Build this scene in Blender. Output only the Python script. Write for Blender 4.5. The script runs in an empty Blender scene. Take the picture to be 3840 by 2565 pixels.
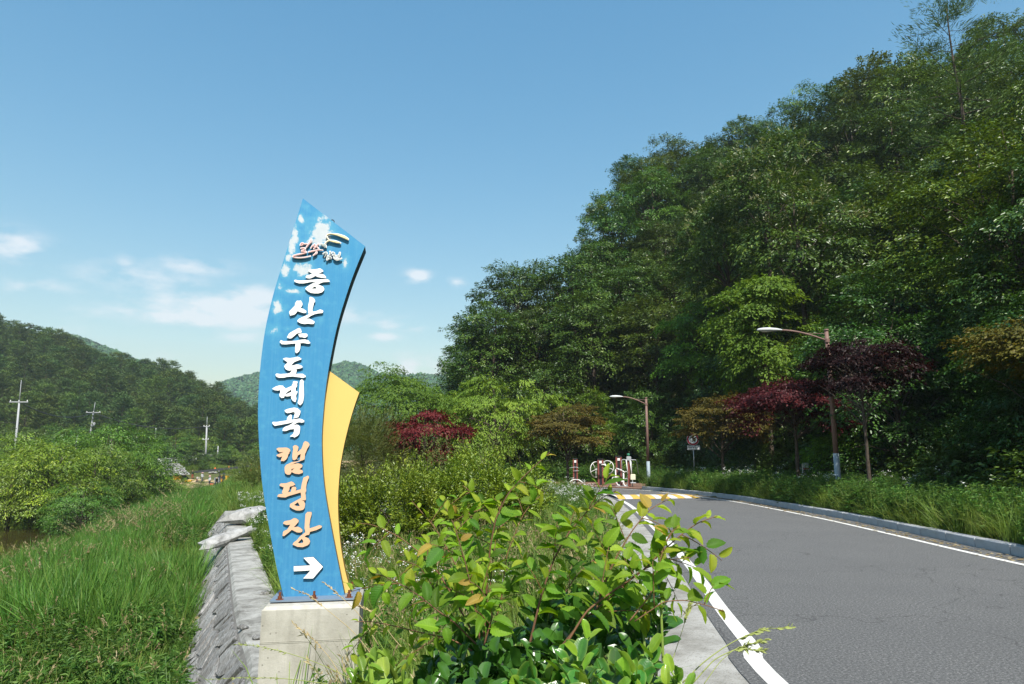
import bpy, bmesh, math, random
import numpy as np
from mathutils import Vector, Matrix

# ---------------------------------------------------------------- camera, world, sun, exposure
scene = bpy.context.scene
COL = scene.collection
FPX, PW, PH, HOR, CAMZ = 2560.0, 3840.0, 2565.0, 1720.0, 1.6
PITCH = math.atan((HOR - PH / 2) / FPX)
CP, SP = math.cos(PITCH), math.sin(PITCH)
cam_data = bpy.data.cameras.new('camera')
cam = bpy.data.objects.new('camera', cam_data)
COL.objects.link(cam)
cam.location = (0, 0, CAMZ)
cam.rotation_euler = (math.pi / 2 + PITCH, 0, 0)
cam_data.sensor_width = 36.0
cam_data.lens = 36.0 * FPX / PW
cam_data.clip_start = 0.05
cam_data.clip_end = 12000
scene.camera = cam

SUN_AZ, SUN_EL = math.radians(14), math.radians(52)      # sun stands behind the camera, a little to its right
SKY_STRENGTH = 0.125
HAZE_DENSITY = 0.0003
sun_dir = Vector((math.sin(SUN_AZ) * math.cos(SUN_EL), -math.cos(SUN_AZ) * math.cos(SUN_EL), math.sin(SUN_EL)))
world = bpy.data.worlds.new('World')
scene.world = world
world.use_nodes = True


def build_world():
    nt = world.node_tree
    nt.nodes.clear()
    L = nt.links.new

    def nd(t, **k):
        n = nt.nodes.new(t)
        for a, b in k.items():
            setattr(n, a, b)
        return n

    def mth(op, a, b=None, clamp=False):
        n = nd('ShaderNodeMath', operation=op, use_clamp=clamp)
        for i, q in enumerate((a, b)):
            if q is None:
                continue
            if isinstance(q, (int, float)):
                n.inputs[i].default_value = q
            else:
                L(q, n.inputs[i])
        return n.outputs[0]
    out = nd('ShaderNodeOutputWorld')
    bg = nd('ShaderNodeBackground')
    bg.inputs[1].default_value = SKY_STRENGTH
    L(bg.outputs[0], out.inputs[0])
    sky = nd('ShaderNodeTexSky', sky_type='NISHITA')
    sky.sun_disc = False
    sky.sun_elevation = SUN_EL
    sky.sun_rotation = math.pi - SUN_AZ
    sky.altitude = 100
    sky.air_density = 1.6
    sky.dust_density = 1.0
    sky.ozone_density = 1.0
    tc = nd('ShaderNodeTexCoord')
    sep = nd('ShaderNodeSeparateXYZ')
    L(tc.outputs['Generated'], sep.inputs[0])
    az = mth('ARCTAN2', sep.outputs[0], sep.outputs[1])
    el = mth('ARCSINE', sep.outputs[2])
    comb = nd('ShaderNodeCombineXYZ')
    L(mth('MULTIPLY', az, 17.0), comb.inputs[0])
    L(mth('MULTIPLY', el, 42.0), comb.inputs[1])
    noise = nd('ShaderNodeTexNoise', noise_dimensions='3D')
    noise.inputs['Scale'].default_value = 1.0
    noise.inputs['Detail'].default_value = 9.0
    noise.inputs['Roughness'].default_value = 0.60
    L(comb.outputs[0], noise.inputs['Vector'])
    # small fair-weather clouds low over the hills (direction, half sizes in radians, amount)
    clouds = [(840, 1165, .085, .019, 1.0), (700, 1195, .060, .010, .75), (960, 1130, .05, .018, .8),
              (560, 1050, .085, .018, .42), (730, 1000, .05, .011, .48),
              (480, 1165, .035, .012, .4), (50, 920, .028, .016, .65), (190, 1075, .03, .011, .38), (60, 1075, .014, .008, .4),
              (470, 985, .012, .009, .4), (1570, 1035, .016, .009, .75), (1712, 1055, .013, .006, .5),
              (1470, 1215, .028, .009, .5), (1440, 1262, .022, .007, .55), (1560, 1230, .014, .007, .4),
              (1530, 1385, .022, .018, .62), (1660, 1380, .03, .017, .5), (930, 1265, .05, .008, .38), (640, 1345, .02, .008, .25),
              (1300, 1180, .05, .016, .35), (350, 1175, .03, .01, .3), (200, 1225, .03, .008, .3)]
    tot = None
    for px, py, a, b, s in clouds:
        x, y, z = (px - 1920) / FPX, CP + (py - PH / 2) / FPX * SP, SP - (py - PH / 2) / FPX * CP
        l = math.sqrt(x * x + y * y + z * z)
        u0, v0 = math.atan2(x, y), math.asin(z / l)
        du = mth('DIVIDE', mth('SUBTRACT', az, u0), a)
        dv = mth('DIVIDE', mth('SUBTRACT', el, v0), b)
        r = mth('ADD', mth('MULTIPLY', du, du), mth('MULTIPLY', dv, dv))
        g = mth('MULTIPLY', mth('EXPONENT', mth('MULTIPLY', r, -0.8)), s)
        tot = g if tot is None else mth('MAXIMUM', tot, g)
    dens = mth('ADD', tot, mth('MULTIPLY', mth('SUBTRACT', noise.outputs['Fac'], 0.5), 3.4))
    dens = mth('MULTIPLY', mth('SUBTRACT', dens, -0.03), 1.35, clamp=True)
    dens = mth('MULTIPLY', dens, mth('MULTIPLY', tot, 1.9, clamp=True), clamp=True)
    dens = mth('MULTIPLY', dens, 0.72)
    mix = nd('ShaderNodeMixRGB')
    L(dens, mix.inputs[0])
    hsv = nd('ShaderNodeHueSaturation')
    hsv.inputs['Hue'].default_value = 0.493
    hsv.inputs['Saturation'].default_value = 1.72
    hsv.inputs['Value'].default_value = 1.31
    gam = nd('ShaderNodeGamma')
    gam.inputs[1].default_value = 0.72
    L(sky.outputs[0], gam.inputs[0])
    L(gam.outputs[0], hsv.inputs['Color'])
    L(hsv.outputs[0], mix.inputs[1])
    mix.inputs[2].default_value = (5.4, 5.5, 5.65, 1)
    L(mix.outputs[0], bg.inputs[0])


build_world()
sd = bpy.data.lights.new('sun', 'SUN')
sd.energy = 5.0
sd.angle = math.radians(0.53)
sd.color = (1.0, 0.955, 0.88)
sun = bpy.data.objects.new('sun', sd)
COL.objects.link(sun)
sun.rotation_euler = (-sun_dir).to_track_quat('-Z', 'Y').to_euler()
scene.view_settings.view_transform = 'Standard'
scene.view_settings.look = 'None'
scene.view_settings.exposure = 0.6
scene.view_settings.gamma = 1.0
scene.cycles.max_bounces = 6
scene.cycles.diffuse_bounces = 3
scene.cycles.glossy_bounces = 2
scene.cycles.transmission_bounces = 4
scene.cycles.volume_bounces = 0
scene.cycles.transparent_max_bounces = 8
scene.cycles.caustics_reflective = False
scene.cycles.caustics_refractive = False

# ---------------------------------------------------------------- helpers
rng = np.random.default_rng(7)
PI = math.pi


def ray(px, py):
    x = (px - PW / 2) / FPX
    y = -(py - PH / 2) / FPX
    return np.array([x, CP - y * SP, SP + y * CP])


def atz(px, py, z):
    r = ray(px, py)
    return np.array([0, 0, CAMZ]) + r * ((z - CAMZ) / r[2])


def aty(px, py, Y):
    r = ray(px, py)
    return np.array([0, 0, CAMZ]) + r * (Y / r[1])


def nrm(a):
    return a / np.maximum(np.linalg.norm(a, axis=-1, keepdims=True), 1e-9)


class MB:
    """collects vertices and faces of ONE mesh"""

    def __init__(s):
        s.v, s.f, s.m, s.a, s.n = [], [], [], [], 0

    def add(s, V, F, m=0, a=0.5):
        V = np.asarray(V, float).reshape(-1, 3)
        s.v.append(V)
        if isinstance(F, np.ndarray):
            F = (F + s.n).tolist()
        else:
            F = [[i + s.n for i in f] for f in F]
        s.f += F
        s.m += [m] * len(F) if np.isscalar(m) else list(m)
        s.a.append(np.full(len(V), a, float) if np.isscalar(a) else np.asarray(a, float))
        s.n += len(V)
        return s

    def box(s, c, d, m=0, rz=0.0, R=None, bev=0.0):
        x, y, z = d[0] / 2, d[1] / 2, d[2] / 2
        if bev <= 0:
            V = np.array([[-x, -y, -z], [x, -y, -z], [x, y, -z], [-x, y, -z], [-x, -y, z], [x, -y, z], [x, y, z], [-x, y, z]])
            F = [[3, 2, 1, 0], [4, 5, 6, 7], [0, 1, 5, 4], [1, 2, 6, 5], [2, 3, 7, 6], [3, 0, 4, 7]]
        else:
            V, b = [], bev
            for zz, k in ((-z, 0), (z - b, 0), (z, b)):
                for sx, sy in ((-1, -1), (1, -1), (1, 1), (-1, 1)):
                    V.append([sx * (x - k), sy * (y - k), zz])
            V = np.array(V)
            F = [[3, 2, 1, 0], [8, 9, 10, 11]]
            for o in (0, 4):
                for i in range(4):
                    j = (i + 1) % 4
                    F.append([o + i, o + j, o + 4 + j, o + 4 + i])
        if R is not None:
            V = V @ np.array(R).T
        elif rz:
            c_, s_ = math.cos(rz), math.sin(rz)
            V = V @ np.array([[c_, -s_, 0], [s_, c_, 0], [0, 0, 1]]).T
        return s.add(V + np.array(c), F, m)

    def tube(s, P, r, n=8, m=0, cap=True, a=0.5, closed=False):
        P = np.asarray(P, float)
        k = len(P)
        r = np.full(k, r, float) if np.isscalar(r) else np.asarray(r, float)
        T = np.gradient(P, axis=0) if not closed else np.roll(P, -1, 0) - np.roll(P, 1, 0)
        T = nrm(T)
        up = np.array([0, 0, 1.0]) if abs(T[0][2]) < .9 else np.array([1.0, 0, 0])
        N = np.cross(T[0], up)
        N /= np.linalg.norm(N)
        V = []
        ang = np.arange(n) * 2 * PI / n
        for i in range(k):
            N = N - T[i] * np.dot(N, T[i])
            N /= max(np.linalg.norm(N), 1e-9)
            B = np.cross(T[i], N)
            V.append(P[i] + r[i] * (np.cos(ang)[:, None] * N + np.sin(ang)[:, None] * B))
        V = np.concatenate(V)
        F = []
        for i in range(k if closed else k - 1):
            o, q = i * n, ((i + 1) % k) * n
            for j in range(n):
                F.append([o + j, o + (j + 1) % n, q + (j + 1) % n, q + j])
        if cap and not closed:
            F.append(list(range(n))[::-1])
            F.append([(k - 1) * n + j for j in range(n)])
        return s.add(V, F, m, a)

    def ring(s, c, ax, R, r, n=24, k=6, m=0):
        ax = np.array(ax, float)
        ax /= np.linalg.norm(ax)
        u = np.cross(ax, [0, 0, 1] if abs(ax[2]) < .9 else [1, 0, 0])
        u /= np.linalg.norm(u)
        w = np.cross(ax, u)
        t = np.arange(n) * 2 * PI / n
        P = np.array(c) + R * (np.cos(t)[:, None] * u + np.sin(t)[:, None] * w)
        return s.tube(P, r, k, m, closed=True)

    def lathe(s, c, prof, n=12, m=0):
        t = np.arange(n) * 2 * PI / n
        V = np.concatenate([np.stack([r * np.cos(t), r * np.sin(t), np.full(n, z)], 1) for r, z in prof]) + np.array(c)
        F = []
        for i in range(len(prof) - 1):
            for j in range(n):
                F.append([i * n + j, i * n + (j + 1) % n, (i + 1) * n + (j + 1) % n, (i + 1) * n + j])
        F.append([(len(prof) - 1) * n + j for j in range(n)])
        F.append(list(range(n))[::-1])
        return s.add(V, F, m)

    def mesh(s, name, mats, smooth=False, attr=False):
        return mesh_np(name, np.concatenate(s.v), s.f, mats, s.m, np.concatenate(s.a) if attr else None, smooth)


def mesh_np(name, V, F, mats, mi=None, a=None, smooth=False):
    me = bpy.data.meshes.new(name)
    V = np.ascontiguousarray(V, dtype=np.float32)
    if isinstance(F, np.ndarray):
        nf, w = F.shape
        me.vertices.add(len(V))
        me.vertices.foreach_set('co', V.ravel())
        me.loops.add(nf * w)
        me.polygons.add(nf)
        me.loops.foreach_set('vertex_index', np.ascontiguousarray(F, dtype=np.int32).ravel())
        me.polygons.foreach_set('loop_start', np.arange(0, nf * w, w, dtype=np.int32))
        me.polygons.foreach_set('loop_total', np.full(nf, w, dtype=np.int32))
        me.update(calc_edges=True)
    else:
        me.from_pydata(V.tolist(), [], F)
        me.update()
    for m in (mats if isinstance(mats, (list, tuple)) else [mats]):
        me.materials.append(m)
    if mi is not None and not np.isscalar(mi):
        me.polygons.foreach_set('material_index', np.asarray(mi, dtype=np.int32))
    if a is not None:
        at = me.attributes.new('v', 'FLOAT', 'POINT')
        at.data.foreach_set('value', np.ascontiguousarray(a, dtype=np.float32))
    if smooth:
        me.polygons.foreach_set('use_smooth', np.ones(len(me.polygons), dtype=bool))
    return me


def obj(name, me, parent=None, loc=None, rz=None, sc=None):
    o = bpy.data.objects.new(name, me)
    COL.objects.link(o)
    if loc is not None:
        o.location = loc
    if rz is not None:
        o.rotation_euler = (0, 0, rz)
    if sc is not None:
        o.scale = (sc, sc, sc) if np.isscalar(sc) else sc
    if parent is not None:
        o.parent = parent
    return o


def tag(o, label, cat, group=None, kind=None):
    o['label'] = label
    o['category'] = cat
    if group:
        o['group'] = group
    if kind:
        o['kind'] = kind
    return o


def thing(name, label, cat, loc=(0, 0, 0), rz=0.0, group=None, sc=None):
    o = obj(name, None, None, loc, rz, sc)
    o.empty_display_size = 0.1
    return tag(o, label, cat, group)


def struct(name, me, label, cat, parent=None):
    o = obj(name, me, parent)
    if parent is None:
        tag(o, label, cat, kind='structure')
    return o


def dup(root, loc, rz, sc, label, group, color=None):
    r = root.copy()
    COL.objects.link(r)
    r.location = loc
    r.rotation_euler = (0, 0, rz)
    r.scale = (sc, sc, sc) if np.isscalar(sc) else sc
    r['label'] = label
    r['group'] = group
    for ch in list(root.children):
        c = ch.copy()
        COL.objects.link(c)
        c.parent = r
        if color is not None:
            c.color = color
    return r


# ---------------------------------------------------------------- materials
class NT:
    def __init__(s, name):
        s.mat = bpy.data.materials.new(name)
        s.mat.use_nodes = True
        s.nt = s.mat.node_tree
        s.nt.nodes.clear()
        s.out = s.n('ShaderNodeOutputMaterial')

    def n(s, t, **k):
        q = s.nt.nodes.new(t)
        for a, b in k.items():
            setattr(q, a, b)
        return q

    def l(s, a, b):
        s.nt.links.new(a, b)

    def m(s, op, a, b=None, clamp=False):
        q = s.n('ShaderNodeMath', operation=op, use_clamp=clamp)
        for i, x in enumerate((a, b)):
            if x is None:
                continue
            if isinstance(x, (int, float)):
                q.inputs[i].default_value = x
            else:
                s.l(x, q.inputs[i])
        return q.outputs[0]

    def mix(s, f, a, b, typ='MIX'):
        q = s.n('ShaderNodeMixRGB', blend_type=typ)
        for i, x in enumerate((f, a, b)):
            if isinstance(x, (int, float)):
                q.inputs[i].default_value = x
            elif isinstance(x, tuple):
                q.inputs[i].default_value = x if len(x) == 4 else x + (1,)
            else:
                s.l(x, q.inputs[i])
        return q.outputs[0]

    def noise(s, scale, detail=4, rough=.55, vec=None, dist=0.0):
        q = s.n('ShaderNodeTexNoise')
        q.inputs['Scale'].default_value = scale
        q.inputs['Detail'].default_value = detail
        q.inputs['Roughness'].default_value = rough
        q.inputs['Distortion'].default_value = dist
        if vec is not None:
            s.l(vec, q.inputs['Vector'])
        return q.outputs['Fac']

    def ramp(s, f, stops):
        q = s.n('ShaderNodeValToRGB')
        el = q.color_ramp.elements
        while len(el) > 1:
            el.remove(el[-1])
        el[0].position = stops[0][0]
        el[0].color = tuple(stops[0][1]) + (1,)
        for p, c in stops[1:]:
            e = el.new(p)
            e.color = tuple(c) + (1,)
        s.l(f, q.inputs[0])
        return q.outputs[0]

    def obco(s):
        return s.n('ShaderNodeTexCoord').outputs['Object']

    def bsdf(s, col, rough=.7, spec=.3, metal=0.0, bump=None, bs=.3, bd=.02):
        q = s.n('ShaderNodeBsdfPrincipled')
        if isinstance(col, tuple):
            q.inputs['Base Color'].default_value = col if len(col) == 4 else col + (1,)
        else:
            s.l(col, q.inputs['Base Color'])
        if isinstance(rough, (int, float)):
            q.inputs['Roughness'].default_value = rough
        else:
            s.l(rough, q.inputs['Roughness'])
        q.inputs['Specular IOR Level'].default_value = spec
        q.inputs['Metallic'].default_value = metal
        if bump is not None:
            b = s.n('ShaderNodeBump')
            b.inputs['Strength'].default_value = bs
            b.inputs['Distance'].default_value = bd
            s.l(bump, b.inputs['Height'])
            s.l(b.outputs[0], q.inputs['Normal'])
        return q.outputs[0]

    def done(s, sh):
        s.l(sh, s.out.inputs[0])
        return s.mat


def plain(name, col, rough=.6, spec=.3, metal=0.0, var=.12, scale=6.0):
    t = NT(name)
    f = t.noise(scale, 5, .6, t.obco())
    c = t.mix(f, tuple(x * (1 - var * 1.4) for x in col), tuple(min(1, x * (1 + var)) for x in col))
    return t.done(t.bsdf(c, rough, spec, metal))


def foliage(name, c0, c1, c2=None, rough=.5, spec=.25, trans=.38, tint=(1.25, 1.15, .45), objvar=.22):
    """leaf shader: colour by leaf (attribute v), by tree (random, object colour); light passes through the blade"""
    t = NT(name)
    at = t.n('ShaderNodeAttribute', attribute_name='v').outputs['Fac']
    stops = [(0.0, c0), (0.75 if c2 else 1.0, c1)] + ([(1.0, c2)] if c2 else [])
    col = t.ramp(at, stops)
    oi = t.n('ShaderNodeObjectInfo')
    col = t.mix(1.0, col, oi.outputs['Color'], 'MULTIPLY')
    h = t.n('ShaderNodeHueSaturation')
    t.l(t.m('ADD', t.m('MULTIPLY', oi.outputs['Random'], .026), .482), h.inputs['Hue'])
    t.l(t.m('ADD', t.m('MULTIPLY', oi.outputs['Random'], objvar * 2), 1 - objvar), h.inputs['Value'])
    t.l(col, h.inputs['Color'])
    col = h.outputs[0]
    p = t.bsdf(col, rough, spec)
    tr = t.n('ShaderNodeBsdfTranslucent')
    t.l(t.mix(1.0, col, tint, 'MULTIPLY'), tr.inputs[0])
    mx = t.n('ShaderNodeMixShader')
    mx.inputs[0].default_value = trans
    t.l(p, mx.inputs[1])
    t.l(tr.outputs[0], mx.inputs[2])
    return t.done(mx.outputs[0])


def bark(name, a, b):
    t = NT(name)
    f = t.noise(9, 6, .65, t.obco(), .6)
    return t.done(t.bsdf(t.ramp(f, [(.3, a), (.7, b)]), .85, .15, bump=f, bs=.5))


M = {}
M['leaf_forest'] = foliage('leaf_forest', (.020, .053, .008), (.074, .138, .018), (.165, .235, .038), rough=.36, spec=.45, trans=.22)
M['leaf_lime'] = foliage('leaf_lime', (.080, .150, .016), (.190, .285, .030), (.290, .360, .050), trans=.36)
M['leaf_pine'] = foliage('leaf_pine', (.050, .098, .030), (.100, .160, .040), (.145, .195, .050), rough=.6, spec=.2, trans=.15)
M['leaf_willow'] = foliage('leaf_willow', (.095, .145, .036), (.180, .235, .060), (.24, .29, .085), trans=.3)
M['leaf_red'] = foliage('leaf_red', (.035, .006, .006), (.085, .014, .012), (.14, .030, .022), trans=.33, tint=(1.3, .7, .6), objvar=.1)
M['leaf_olive'] = foliage('leaf_olive', (.060, .065, .010), (.135, .120, .018), (.20, .14, .028), trans=.33, tint=(1.3, 1.0, .4), objvar=.1)
M['leaf_bush'] = foliage('leaf_bush', (.085, .175, .018), (.230, .330, .034), (.38, .44, .07), rough=.36, spec=.4, trans=.3)
M['grass_reed'] = foliage('grass_reed', (.045, .135, .020), (.125, .260, .040), (.24, .34, .085), trans=.35)
M['grass_fine'] = foliage('grass_fine', (.090, .165, .026), (.190, .280, .046), (.30, .35, .095), trans=.35)
M['grass_dry'] = foliage('grass_dry', (.22, .17, .085), (.36, .29, .15), (.48, .42, .26), trans=.3, tint=(1.1, 1.0, .7))
M['weed'] = foliage('weed', (.040, .115, .022), (.100, .205, .036), (.16, .26, .06), trans=.32)
M['petal'] = plain('petal', (.80, .80, .76), .6, .2, var=.05)
M['canopy'] = foliage('canopy', (.030, .090, .030), (.056, .135, .040), (.085, .170, .050), trans=0.05, objvar=.32)
M['bark'] = bark('bark', (.035, .026, .020), (.11, .088, .068))
M['bark_pale'] = bark('bark_pale', (.16, .14, .11), (.30, .27, .22))
M['steel'] = plain('steel', (.42, .44, .45), .38, .5, .6, .08)
M['white_paint'] = plain('white_paint', (.74, .74, .71), .4, .4, 0, .06)
M['red_paint'] = plain('red_paint', (.42, .015, .03), .4, .4)
M['black'] = plain('black', (.02, .02, .022), .5, .3)
M['rust'] = plain('rust', (.16, .055, .025), .8, .2, 0, .4, 60)
# ---------------------------------------------------------------- the lie of the land
def interp(P, y):
    P = np.array(P)
    return np.interp(y, P[:, 1], P[:, 0])


WALL = [(-3.0, -30), (-2.85, 0), (-2.78, 5), (-2.54, 7.07), (-4.42, 11.5), (-11.97, 29.3), (-20, 48), (-26, 62), (-34, 90), (-36, 4000)]
PATHW = 0.56
LEFT_EDGE = [(1.55, -20), (1.62, 0), (1.72, 5.27), (1.88, 6.32), (2.06, 7.72), (2.54, 11.09), (3.1, 16.06), (3.63, 21.18), (4.0, 25.98), (4.1, 30.85)]
KERB = [(7.6, -20), (8.0, 0), (8.2, 6), (8.41, 11.66), (8.70, 15.4), (8.95, 19.9), (8.90, 27.0), (7.95, 32.8), (6.75, 36.9)]
FRONT = [(18, -40), (13.4, -6), (11.7, 6), (11.7, 14), (12.5, 22), (12.9, 30), (12.6, 40), (9.6, 48.5), (3, 51), (-4, 54.5), (-10, 60), (-18, 72), (-30, 100)]
FSLOPE = [.9, .95, .95, .88, .78, .70, .75, .93, 1.0, .75, .35, .1, .05]
RIVER = [(-22, -60), (-25, 0), (-29, 30), (-36, 46), (-60, 62), (-110, 76), (-240, 90)]


def seg_dist(x, y, P):
    """distance to a polyline, side (+ right of its direction) and parameter"""
    best = np.full(x.shape, 1e9)
    sd = np.zeros(x.shape)
    tt = np.zeros(x.shape)
    for i in range(len(P) - 1):
        (x0, y0), (x1, y1) = P[i], P[i + 1]
        dx, dy = x1 - x0, y1 - y0
        L2 = dx * dx + dy * dy
        t = np.clip(((x - x0) * dx + (y - y0) * dy) / L2, 0, 1)
        d = np.hypot(x - x0 - t * dx, y - y0 - t * dy)
        c = (x - x0) * dy - (y - y0) * dx
        m = d < best
        best = np.where(m, d, best)
        sd = np.where(m, np.sign(c), sd)
        tt = np.where(m, i + t, tt)
    return best, sd, tt


def sstep(a, b, x):
    t = np.clip((x - a) / (b - a), 0, 1)
    return t * t * (3 - 2 * t)


def wob(x, y, s=1.0):
    return (np.sin(x * .7 * s + 1.3) * np.cos(y * .53 * s + .4) + .5 * np.sin(x * 1.9 * s + y * 1.3 * s) + .3 * np.cos(y * 3.1 * s - x * 2.3 * s)) / 1.8


# skyline of the pine hill: bearing and ground height of the crest, some 245 m away
HILL_U, HILL_Z = [-1.3], [52]
for a_, b_ in [(-150, 722), (0, 740), (90, 758), (210, 790), (300, 815), (400, 845), (500, 890), (590, 940), (650, 985), (720, 1040)]:
    q_ = aty(a_ * 3840 / 2348, b_ * 3840 / 2348, 245)
    HILL_U.append(q_[0] / 245)
    HILL_Z.append(q_[2] - 10.5)


def left_hill(x, y):
    """forested hill across the river: rises from about y=140, crest near y=250"""
    u = x / np.maximum(y, 1.0)
    cr = np.interp(u, HILL_U, HILL_Z)
    k = sstep(138, 262, y)
    back = 1 - .35 * sstep(262, 420, y)
    return np.maximum(k ** .85 * back * cr, 0) * (1 + .10 * wob(x * .05, y * .05, 2.0))


def hill_h(x, y):
    d, s, t = seg_dist(x, y, FRONT)
    sl = np.interp(t, range(len(FSLOPE)), FSLOPE)
    d = np.where(s > 0, d, 0)
    return np.where(d > 0, sl * np.maximum(d - 1.0, 0) - .0055 * sl * np.maximum(d - 22, 0) ** 2, 0).clip(0, 60)


def gz(x, y):
    x, y = np.asarray(x, float), np.asarray(y, float)
    xw = interp(WALL, y)
    xp = xw + PATHW
    xg = np.where(y < 31, interp(LEFT_EDGE, y) - .95, interp(LEFT_EDGE, y) - .95)
    t = (x - xp) / np.maximum(xg - xp, .5)
    far = sstep(30, 34, y)
    bed = -.57 + .55 * sstep(0, .85, t)
    bed = bed * (1 - far) + far * (-.03 - .5 * sstep(4, 0, x - xp))
    bed = np.where((x > xp) & (t < .98), bed + .05 * wob(x * 2, y * 2) * sstep(0, .1, t), bed)
    d = xw - x
    slope = -.95 - .78 * sstep(-.35, .85, d) - 1.15 * sstep(1.0, 9.0, d) + .10 * wob(x, y) * sstep(1.2, 3, d)
    z = np.where(x > xp, bed, np.where(x > xw + .25, -.72, slope))
    rd, rs, rt = seg_dist(x, y, RIVER)
    z = np.where(d > 2, z - 1.9 * sstep(10.0, 4.5, rd), z)
    # far side of the river, fields
    # embankment of the lane behind the field, then the hill
    lane = sstep(119, 131, y + .16 * (x + 60)) * np.interp(x / np.maximum(y, 1), [-.9, -.55, -.46, -.40, -.3, -.1], [5.5, 3.9, 3.6, 2.0, 2.6, 3.0])
    z = np.where((d > 0) & (y > 60), z + lane, z)
    xk = np.where(y < 37, interp(KERB, y), 1e3)
    vr = x - xk - .2
    z = np.where(vr > 0, .13 + .05 * np.clip(vr, 0, 4) + .04 * wob(x, y), z)
    z = z + hill_h(x, y) + left_hill(x, y)
    z = np.where(y > 300, np.minimum(z, 40), z)
    return z


t = NT('ground')
oc = t.obco()
f1 = t.noise(.9, 6, .6, oc)
f2 = t.noise(14, 4, .6, oc)
c = t.ramp(f1, [(.3, (.045, .070, .018)), (.5, (.085, .105, .030)), (.7, (.13, .115, .06))])
c = t.mix(t.m('MULTIPLY', f2, .5), c, (.06, .05, .03))
M['ground'] = t.done(t.bsdf(c, .95, .1, bump=f2, bs=.6, bd=.05))

gx = np.unique(np.concatenate([-np.geomspace(300, 3500, 12), np.arange(-300, -60, 8), np.arange(-60, -30, 1.5), np.arange(-30, -14, .6), np.arange(-14, 14, .28), np.arange(14, 60, 1.0), np.arange(60, 120, 4), np.geomspace(130, 3500, 10)]))
gy = np.unique(np.concatenate([[-300, -150, -80, -50, -30, -20, -14, -10, -6], np.arange(-4, 52, .35), np.arange(52, 145, 1.2), np.arange(145, 300, 5), np.arange(300, 460, 14), np.geomspace(480, 5000, 12)]))
X, Y = np.meshgrid(gx, gy)
Z = gz(X, Y)
# the carriageway and its concrete edge lie in a shallow bed cut into the sheet
XL = interp(LEFT_EDGE, Y) - 1.0
XR = np.where(Y < 36.5, interp(KERB, Y) + .1, 7)
onroad = ((X > XL) & (X < XR) & (Y < 33)) | ((Y > 32) & (Y < 47) & (X < XR) & (X > -20) & (Z < .3) & (Z > -.4))
Z = np.where(onroad, np.minimum(Z, -.06), Z)
nx, ny = len(gx), len(gy)
I = np.arange(nx * ny).reshape(ny, nx)
F = np.stack([I[:-1, :-1], I[:-1, 1:], I[1:, 1:], I[1:, :-1]], -1).reshape(-1, 4)
struct('ground', mesh_np('ground', np.stack([X, Y, Z], -1).reshape(-1, 3), F, M['ground'], smooth=True),
       'grassy ground sloping from the road down to the river and up the hills', 'ground')


def smooth_line(P, n=200):
    P = np.array(P, float)
    d = np.concatenate([[0], np.cumsum(np.hypot(*np.diff(P, axis=0).T))])
    # Catmull-Rom
    s = np.linspace(0, d[-1], n)
    out = []
    for q in s:
        i = min(max(np.searchsorted(d, q) - 1, 0), len(P) - 2)
        t = (q - d[i]) / (d[i + 1] - d[i])
        p0, p1, p2, p3 = P[max(i - 1, 0)], P[i], P[i + 1], P[min(i + 2, len(P) - 1)]
        m1 = (p2 - p0) / 2 if i > 0 else p2 - p1
        m2 = (p3 - p1) / 2 if i + 2 < len(P) else p2 - p1
        out.append((2 * t ** 3 - 3 * t ** 2 + 1) * p1 + (t ** 3 - 2 * t ** 2 + t) * m1 + (-2 * t ** 3 + 3 * t ** 2) * p2 + (t ** 3 - t ** 2) * m2)
    return np.array(out)


def offset(P, d):
    T = nrm(np.gradient(P, axis=0))
    return P + d * np.stack([T[:, 1], -T[:, 0]], 1)      # + = right of the direction


def ribbon(A, B, z, zb=None):
    n = len(A)
    z = np.full(n, z) if np.isscalar(z) else z
    zb = z if zb is None else (np.full(n, zb) if np.isscalar(zb) else zb)
    V = np.concatenate([np.column_stack([A, z]), np.column_stack([B, zb])])
    i = np.arange(n - 1)
    return V, np.stack([i, i + n, i + n + 1, i + 1], 1)


# road -------------------------------------------------------------
LE = smooth_line(LEFT_EDGE + [(3.55, 33.4), (1.6, 35.2), (-2, 36.0), (-6.5, 36.4)], 260)
RE = smooth_line([(p[0] - .55, p[1]) for p in KERB[:-1]] + [(6.75, 35.9), (4.6, 38.9), (1.0, 41.0), (-2.5, 41.6), (-6.5, 41.9)], 260)
KL = smooth_line(KERB, 240)
t = NT('asphalt')
oc = t.obco()
f = t.noise(46, 5, .85, oc)
g = t.noise(.7, 6, .65, oc)
sp = t.noise(60, 2, .5, oc)
c = t.ramp(f, [(.36, (.044, .045, .045)), (.47, (.097, .098, .097)), (.55, (.156, .156, .153)), (.66, (.35, .345, .33))])
c = t.mix(t.m('MULTIPLY', t.m('SUBTRACT', g, .35), .9, True), c, (.085, .086, .087))
crk = t.n('ShaderNodeTexVoronoi', feature='DISTANCE_TO_EDGE')
crk.inputs['Scale'].default_value = .35
t.l(oc, crk.inputs['Vector'])
crn = t.n('ShaderNodeVectorMath', operation='ADD')
t.l(oc, crn.inputs[0])
cn = t.n('ShaderNodeTexNoise')
cn.inputs['Scale'].default_value = 1.6
t.l(oc, cn.inputs['Vector'])
t.l(cn.outputs['Color'], crn.inputs[1])
t.l(crn.outputs[0], crk.inputs['Vector'])
c = t.mix(t.m('MULTIPLY', t.m('LESS_THAN', crk.outputs['Distance'], .0035), .4), c, (.03, .03, .03))
stain = t.m('GREATER_THAN', sp, .69)
c = t.mix(t.m('MULTIPLY', stain, .5), c, (.32, .31, .29))
M['asphalt'] = t.done(t.bsdf(c, .88, .25, bump=f, bs=.9, bd=.012))
KLi = offset(KL, -.02)
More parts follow.
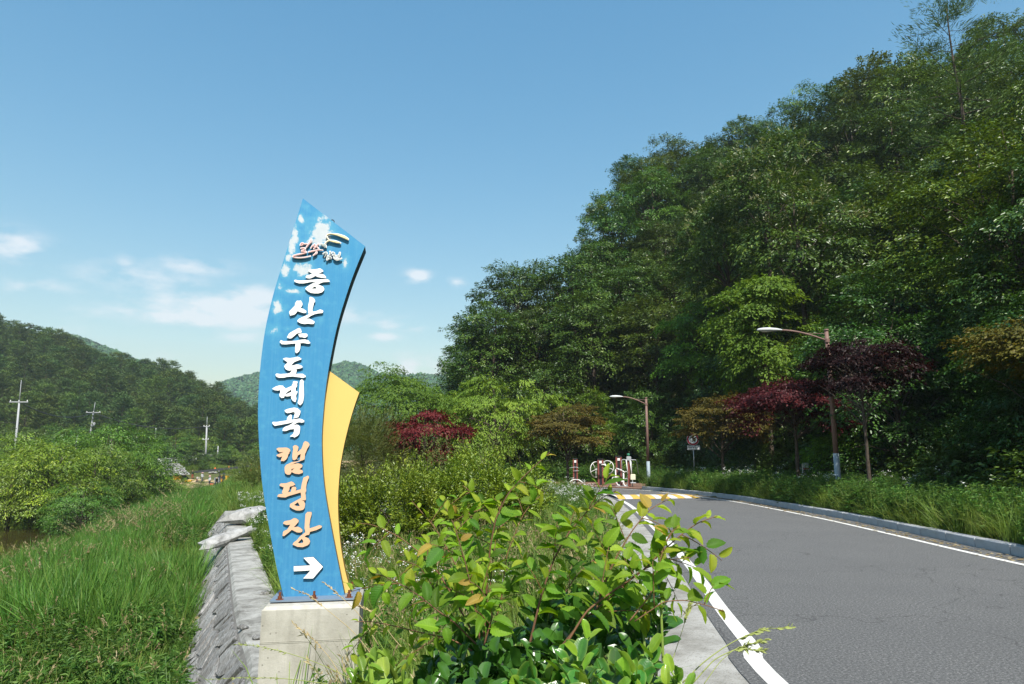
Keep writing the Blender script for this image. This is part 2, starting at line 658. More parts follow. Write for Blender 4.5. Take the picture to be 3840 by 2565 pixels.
RR = smooth_line([tuple(p) for p in KERB[:-1]] + [(6.75, 36.6), (5.0, 39.3), (1.2, 41.6), (-2.5, 42.2), (-6.5, 42.5)], 260)
V, F = ribbon(LE, RR, 0.0)
struct('road', mesh_np('road', V, F, M['asphalt']), 'grey asphalt lane curving away to the left past the forest', 'road')
# painted edge lines
t = NT('line_paint')
oc = t.obco()
f = t.noise(40, 5, .7, oc)
c = t.ramp(f, [(.24, (.22, .22, .21)), (.34, (.50, .49, .46)), (.46, (.64, .63, .59)), (.7, (.72, .71, .67))])
M['line'] = t.done(t.bsdf(c, .7, .3, bump=f, bs=.2, bd=.004))
t = NT('yellow_paint')
f = t.noise(30, 5, .7, t.obco())
M['yellow'] = t.done(t.bsdf(t.ramp(f, [(.3, (.52, .30, .06)), (.6, (.72, .44, .09))]), .7, .3))
lp = LE[LE[:, 1] < 31.6]
lp = LE[: len(lp) + 90]
V, F = ribbon(offset(lp, .12), offset(lp, .27), .004)
struct('road_edge_line', mesh_np('road_edge_line', V, F, M['line']), 'wide white line along the near side of the road', 'road marking')
V, F = ribbon(offset(RE, -.06), offset(RE, .06), .004)
struct('road_edge_line', mesh_np('road_edge_line', V, F, M['line']), 'thin white line along the far kerb side of the road', 'road marking')

# concrete gutter and flush granite kerb on the near side -----------
t = NT('concrete')
oc = t.obco()
f = t.noise(2.2, 7, .65, oc)
g = t.noise(70, 4, .7, oc)
c = t.ramp(f, [(.30, (.17, .162, .14)), (.46, (.29, .282, .257)), (.60, (.37, .362, .335)), (.78, (.44, .432, .405))])
g2 = t.noise(22, 6, .75, oc)
c = t.mix(t.m('MULTIPLY', t.m('GREATER_THAN', g, .585), .6), c, (.13, .118, .095))
c = t.mix(t.m('MULTIPLY', t.m('GREATER_THAN', g2, .60), .35), c, (.16, .145, .115))
M['concrete'] = t.done(t.bsdf(c, .9, .15, bump=g, bs=.5, bd=.012))
GL = LE[LE[:, 1] < 31.0]
V, F = ribbon(offset(GL, -.70), offset(GL, .02), -.012, -.008)
struct('gutter', mesh_np('gutter', V, F, M['concrete']), 'rough pale concrete gutter strip beside the asphalt', 'gutter')
t = NT('granite')
oc = t.obco()
f = t.noise(90, 3, .8, oc)
g = t.noise(3, 4, .6, oc)
c = t.ramp(f, [(.35, (.30, .31, .33)), (.55, (.41, .42, .44)), (.7, (.52, .53, .54))])
c = t.mix(t.m('MULTIPLY', t.m('SUBTRACT', g, .42), 1.6, True), c, (.25, .24, .22))
M['granite'] = t.done(t.bsdf(c, .75, .25, bump=f, bs=.15, bd=.004))


def kerb_run(name, line, w, top, depth, label, step=1.0, y0=-2, y1=99):
    par = thing(name, label, 'kerb')
    par['kind'] = 'structure'
    me = MB().box((0, 0, top - depth / 2), (w, step - .02, depth), bev=.014).mesh('kerb_stone', M['granite'])
    d = np.concatenate([[0], np.cumsum(np.hypot(*np.diff(line, axis=0).T))])
    n = int(d[-1] / step)
    for i in range(n):
        a = np.array([np.interp(i * step, d, line[:, k]) for k in (0, 1)])
        b = np.array([np.interp((i + 1) * step, d, line[:, k]) for k in (0, 1)])
        if a[1] < y0 or b[1] > y1:
            continue
        q = (a + b) / 2
        e = obj('kerb_stone', me, par, (q[0], q[1], random.uniform(-.006, .006)), math.atan2(-(b - a)[0], (b - a)[1]))
    return par


random.seed(3)
kerb_run('kerb', offset(KL, .11), .2, .165, .30, 'upright grey granite kerb along the forest side of the road', y0=-1)
kerb_run('kerb', offset(GL, -.80), .19, .012, .14, 'flush pale granite kerb between planted bed and concrete gutter', y0=1)
# leaf litter and grit swept against the far kerb
mb = MB()
q = KL[(KL[:, 1] > 5) & (KL[:, 1] < 34)]
for i in range(1500):
    p = q[rng.integers(len(q))] + rng.normal(0, .1, 2) + np.array([-.22 - abs(rng.normal(0, .13)), 0])
    s = rng.uniform(.012, .05)
    a = rng.uniform(0, 6.28)
    e = np.array([math.cos(a), math.sin(a), 0]) * s
    g = np.array([-math.sin(a), math.cos(a), .3]) * s * .5
    P = np.array([p[0], p[1], .009 + rng.uniform(0, .012)])
    mb.add([P - e, P - g, P + e, P + g], [[0, 1, 2, 3]], 0, rng.uniform(0, 1))
o = obj('leaf_litter', mb.mesh('leaf_litter', M['grass_dry'], attr=True))
tag(o, 'dry leaves and grit gathered along the upright kerb', 'litter', kind='stuff')

# speed bump -------------------------------------------------------
bnl, bnr, bfl, bfr = (atz(2322, 1874, 0)[:2], atz(2632, 1870, 0)[:2], atz(2276, 1858, 0)[:2], atz(2536, 1857, 0)[:2])
bump = thing('speed_bump', 'low speed bump with slanted white and yellow stripes across the road', 'speed bump')


def bp(s, w):
    a, b = bnl + (bnr - bnl) * s, bfl + (bfr - bfl) * s
    p = a + (b - a) * w
    return [p[0], p[1], .002 + .085 * math.sin(PI * min(max(w, 0), 1)) ** .8]


for nm, cols in (('hump', None),):
    V, F = [], []
    for i in range(25):
        for j in range(9):
            V.append(bp(i / 24, j / 8))
    for i in range(24):
        for j in range(8):
            a = i * 9 + j
            F.append([a, a + 9, a + 10, a + 1])
    obj('hump', mesh_np('hump', np.array(V), F, M['asphalt'], smooth=True), bump)
ns = 11
for k in range(-1, ns):
    V, F = [], []
    for j in range(9):
        w = .03 + .94 * j / 8
        for e in (0, .96):
            s = (k + e + w * 1.15 - .1) / ns
            p = bp(min(max(s, .004), .996), w)
            p[2] += .004
            V.append(p)
    for j in range(8):
        F.append([2 * j, 2 * j + 1, 2 * j + 3, 2 * j + 2])
    obj('stripe', mesh_np('stripe', np.array(V), F, M['yellow'] if k % 2 == 0 else M['line'], smooth=True), bump)

# brown block paved exercise area -----------------------------------
t = NT('paver')
oc = t.obco()
br = t.n('ShaderNodeTexBrick')
br.inputs['Scale'].default_value = 4.5
br.inputs['Color1'].default_value = (.17, .095, .065, 1)
br.inputs['Color2'].default_value = (.24, .14, .10, 1)
br.inputs['Mortar'].default_value = (.10, .075, .06, 1)
t.l(oc, br.inputs['Vector'])
M['paver'] = t.done(t.bsdf(br.outputs['Color'], .9, .15))
pl = np.array([(6.6, 36.95), (4.9, 39.6), (1.2, 41.95), (-2.5, 42.6), (-6, 42.9), (-6, 47), (-2, 48), (4, 48), (8.2, 46.5), (9.4, 43), (8.4, 39.0), (7.3, 37.2)])
struct('exercise_plaza', mesh_np('exercise_plaza', np.column_stack([pl, np.full(len(pl), .03)]), [list(range(len(pl)))], M['paver']),
       'brown block paved corner where the exercise machines stand', 'plaza')

# river ---------------------------------------------------------------
t = NT('water')
f = t.noise(1.5, 4, .6, t.obco())
M['water'] = t.done(t.bsdf((.050, .042, .012), .06, .5, bump=f, bs=.08, bd=.05))
RV = smooth_line(RIVER, 80)
V, F = ribbon(offset(RV, -10.5), offset(RV, 10.5), -3.25)
struct('river', mesh_np('river', V, F, M['water']), 'still brown green river at the left edge below the trees', 'river')

# retaining wall with its flat top walk --------------------------------
t = NT('walk_concrete')
oc = t.obco()
mp = t.n('ShaderNodeMapping')
mp.inputs['Scale'].default_value = (1.0, 1.0, 1.0)
mp.inputs['Rotation'].default_value = (0, 0, math.radians(-10))
t.l(oc, mp.inputs[0])
f = t.noise(2.6, 9, .72, mp.outputs[0], .5)
g = t.noise(60, 4, .7, oc)
c = t.ramp(f, [(.34, (.12, .115, .10)), (.46, (.24, .235, .215)), (.56, (.33, .325, .30)), (.75, (.41, .40, .37))])
c = t.mix(t.m('MULTIPLY', t.m('GREATER_THAN', g, .62), .5), c, (.12, .115, .10))
M['walk'] = t.done(t.bsdf(c, .92, .12, bump=g, bs=.5, bd=.01))
t = NT('stone')
oc = t.obco()
mp = t.n('ShaderNodeMapping')
mp.inputs['Scale'].default_value = (26, 5.0, 5.0)
mp.inputs['Rotation'].default_value = (.3, .5, .35)
t.l(oc, mp.inputs[0])
f = t.noise(1.6, 8, .68, mp.outputs[0], .9)
g = t.noise(3.0, 4, .6, oc)
oi = t.n('ShaderNodeObjectInfo')
c = t.ramp(f, [(.30, (.085, .080, .070)), (.42, (.20, .196, .186)), (.54, (.34, .338, .328)), (.66, (.50, .498, .485)), (.8, (.62, .62, .61))])
c = t.mix(t.m('MULTIPLY', t.m('SUBTRACT', g, .45), 1.4, True), c, (.17, .145, .11))
h = t.n('ShaderNodeHueSaturation')
t.l(c, h.inputs['Color'])
t.l(t.m('ADD', t.m('MULTIPLY', oi.outputs['Random'], .5), .72), h.inputs['Value'])
M['stone'] = t.done(t.bsdf(h.outputs[0], .85, .2, bump=f, bs=1.0, bd=.05))
M['mortar'] = plain('mortar', (.19, .18, .165), .95, .1, 0, .4, 9)
WL = smooth_line([(WALL[i][0], WALL[i][1]) for i in range(1, 6)], 160)
WR = offset(WL, PATHW)
wall = thing('retaining_wall', 'stone faced river wall with a narrow flat concrete top', 'wall')
n = len(WL)
prof = [(-1.35, -2.45), (-.06, -.61), (-.02, -.56), (0.0, -.55), (PATHW, -.55), (PATHW + .05, -.9)]
V = np.concatenate([np.column_stack([offset(WL, q[0]), np.full(n, q[1])]) for q in prof])
F = []
mi = []
for k in range(len(prof) - 1):
    for i in range(n - 1):
        F.append([k * n + i, (k + 1) * n + i, (k + 1) * n + i + 1, k * n + i + 1])
        mi.append(1 if k == 0 else 0)
obj('coping', mesh_np('coping', V, F, [M['walk'], M['mortar']], mi), wall)


t = NT('stone_pale')
oc = t.obco()
f = t.noise(5, 8, .7, oc, .6)
c = t.ramp(f, [(.3, (.12, .118, .11)), (.45, (.27, .268, .26)), (.7, (.43, .428, .415))])
M['stone_pale'] = t.done(t.bsdf(c, .85, .2, bump=f, bs=.6, bd=.03))


def rock_mesh(seed, sx, sy, sz, sub=2, rough=.22, plates=6, mat=None):
    r = np.random.default_rng(seed)
    bm = bmesh.new()
    bmesh.ops.create_icosphere(bm, subdivisions=sub, radius=1)
    N = nrm(r.normal(size=(plates + 8, 3)))
    D = r.uniform(.55, .95, plates + 8)
    for v in bm.verts:
        p = np.array(v.co)
        k = np.min(D / np.maximum(N @ p, 1e-3) * np.where(N @ p > .05, 1, 99))
        p = p * min(k, 1.15) * (1 + rough * .25 * math.sin(p[0] * 7 + seed) * math.cos(p[1] * 6))
        v.co = Vector((p[0] * sx, p[1] * sy, p[2] * sz))
    me = bpy.data.meshes.new('stone')
    bm.to_mesh(me)
    bm.free()
    me.materials.append(mat or M['stone'])
    return me


# slabs of the battered face, each cut to its own outline and set proud of the mortar
dl = np.concatenate([[0], np.cumsum(np.hypot(*np.diff(WL, axis=0).T))])
WN = -np.stack([np.gradient(WL, axis=0)[:, 1], -np.gradient(WL, axis=0)[:, 0]], 1)
WN = nrm(WN)


def face(s_, q_, out=0.0):
    """point of the wall face: s along the wall, q metres down the slope, out proud of it"""
    b_ = np.array([np.interp(s_, dl, WL[:, 0]), np.interp(s_, dl, WL[:, 1])])
    n_ = np.array([np.interp(s_, dl, WN[:, 0]), np.interp(s_, dl, WN[:, 1])])
    h_ = .06 + q_ * .574
    return np.array([*(b_ + n_ * (h_ + out * .819)), -.61 - q_ * .819 + out * .574])


rw = np.random.default_rng(31)
CS, CQ, NQ = .40, .36, 4
i0, i1 = int(5.0 / CS), int((dl[-1] - 1.2) / CS)
cor = {}
for i in range(i0, i1 + 2):
    for j in range(NQ + 1):
        cor[i, j] = (i * CS + (.20 if j % 2 else 0) + .10 * j + rw.uniform(-.10, .10), j * CQ + .03 + (rw.uniform(-.08, .08) if 0 < j < NQ else 0))
for i in range(i0, i1):
    for j in range(NQ):
        ring = [cor[i, j], cor[i + 1, j], cor[i + 1, j + 1], cor[i, j + 1]]
        pts = []
        for k in range(4):
            a, b = np.array(ring[k]), np.array(ring[(k + 1) % 4])
            pts += [a, (a + b) / 2 + rw.normal(0, .022, 2)]
        pts = np.array(pts)
        c_ = pts.mean(0)
        o0 = face(*c_)
        tl_ = rw.normal(0, .03, 2)
        up_ = rw.uniform(.012, .034)
        lo, hi = [], []
        for q in pts:
            e = c_ + (q - c_) * .985
            g = c_ + (q - c_) * .90
            lo.append(face(*e, -.02) - o0)
            hi.append(face(*g, up_ + float((q - c_) @ tl_) + rw.uniform(-.012, .012)) - o0)
        V = np.array(lo + hi + [face(*c_, up_ + .012) - o0])
        F = [[k, (k + 1) % 8, 8 + (k + 1) % 8, 8 + k] for k in range(8)] + [[8 + k, 8 + (k + 1) % 8, 16] for k in range(8)]
        obj('stone', mesh_np('stone', V, F, M['stone']), wall, o0)
# long pale slabs lying across the walk
for lab, px, py, ln, wd, th, rz, tl in (('long flat pale stone slab lying across the wall top', 855, 2003, 1.9, .75, .30, .95, .22),
                                        ('big white boulder on the wall top by the flowering weeds', 930, 1945, 1.75, 1.2, .62, .75, .15),
                                        ('thin tapered stone wedged below the white boulder', 905, 1987, 1.3, .5, .24, .55, .1)):
    p = atz(px, py, -.36)
    o = obj('loose_rock', rock_mesh(int(px), ln / 2, wd / 2, th / 2 * 1.3, 2, .5, 14, M['stone_pale']), None, (p[0], p[1], -.55 + th * .42), rz)
    o.rotation_euler = (0.05, -tl, rz)
    tag(o, lab, 'rock')
for px, py, sc, lab in ((908, 2352, .09, 'small pale chip of rock on the concrete walk'), (958, 2392, .07, 'smaller stone lying close to the sign plinth'), (1000, 2222, .10, 'flat stone at the edge of the weeds on the walk')):
    p = atz(px, py, -.53)
    tag(obj('pebble', rock_mesh(int(px), sc, sc * .8, sc * .5), None, (p[0], p[1], -.53), px), lab, 'stone')
# ---------------------------------------------------------------- the big sign
SA = math.radians(9.5)                                    # the sign faces a little to the road side
SN = np.array([math.sin(SA), -math.cos(SA), 0.0])         # towards the viewer
SU = np.array([math.cos(SA), math.sin(SA), 0.0])
ZT = 0.50                                                 # top of plinth
PF = atz(980, 2286, ZT - .02)                             # front left corner of plinth
S0 = PF + SU * .36 - SN * .30                             # middle of the blade's front face, at the foot
S0[2] = ZT
ORG = S0.copy()


def onsign(px, py, off=0.0):
    """point of the sign plane (shifted off towards the viewer) in sign coordinates (across, up)"""
    r = ray(px, py)
    o = np.array([0, 0, CAMZ])
    P0 = ORG + SN * off
    t = np.dot(P0 - o, SN) / np.dot(r, SN)
    P = o + r * t - P0
    return np.array([np.dot(P, SU), P[2]])


def prism(pts, thick, mats, holes=(), name='panel', front=0.0, bevel=0.0):
    """flat shape in sign coordinates, extruded back from the plane y = -front (sign axes: x across, -y to the viewer, z up)"""
    cu = bpy.data.curves.new(name, 'CURVE')
    cu.dimensions = '2D'
    cu.fill_mode = 'BOTH'
    cu.extrude = thick / 2
    cu.bevel_depth = bevel
    for ring in [pts] + list(holes):
        sp = cu.splines.new('POLY')
        sp.points.add(len(ring) - 1)
        for i, q in enumerate(ring):
            sp.points[i].co = (q[0], q[1], 0, 1)
        sp.use_cyclic_u = True
    o = bpy.data.objects.new(name, cu)
    COL.objects.link(o)
    bpy.context.view_layer.update()
    me = bpy.data.meshes.new_from_object(o.evaluated_get(bpy.context.evaluated_depsgraph_get()))
    bpy.data.objects.remove(o)
    bpy.data.curves.remove(cu)
    me.name = name
    co = np.zeros(len(me.vertices) * 3)
    me.vertices.foreach_get('co', co)
    co = co.reshape(-1, 3)
    co = np.column_stack([co[:, 0], -front + thick / 2 - co[:, 2], co[:, 1]])
    me.vertices.foreach_set('co', co.ravel())
    me.materials.clear()
    for m in (mats if isinstance(mats, list) else [mats]):
        me.materials.append(m)
    nf = len(me.polygons)
    if isinstance(mats, list):
        nv = np.zeros(nf * 3)
        me.polygons.foreach_get('normal', nv)
        me.polygons.foreach_set('material_index', (np.abs(nv.reshape(-1, 3)[:, 1]) < .6).astype(np.int32))
    me.update()
    return me


def densify(P, n=4):
    """smooth open run through control points"""
    return smooth_line(P, (len(P) - 1) * n + 1)


sign = thing('camping_sign', 'tall curved blue signboard with white Korean lettering and a yellow fin on a concrete plinth', 'sign', tuple(S0), SA)
BL = 0.20
left = [(1136, 744), (1091.6, 886), (1051, 1016), (1021, 1119), (993, 1245), (975, 1388), (967.7, 1517), (968.8, 1610), (975, 1721), (984, 1820), (1000, 1925), (1017, 2020), (1038, 2130), (1064, 2240)]
right = [(1369, 923), (1328, 1023), (1295, 1119), (1264, 1225), (1236, 1362), (1221, 1462), (1212, 1554), (1207, 1628), (1207, 1690), (1211, 1770), (1220, 1854), (1241, 1974), (1264, 2093), (1292, 2232)]
Lp = densify([onsign(*q) for q in left], 3)
Rp = densify([onsign(*q) for q in right], 3)
Lp[-1][1] = Rp[-1][1] = 0.012
blade = np.concatenate([Lp[::-1], Rp])
# painted panel: blue with a sky photograph fading in at the top left
t = NT('sign_blue')
oc = t.obco()
sep = t.n('ShaderNodeSeparateXYZ')
t.l(oc, sep.inputs[0])
mp = t.n('ShaderNodeMapping')
mp.inputs['Scale'].default_value = (55, 1, 1.2)
t.l(oc, mp.inputs[0])
streak = t.noise(1.0, 4, .6, mp.outputs[0])
big = t.noise(1.7, 3, .5, oc)
hgt = t.m('MULTIPLY', sep.outputs[2], .3, True)
base = t.mix(hgt, (.044, .210, .40), (.040, .25, .46))
base = t.mix(t.m('MULTIPLY', t.m('SUBTRACT', streak, .44), 1.7, True), base, (.085, .29, .47))
base = t.mix(t.m('MULTIPLY', t.m('SUBTRACT', big, .45), .8, True), base, (.030, .172, .40))
tot = None
for px, py, a, b, s in ((1205, 870, 44, 52, 1.05), (1215, 815, 30, 22, .7), (1185, 905, 40, 20, .9), (1128, 822, 14, 22, .85), (1105, 880, 16, 40, .95), (1092, 925, 18, 38, 1.0),
                        (1082, 960, 18, 26, .75), (1070, 1015, 20, 28, .95), (1135, 1010, 34, 30, .95), (1052, 1080, 18, 14, .55), (1100, 1092, 34, 12, .85),
                        (1040, 1155, 22, 26, .95), (1028, 1240, 24, 18, .75), (1072, 1232, 20, 9, .45), (1294, 985, 13, 24, .8), (1262, 1000, 8, 12, .4),
                        (1205, 1200, 9, 14, .5), (1150, 775, 14, 9, .45), (1195, 800, 24, 10, .35), (1048, 1065, 9, 20, .5), (1172, 985, 12, 9, .4)):
    c0 = onsign(px, py)
    k = 5.8 / FPX
    du = t.m('DIVIDE', t.m('SUBTRACT', sep.outputs[0], float(c0[0])), a * k)
    dv = t.m('DIVIDE', t.m('SUBTRACT', sep.outputs[2], float(c0[1])), b * k)
    g = t.m('MULTIPLY', t.m('EXPONENT', t.m('MULTIPLY', t.m('ADD', t.m('MULTIPLY', du, du), t.m('MULTIPLY', dv, dv)), -.75)), s)
    tot = g if tot is None else t.m('MAXIMUM', tot, g)
fz = t.noise(15, 7, .68, oc)
teal = t.m('MULTIPLY', t.m('ADD', tot, t.m('MULTIPLY', t.m('SUBTRACT', fz, .5), 1.8)), 1.4, True)
base = t.mix(t.m('MULTIPLY', teal, .75), base, (.10, .36, .50))
wht = t.m('MULTIPLY', t.m('SUBTRACT', t.m('ADD', tot, t.m('MULTIPLY', t.m('SUBTRACT', fz, .5), 2.0)), .52), 4.0, True)
wcol = t.mix(t.noise(14, 4, .6, oc), (.40, .46, .50), (.56, .59, .61))
base = t.mix(wht, base, wcol)
M['sign_blue'] = t.done(t.bsdf(base, .42, .35))
M['sign_side'] = plain('sign_side', (.035, .060, .080), .5, .3)
M['sign_yellow'] = plain('sign_yellow', (.72, .50, .15), .45, .35, 0, .05, 2)
M['sign_yellow_side'] = plain('sign_yellow_side', (.30, .19, .045), .6, .3)
M['letter'] = plain('letter', (.86, .86, .85), .5, .3, 0, .03)
M['letter_peach'] = plain('letter_peach', (.70, .44, .28), .5, .3, 0, .07, 4)
M['letter_side'] = plain('letter_side', (.06, .055, .05), .6, .2)
obj('panel', prism(blade, BL, [M['sign_blue'], M['sign_side']], name='panel'), sign)
yo = -.085
yr = [(1234, 1390), (1347, 1472), (1332, 1514), (1317, 1562), (1304, 1610), (1291, 1665), (1282, 1713), (1275, 1758), (1270, 1820), (1267.5, 1870), (1269, 1948), (1277, 2041), (1293, 2135), (1317, 2226)]
yc = np.array([onsign(q[0], q[1], yo) for q in yr])
yr_ = densify(yc[1:], 3)
yl = np.array([onsign(q[0] - 26, q[1], yo) for q in right if q[1] > 1400])
yl = np.concatenate([[yc[0] - [.03, .03]], yl])
yl[-1][1] = yr_[-1][1] = .012
obj('fin', prism(np.concatenate([yl[::-1], yc[:1], yr_]), .11, [M['sign_yellow'], M['sign_yellow_side']], name='fin', front=yo), sign)

# lettering, cut shapes on short pins --------------------------------
OFF, TH = .019, .010
GL_ = {}


def glyph(name, x0, y0, sc, rings, mat):
    """rings: list of (outer, [holes]) in crop pixels"""
    par = None
    for outer, holes in rings:
        conv = lambda R: [onsign(x0 + u * sc, y0 + v * sc, OFF) for u, v in R]
        me = prism(conv(outer), TH, [mat, M['letter_side']], [conv(h) for h in holes], 'letter_stroke', OFF)
        if par is None:
            par = obj('letter', me, sign)
        else:
            obj('stroke', me, par)
        c = np.mean(conv(outer), 0)
        pin = MB().tube([(c[0], -.003, c[1]), (c[0], -OFF + TH + .001, c[1])], .006, 6).mesh('pin', M['steel'])
        obj('pin', pin, par)
    return par


W_, P_ = M['letter'], M['letter_peach']
k = 160 / 2091
glyph('jung', 1090, 990, k, [
    ([(850, 300), (1000, 270), (1300, 240), (1420, 205), (1490, 235), (1590, 310), (1600, 365), (1480, 420), (1340, 488), (1450, 480), (1560, 490), (1660, 540), (1740, 640), (1720, 690), (1600, 685), (1400, 655), (1280, 620), (1225, 575), (1100, 650), (950, 710), (830, 700), (720, 650), (780, 560), (950, 520), (1060, 450), (950, 410)], []),
    ([(155, 830), (210, 770), (290, 780), (360, 805), (700, 800), (1100, 765), (1300, 750), (1600, 750), (1720, 730), (1840, 760), (1935, 860), (1800, 880), (1600, 890), (1490, 930), (1330, 1010), (1480, 1055), (1590, 1110), (1645, 1200), (1640, 1280), (1560, 1360), (1520, 1395), (1350, 1440), (1150, 1440), (980, 1410), (820, 1320), (705, 1205), (800, 1110), (980, 1000), (1050, 960), (1280, 872), (1180, 877), (1120, 897), (1060, 872), (900, 900), (640, 950), (420, 950), (250, 900)],
     [[(1040, 1190), (1185, 1100), (1270, 1160), (1240, 1205), (1080, 1210)]])], W_)
glyph('san', 1070, 1105, k, [
    ([(480, 410), (570, 290), (680, 300), (760, 280), (840, 420), (840, 500), (750, 660), (880, 690), (1035, 800), (1020, 890), (900, 905), (750, 860), (590, 805), (550, 880), (460, 970), (370, 1000), (270, 1020), (230, 1040), (215, 960), (180, 860), (220, 790), (470, 530)], []),
    ([(1180, 120), (1250, 105), (1400, 170), (1470, 320), (1400, 420), (1370, 560), (1330, 700), (1340, 830), (1500, 810), (1700, 720), (1850, 770), (1860, 840), (1810, 900), (1600, 920), (1430, 960), (1250, 1040), (1090, 1150), (920, 1225), (1080, 1180), (1170, 1172), (1300, 1230), (1430, 1310), (1430, 1380), (1370, 1440), (1250, 1440), (1120, 1420), (950, 1440), (760, 1410), (600, 1320), (580, 1270), (680, 1170), (900, 1070), (1150, 960), (1120, 880), (1110, 650), (1130, 470), (1180, 290)], [])], W_)
glyph('su', 1030, 1220, k, [
    ([(600, 590), (700, 400), (820, 320), (1150, 140), (1210, 130), (1280, 170), (1330, 330), (1290, 365), (1180, 380), (1080, 410), (960, 520), (830, 630), (750, 650), (680, 630)], []),
    ([(1150, 440), (1250, 400), (1560, 400), (1620, 460), (1600, 550), (1500, 610), (1400, 600), (1350, 580), (1230, 580)], []),
    ([(240, 820), (300, 720), (430, 770), (800, 770), (1100, 745), (1300, 700), (1500, 690), (1660, 740), (1700, 800), (1760, 860), (1690, 900), (1600, 900), (1400, 860), (1250, 880), (1270, 950), (1250, 1140), (1200, 1270), (1080, 1370), (1000, 1310), (1000, 1150), (1020, 890), (800, 905), (550, 935), (350, 925)], [])], W_)
glyph('do', 1010, 1320, k, [
    ([(660, 340), (720, 300), (820, 275), (1000, 300), (1250, 265), (1380, 230), (1470, 260), (1580, 330), (1560, 365), (1400, 420), (1230, 490), (1130, 590), (1050, 665), (1180, 650), (1340, 605), (1450, 615), (1570, 660), (1645, 740), (1540, 800), (1320, 840), (1345, 900), (1330, 980), (1290, 1075), (1500, 1060), (1640, 1065), (1790, 1170), (1780, 1230), (1640, 1270), (1400, 1230), (1150, 1200), (850, 1220), (750, 1255), (480, 1265), (350, 1215), (295, 1110), (350, 1050), (550, 1080), (900, 1055), (1000, 1030), (1060, 970), (1100, 885), (1000, 915), (900, 900), (800, 840), (725, 700), (770, 630), (900, 510)], [])], W_)
glyph('gye', 1000, 1410, k, [
    ([(260, 620), (450, 510), (620, 460), (800, 470), (850, 550), (880, 545), (920, 620), (1100, 540), (1220, 490), (1280, 370), (1290, 270), (1370, 245), (1520, 270), (1510, 340), (1480, 390), (1500, 450), (1480, 520), (1430, 590), (1420, 740), (1520, 745), (1500, 830), (1450, 930), (1440, 1010), (1465, 1110), (1440, 1180), (1420, 1270), (1370, 1270), (1280, 1220), (1215, 1120), (1190, 1070), (1220, 970), (1000, 1005), (900, 980), (880, 965), (850, 1060), (740, 1080), (640, 1010), (615, 900), (660, 820), (670, 690), (550, 715), (400, 700)],
     [[(920, 870), (1050, 760), (1200, 670), (1210, 720), (1205, 780), (960, 885)]]),
    ([(1620, 300), (1640, 220), (1710, 165), (1760, 180), (1830, 270), (1810, 350), (1820, 600), (1830, 950), (1800, 1200), (1750, 1340), (1640, 1440), (1570, 1380), (1510, 1310), (1560, 1180), (1580, 1000), (1585, 750), (1610, 520)], [])], W_)
k = 160 / 1930
glyph('gok', 1000, 1520, k, [
    ([(805, 230), (850, 200), (1000, 145), (1250, 100), (1400, 130), (1530, 250), (1530, 310), (1490, 430), (1430, 540), (1350, 560), (1260, 580), (1210, 605), (1240, 500), (1275, 340), (1220, 290), (1120, 325), (1020, 345), (940, 355), (850, 310)], []),
    ([(245, 790), (280, 745), (450, 750), (700, 710), (910, 680), (920, 590), (980, 480), (1090, 410), (1140, 450), (1130, 560), (1125, 650), (1320, 620), (1480, 595), (1600, 625), (1710, 700), (1690, 760), (1600, 785), (1450, 765), (1350, 800), (1215, 890), (1370, 870), (1450, 900), (1515, 980), (1510, 1120), (1480, 1280), (1400, 1380), (1250, 1460), (1200, 1420), (1050, 1410), (1070, 1380), (1180, 1300), (1230, 1200), (1245, 1070), (1050, 1090), (900, 1155), (800, 1165), (710, 1150), (740, 1040), (850, 960), (1000, 910), (1130, 830), (1235, 762), (1100, 782), (1000, 815), (700, 870), (370, 930), (300, 880)], [])], W_)
k = 170 / 1904
glyph('kaem', 1010, 1645, k, [
    ([(295, 430), (370, 380), (700, 370), (780, 390), (870, 450), (890, 510), (830, 580), (860, 600), (800, 650), (770, 780), (700, 880), (600, 950), (550, 935), (475, 945), (500, 850), (540, 745), (430, 780), (340, 740), (290, 690), (400, 640), (610, 560), (430, 570), (370, 520)], []),
    ([(985, 330), (1060, 270), (1150, 280), (1230, 350), (1210, 440), (1170, 570), (1260, 500), (1350, 420), (1400, 290), (1430, 170), (1500, 100), (1620, 140), (1690, 230), (1680, 290), (1590, 430), (1540, 560), (1500, 640), (1490, 800), (1480, 870), (1400, 905), (1100, 1010), (850, 1140), (1000, 1072), (1200, 1030), (1320, 1060), (1395, 1110), (1380, 1190), (1260, 1285), (1380, 1320), (1420, 1390), (1390, 1440), (1240, 1490), (1080, 1470), (970, 1420), (945, 1390), (900, 1470), (850, 1515), (750, 1510), (660, 1450), (640, 1330), (640, 1200), (700, 1100), (850, 1030), (950, 980), (1180, 950), (1280, 910), (1300, 760), (1320, 640), (1200, 700), (1150, 850), (1050, 905), (980, 880), (960, 740), (970, 620), (1000, 450)],
     [[(920, 1310), (940, 1270), (1060, 1245), (980, 1300), (945, 1350)]])], P_)
k = 160 / 1673
glyph('ping', 1020, 1775, k, [
    ([(290, 460), (340, 395), (560, 385), (760, 315), (850, 360), (915, 440), (800, 500), (700, 520), (680, 640), (630, 740), (740, 720), (770, 570), (830, 520), (930, 530), (955, 590), (920, 680), (1130, 625), (1170, 400), (1230, 170), (1400, 90), (1450, 110), (1450, 170), (1370, 350), (1335, 560), (1345, 690), (1310, 760), (1330, 980), (1320, 1050), (1240, 1060), (1160, 1047), (1260, 1100), (1300, 1200), (1280, 1350), (1220, 1430), (1090, 1460), (950, 1455), (800, 1390), (690, 1310), (710, 1200), (850, 1120), (1140, 960), (1140, 850), (1125, 750), (850, 830), (650, 890), (530, 945), (380, 940), (195, 910), (260, 820), (420, 800), (390, 740), (460, 550), (320, 500)],
     [[(865, 1245), (1015, 1130), (1090, 1270), (1020, 1290)]])], P_)
k = 190 / 1752
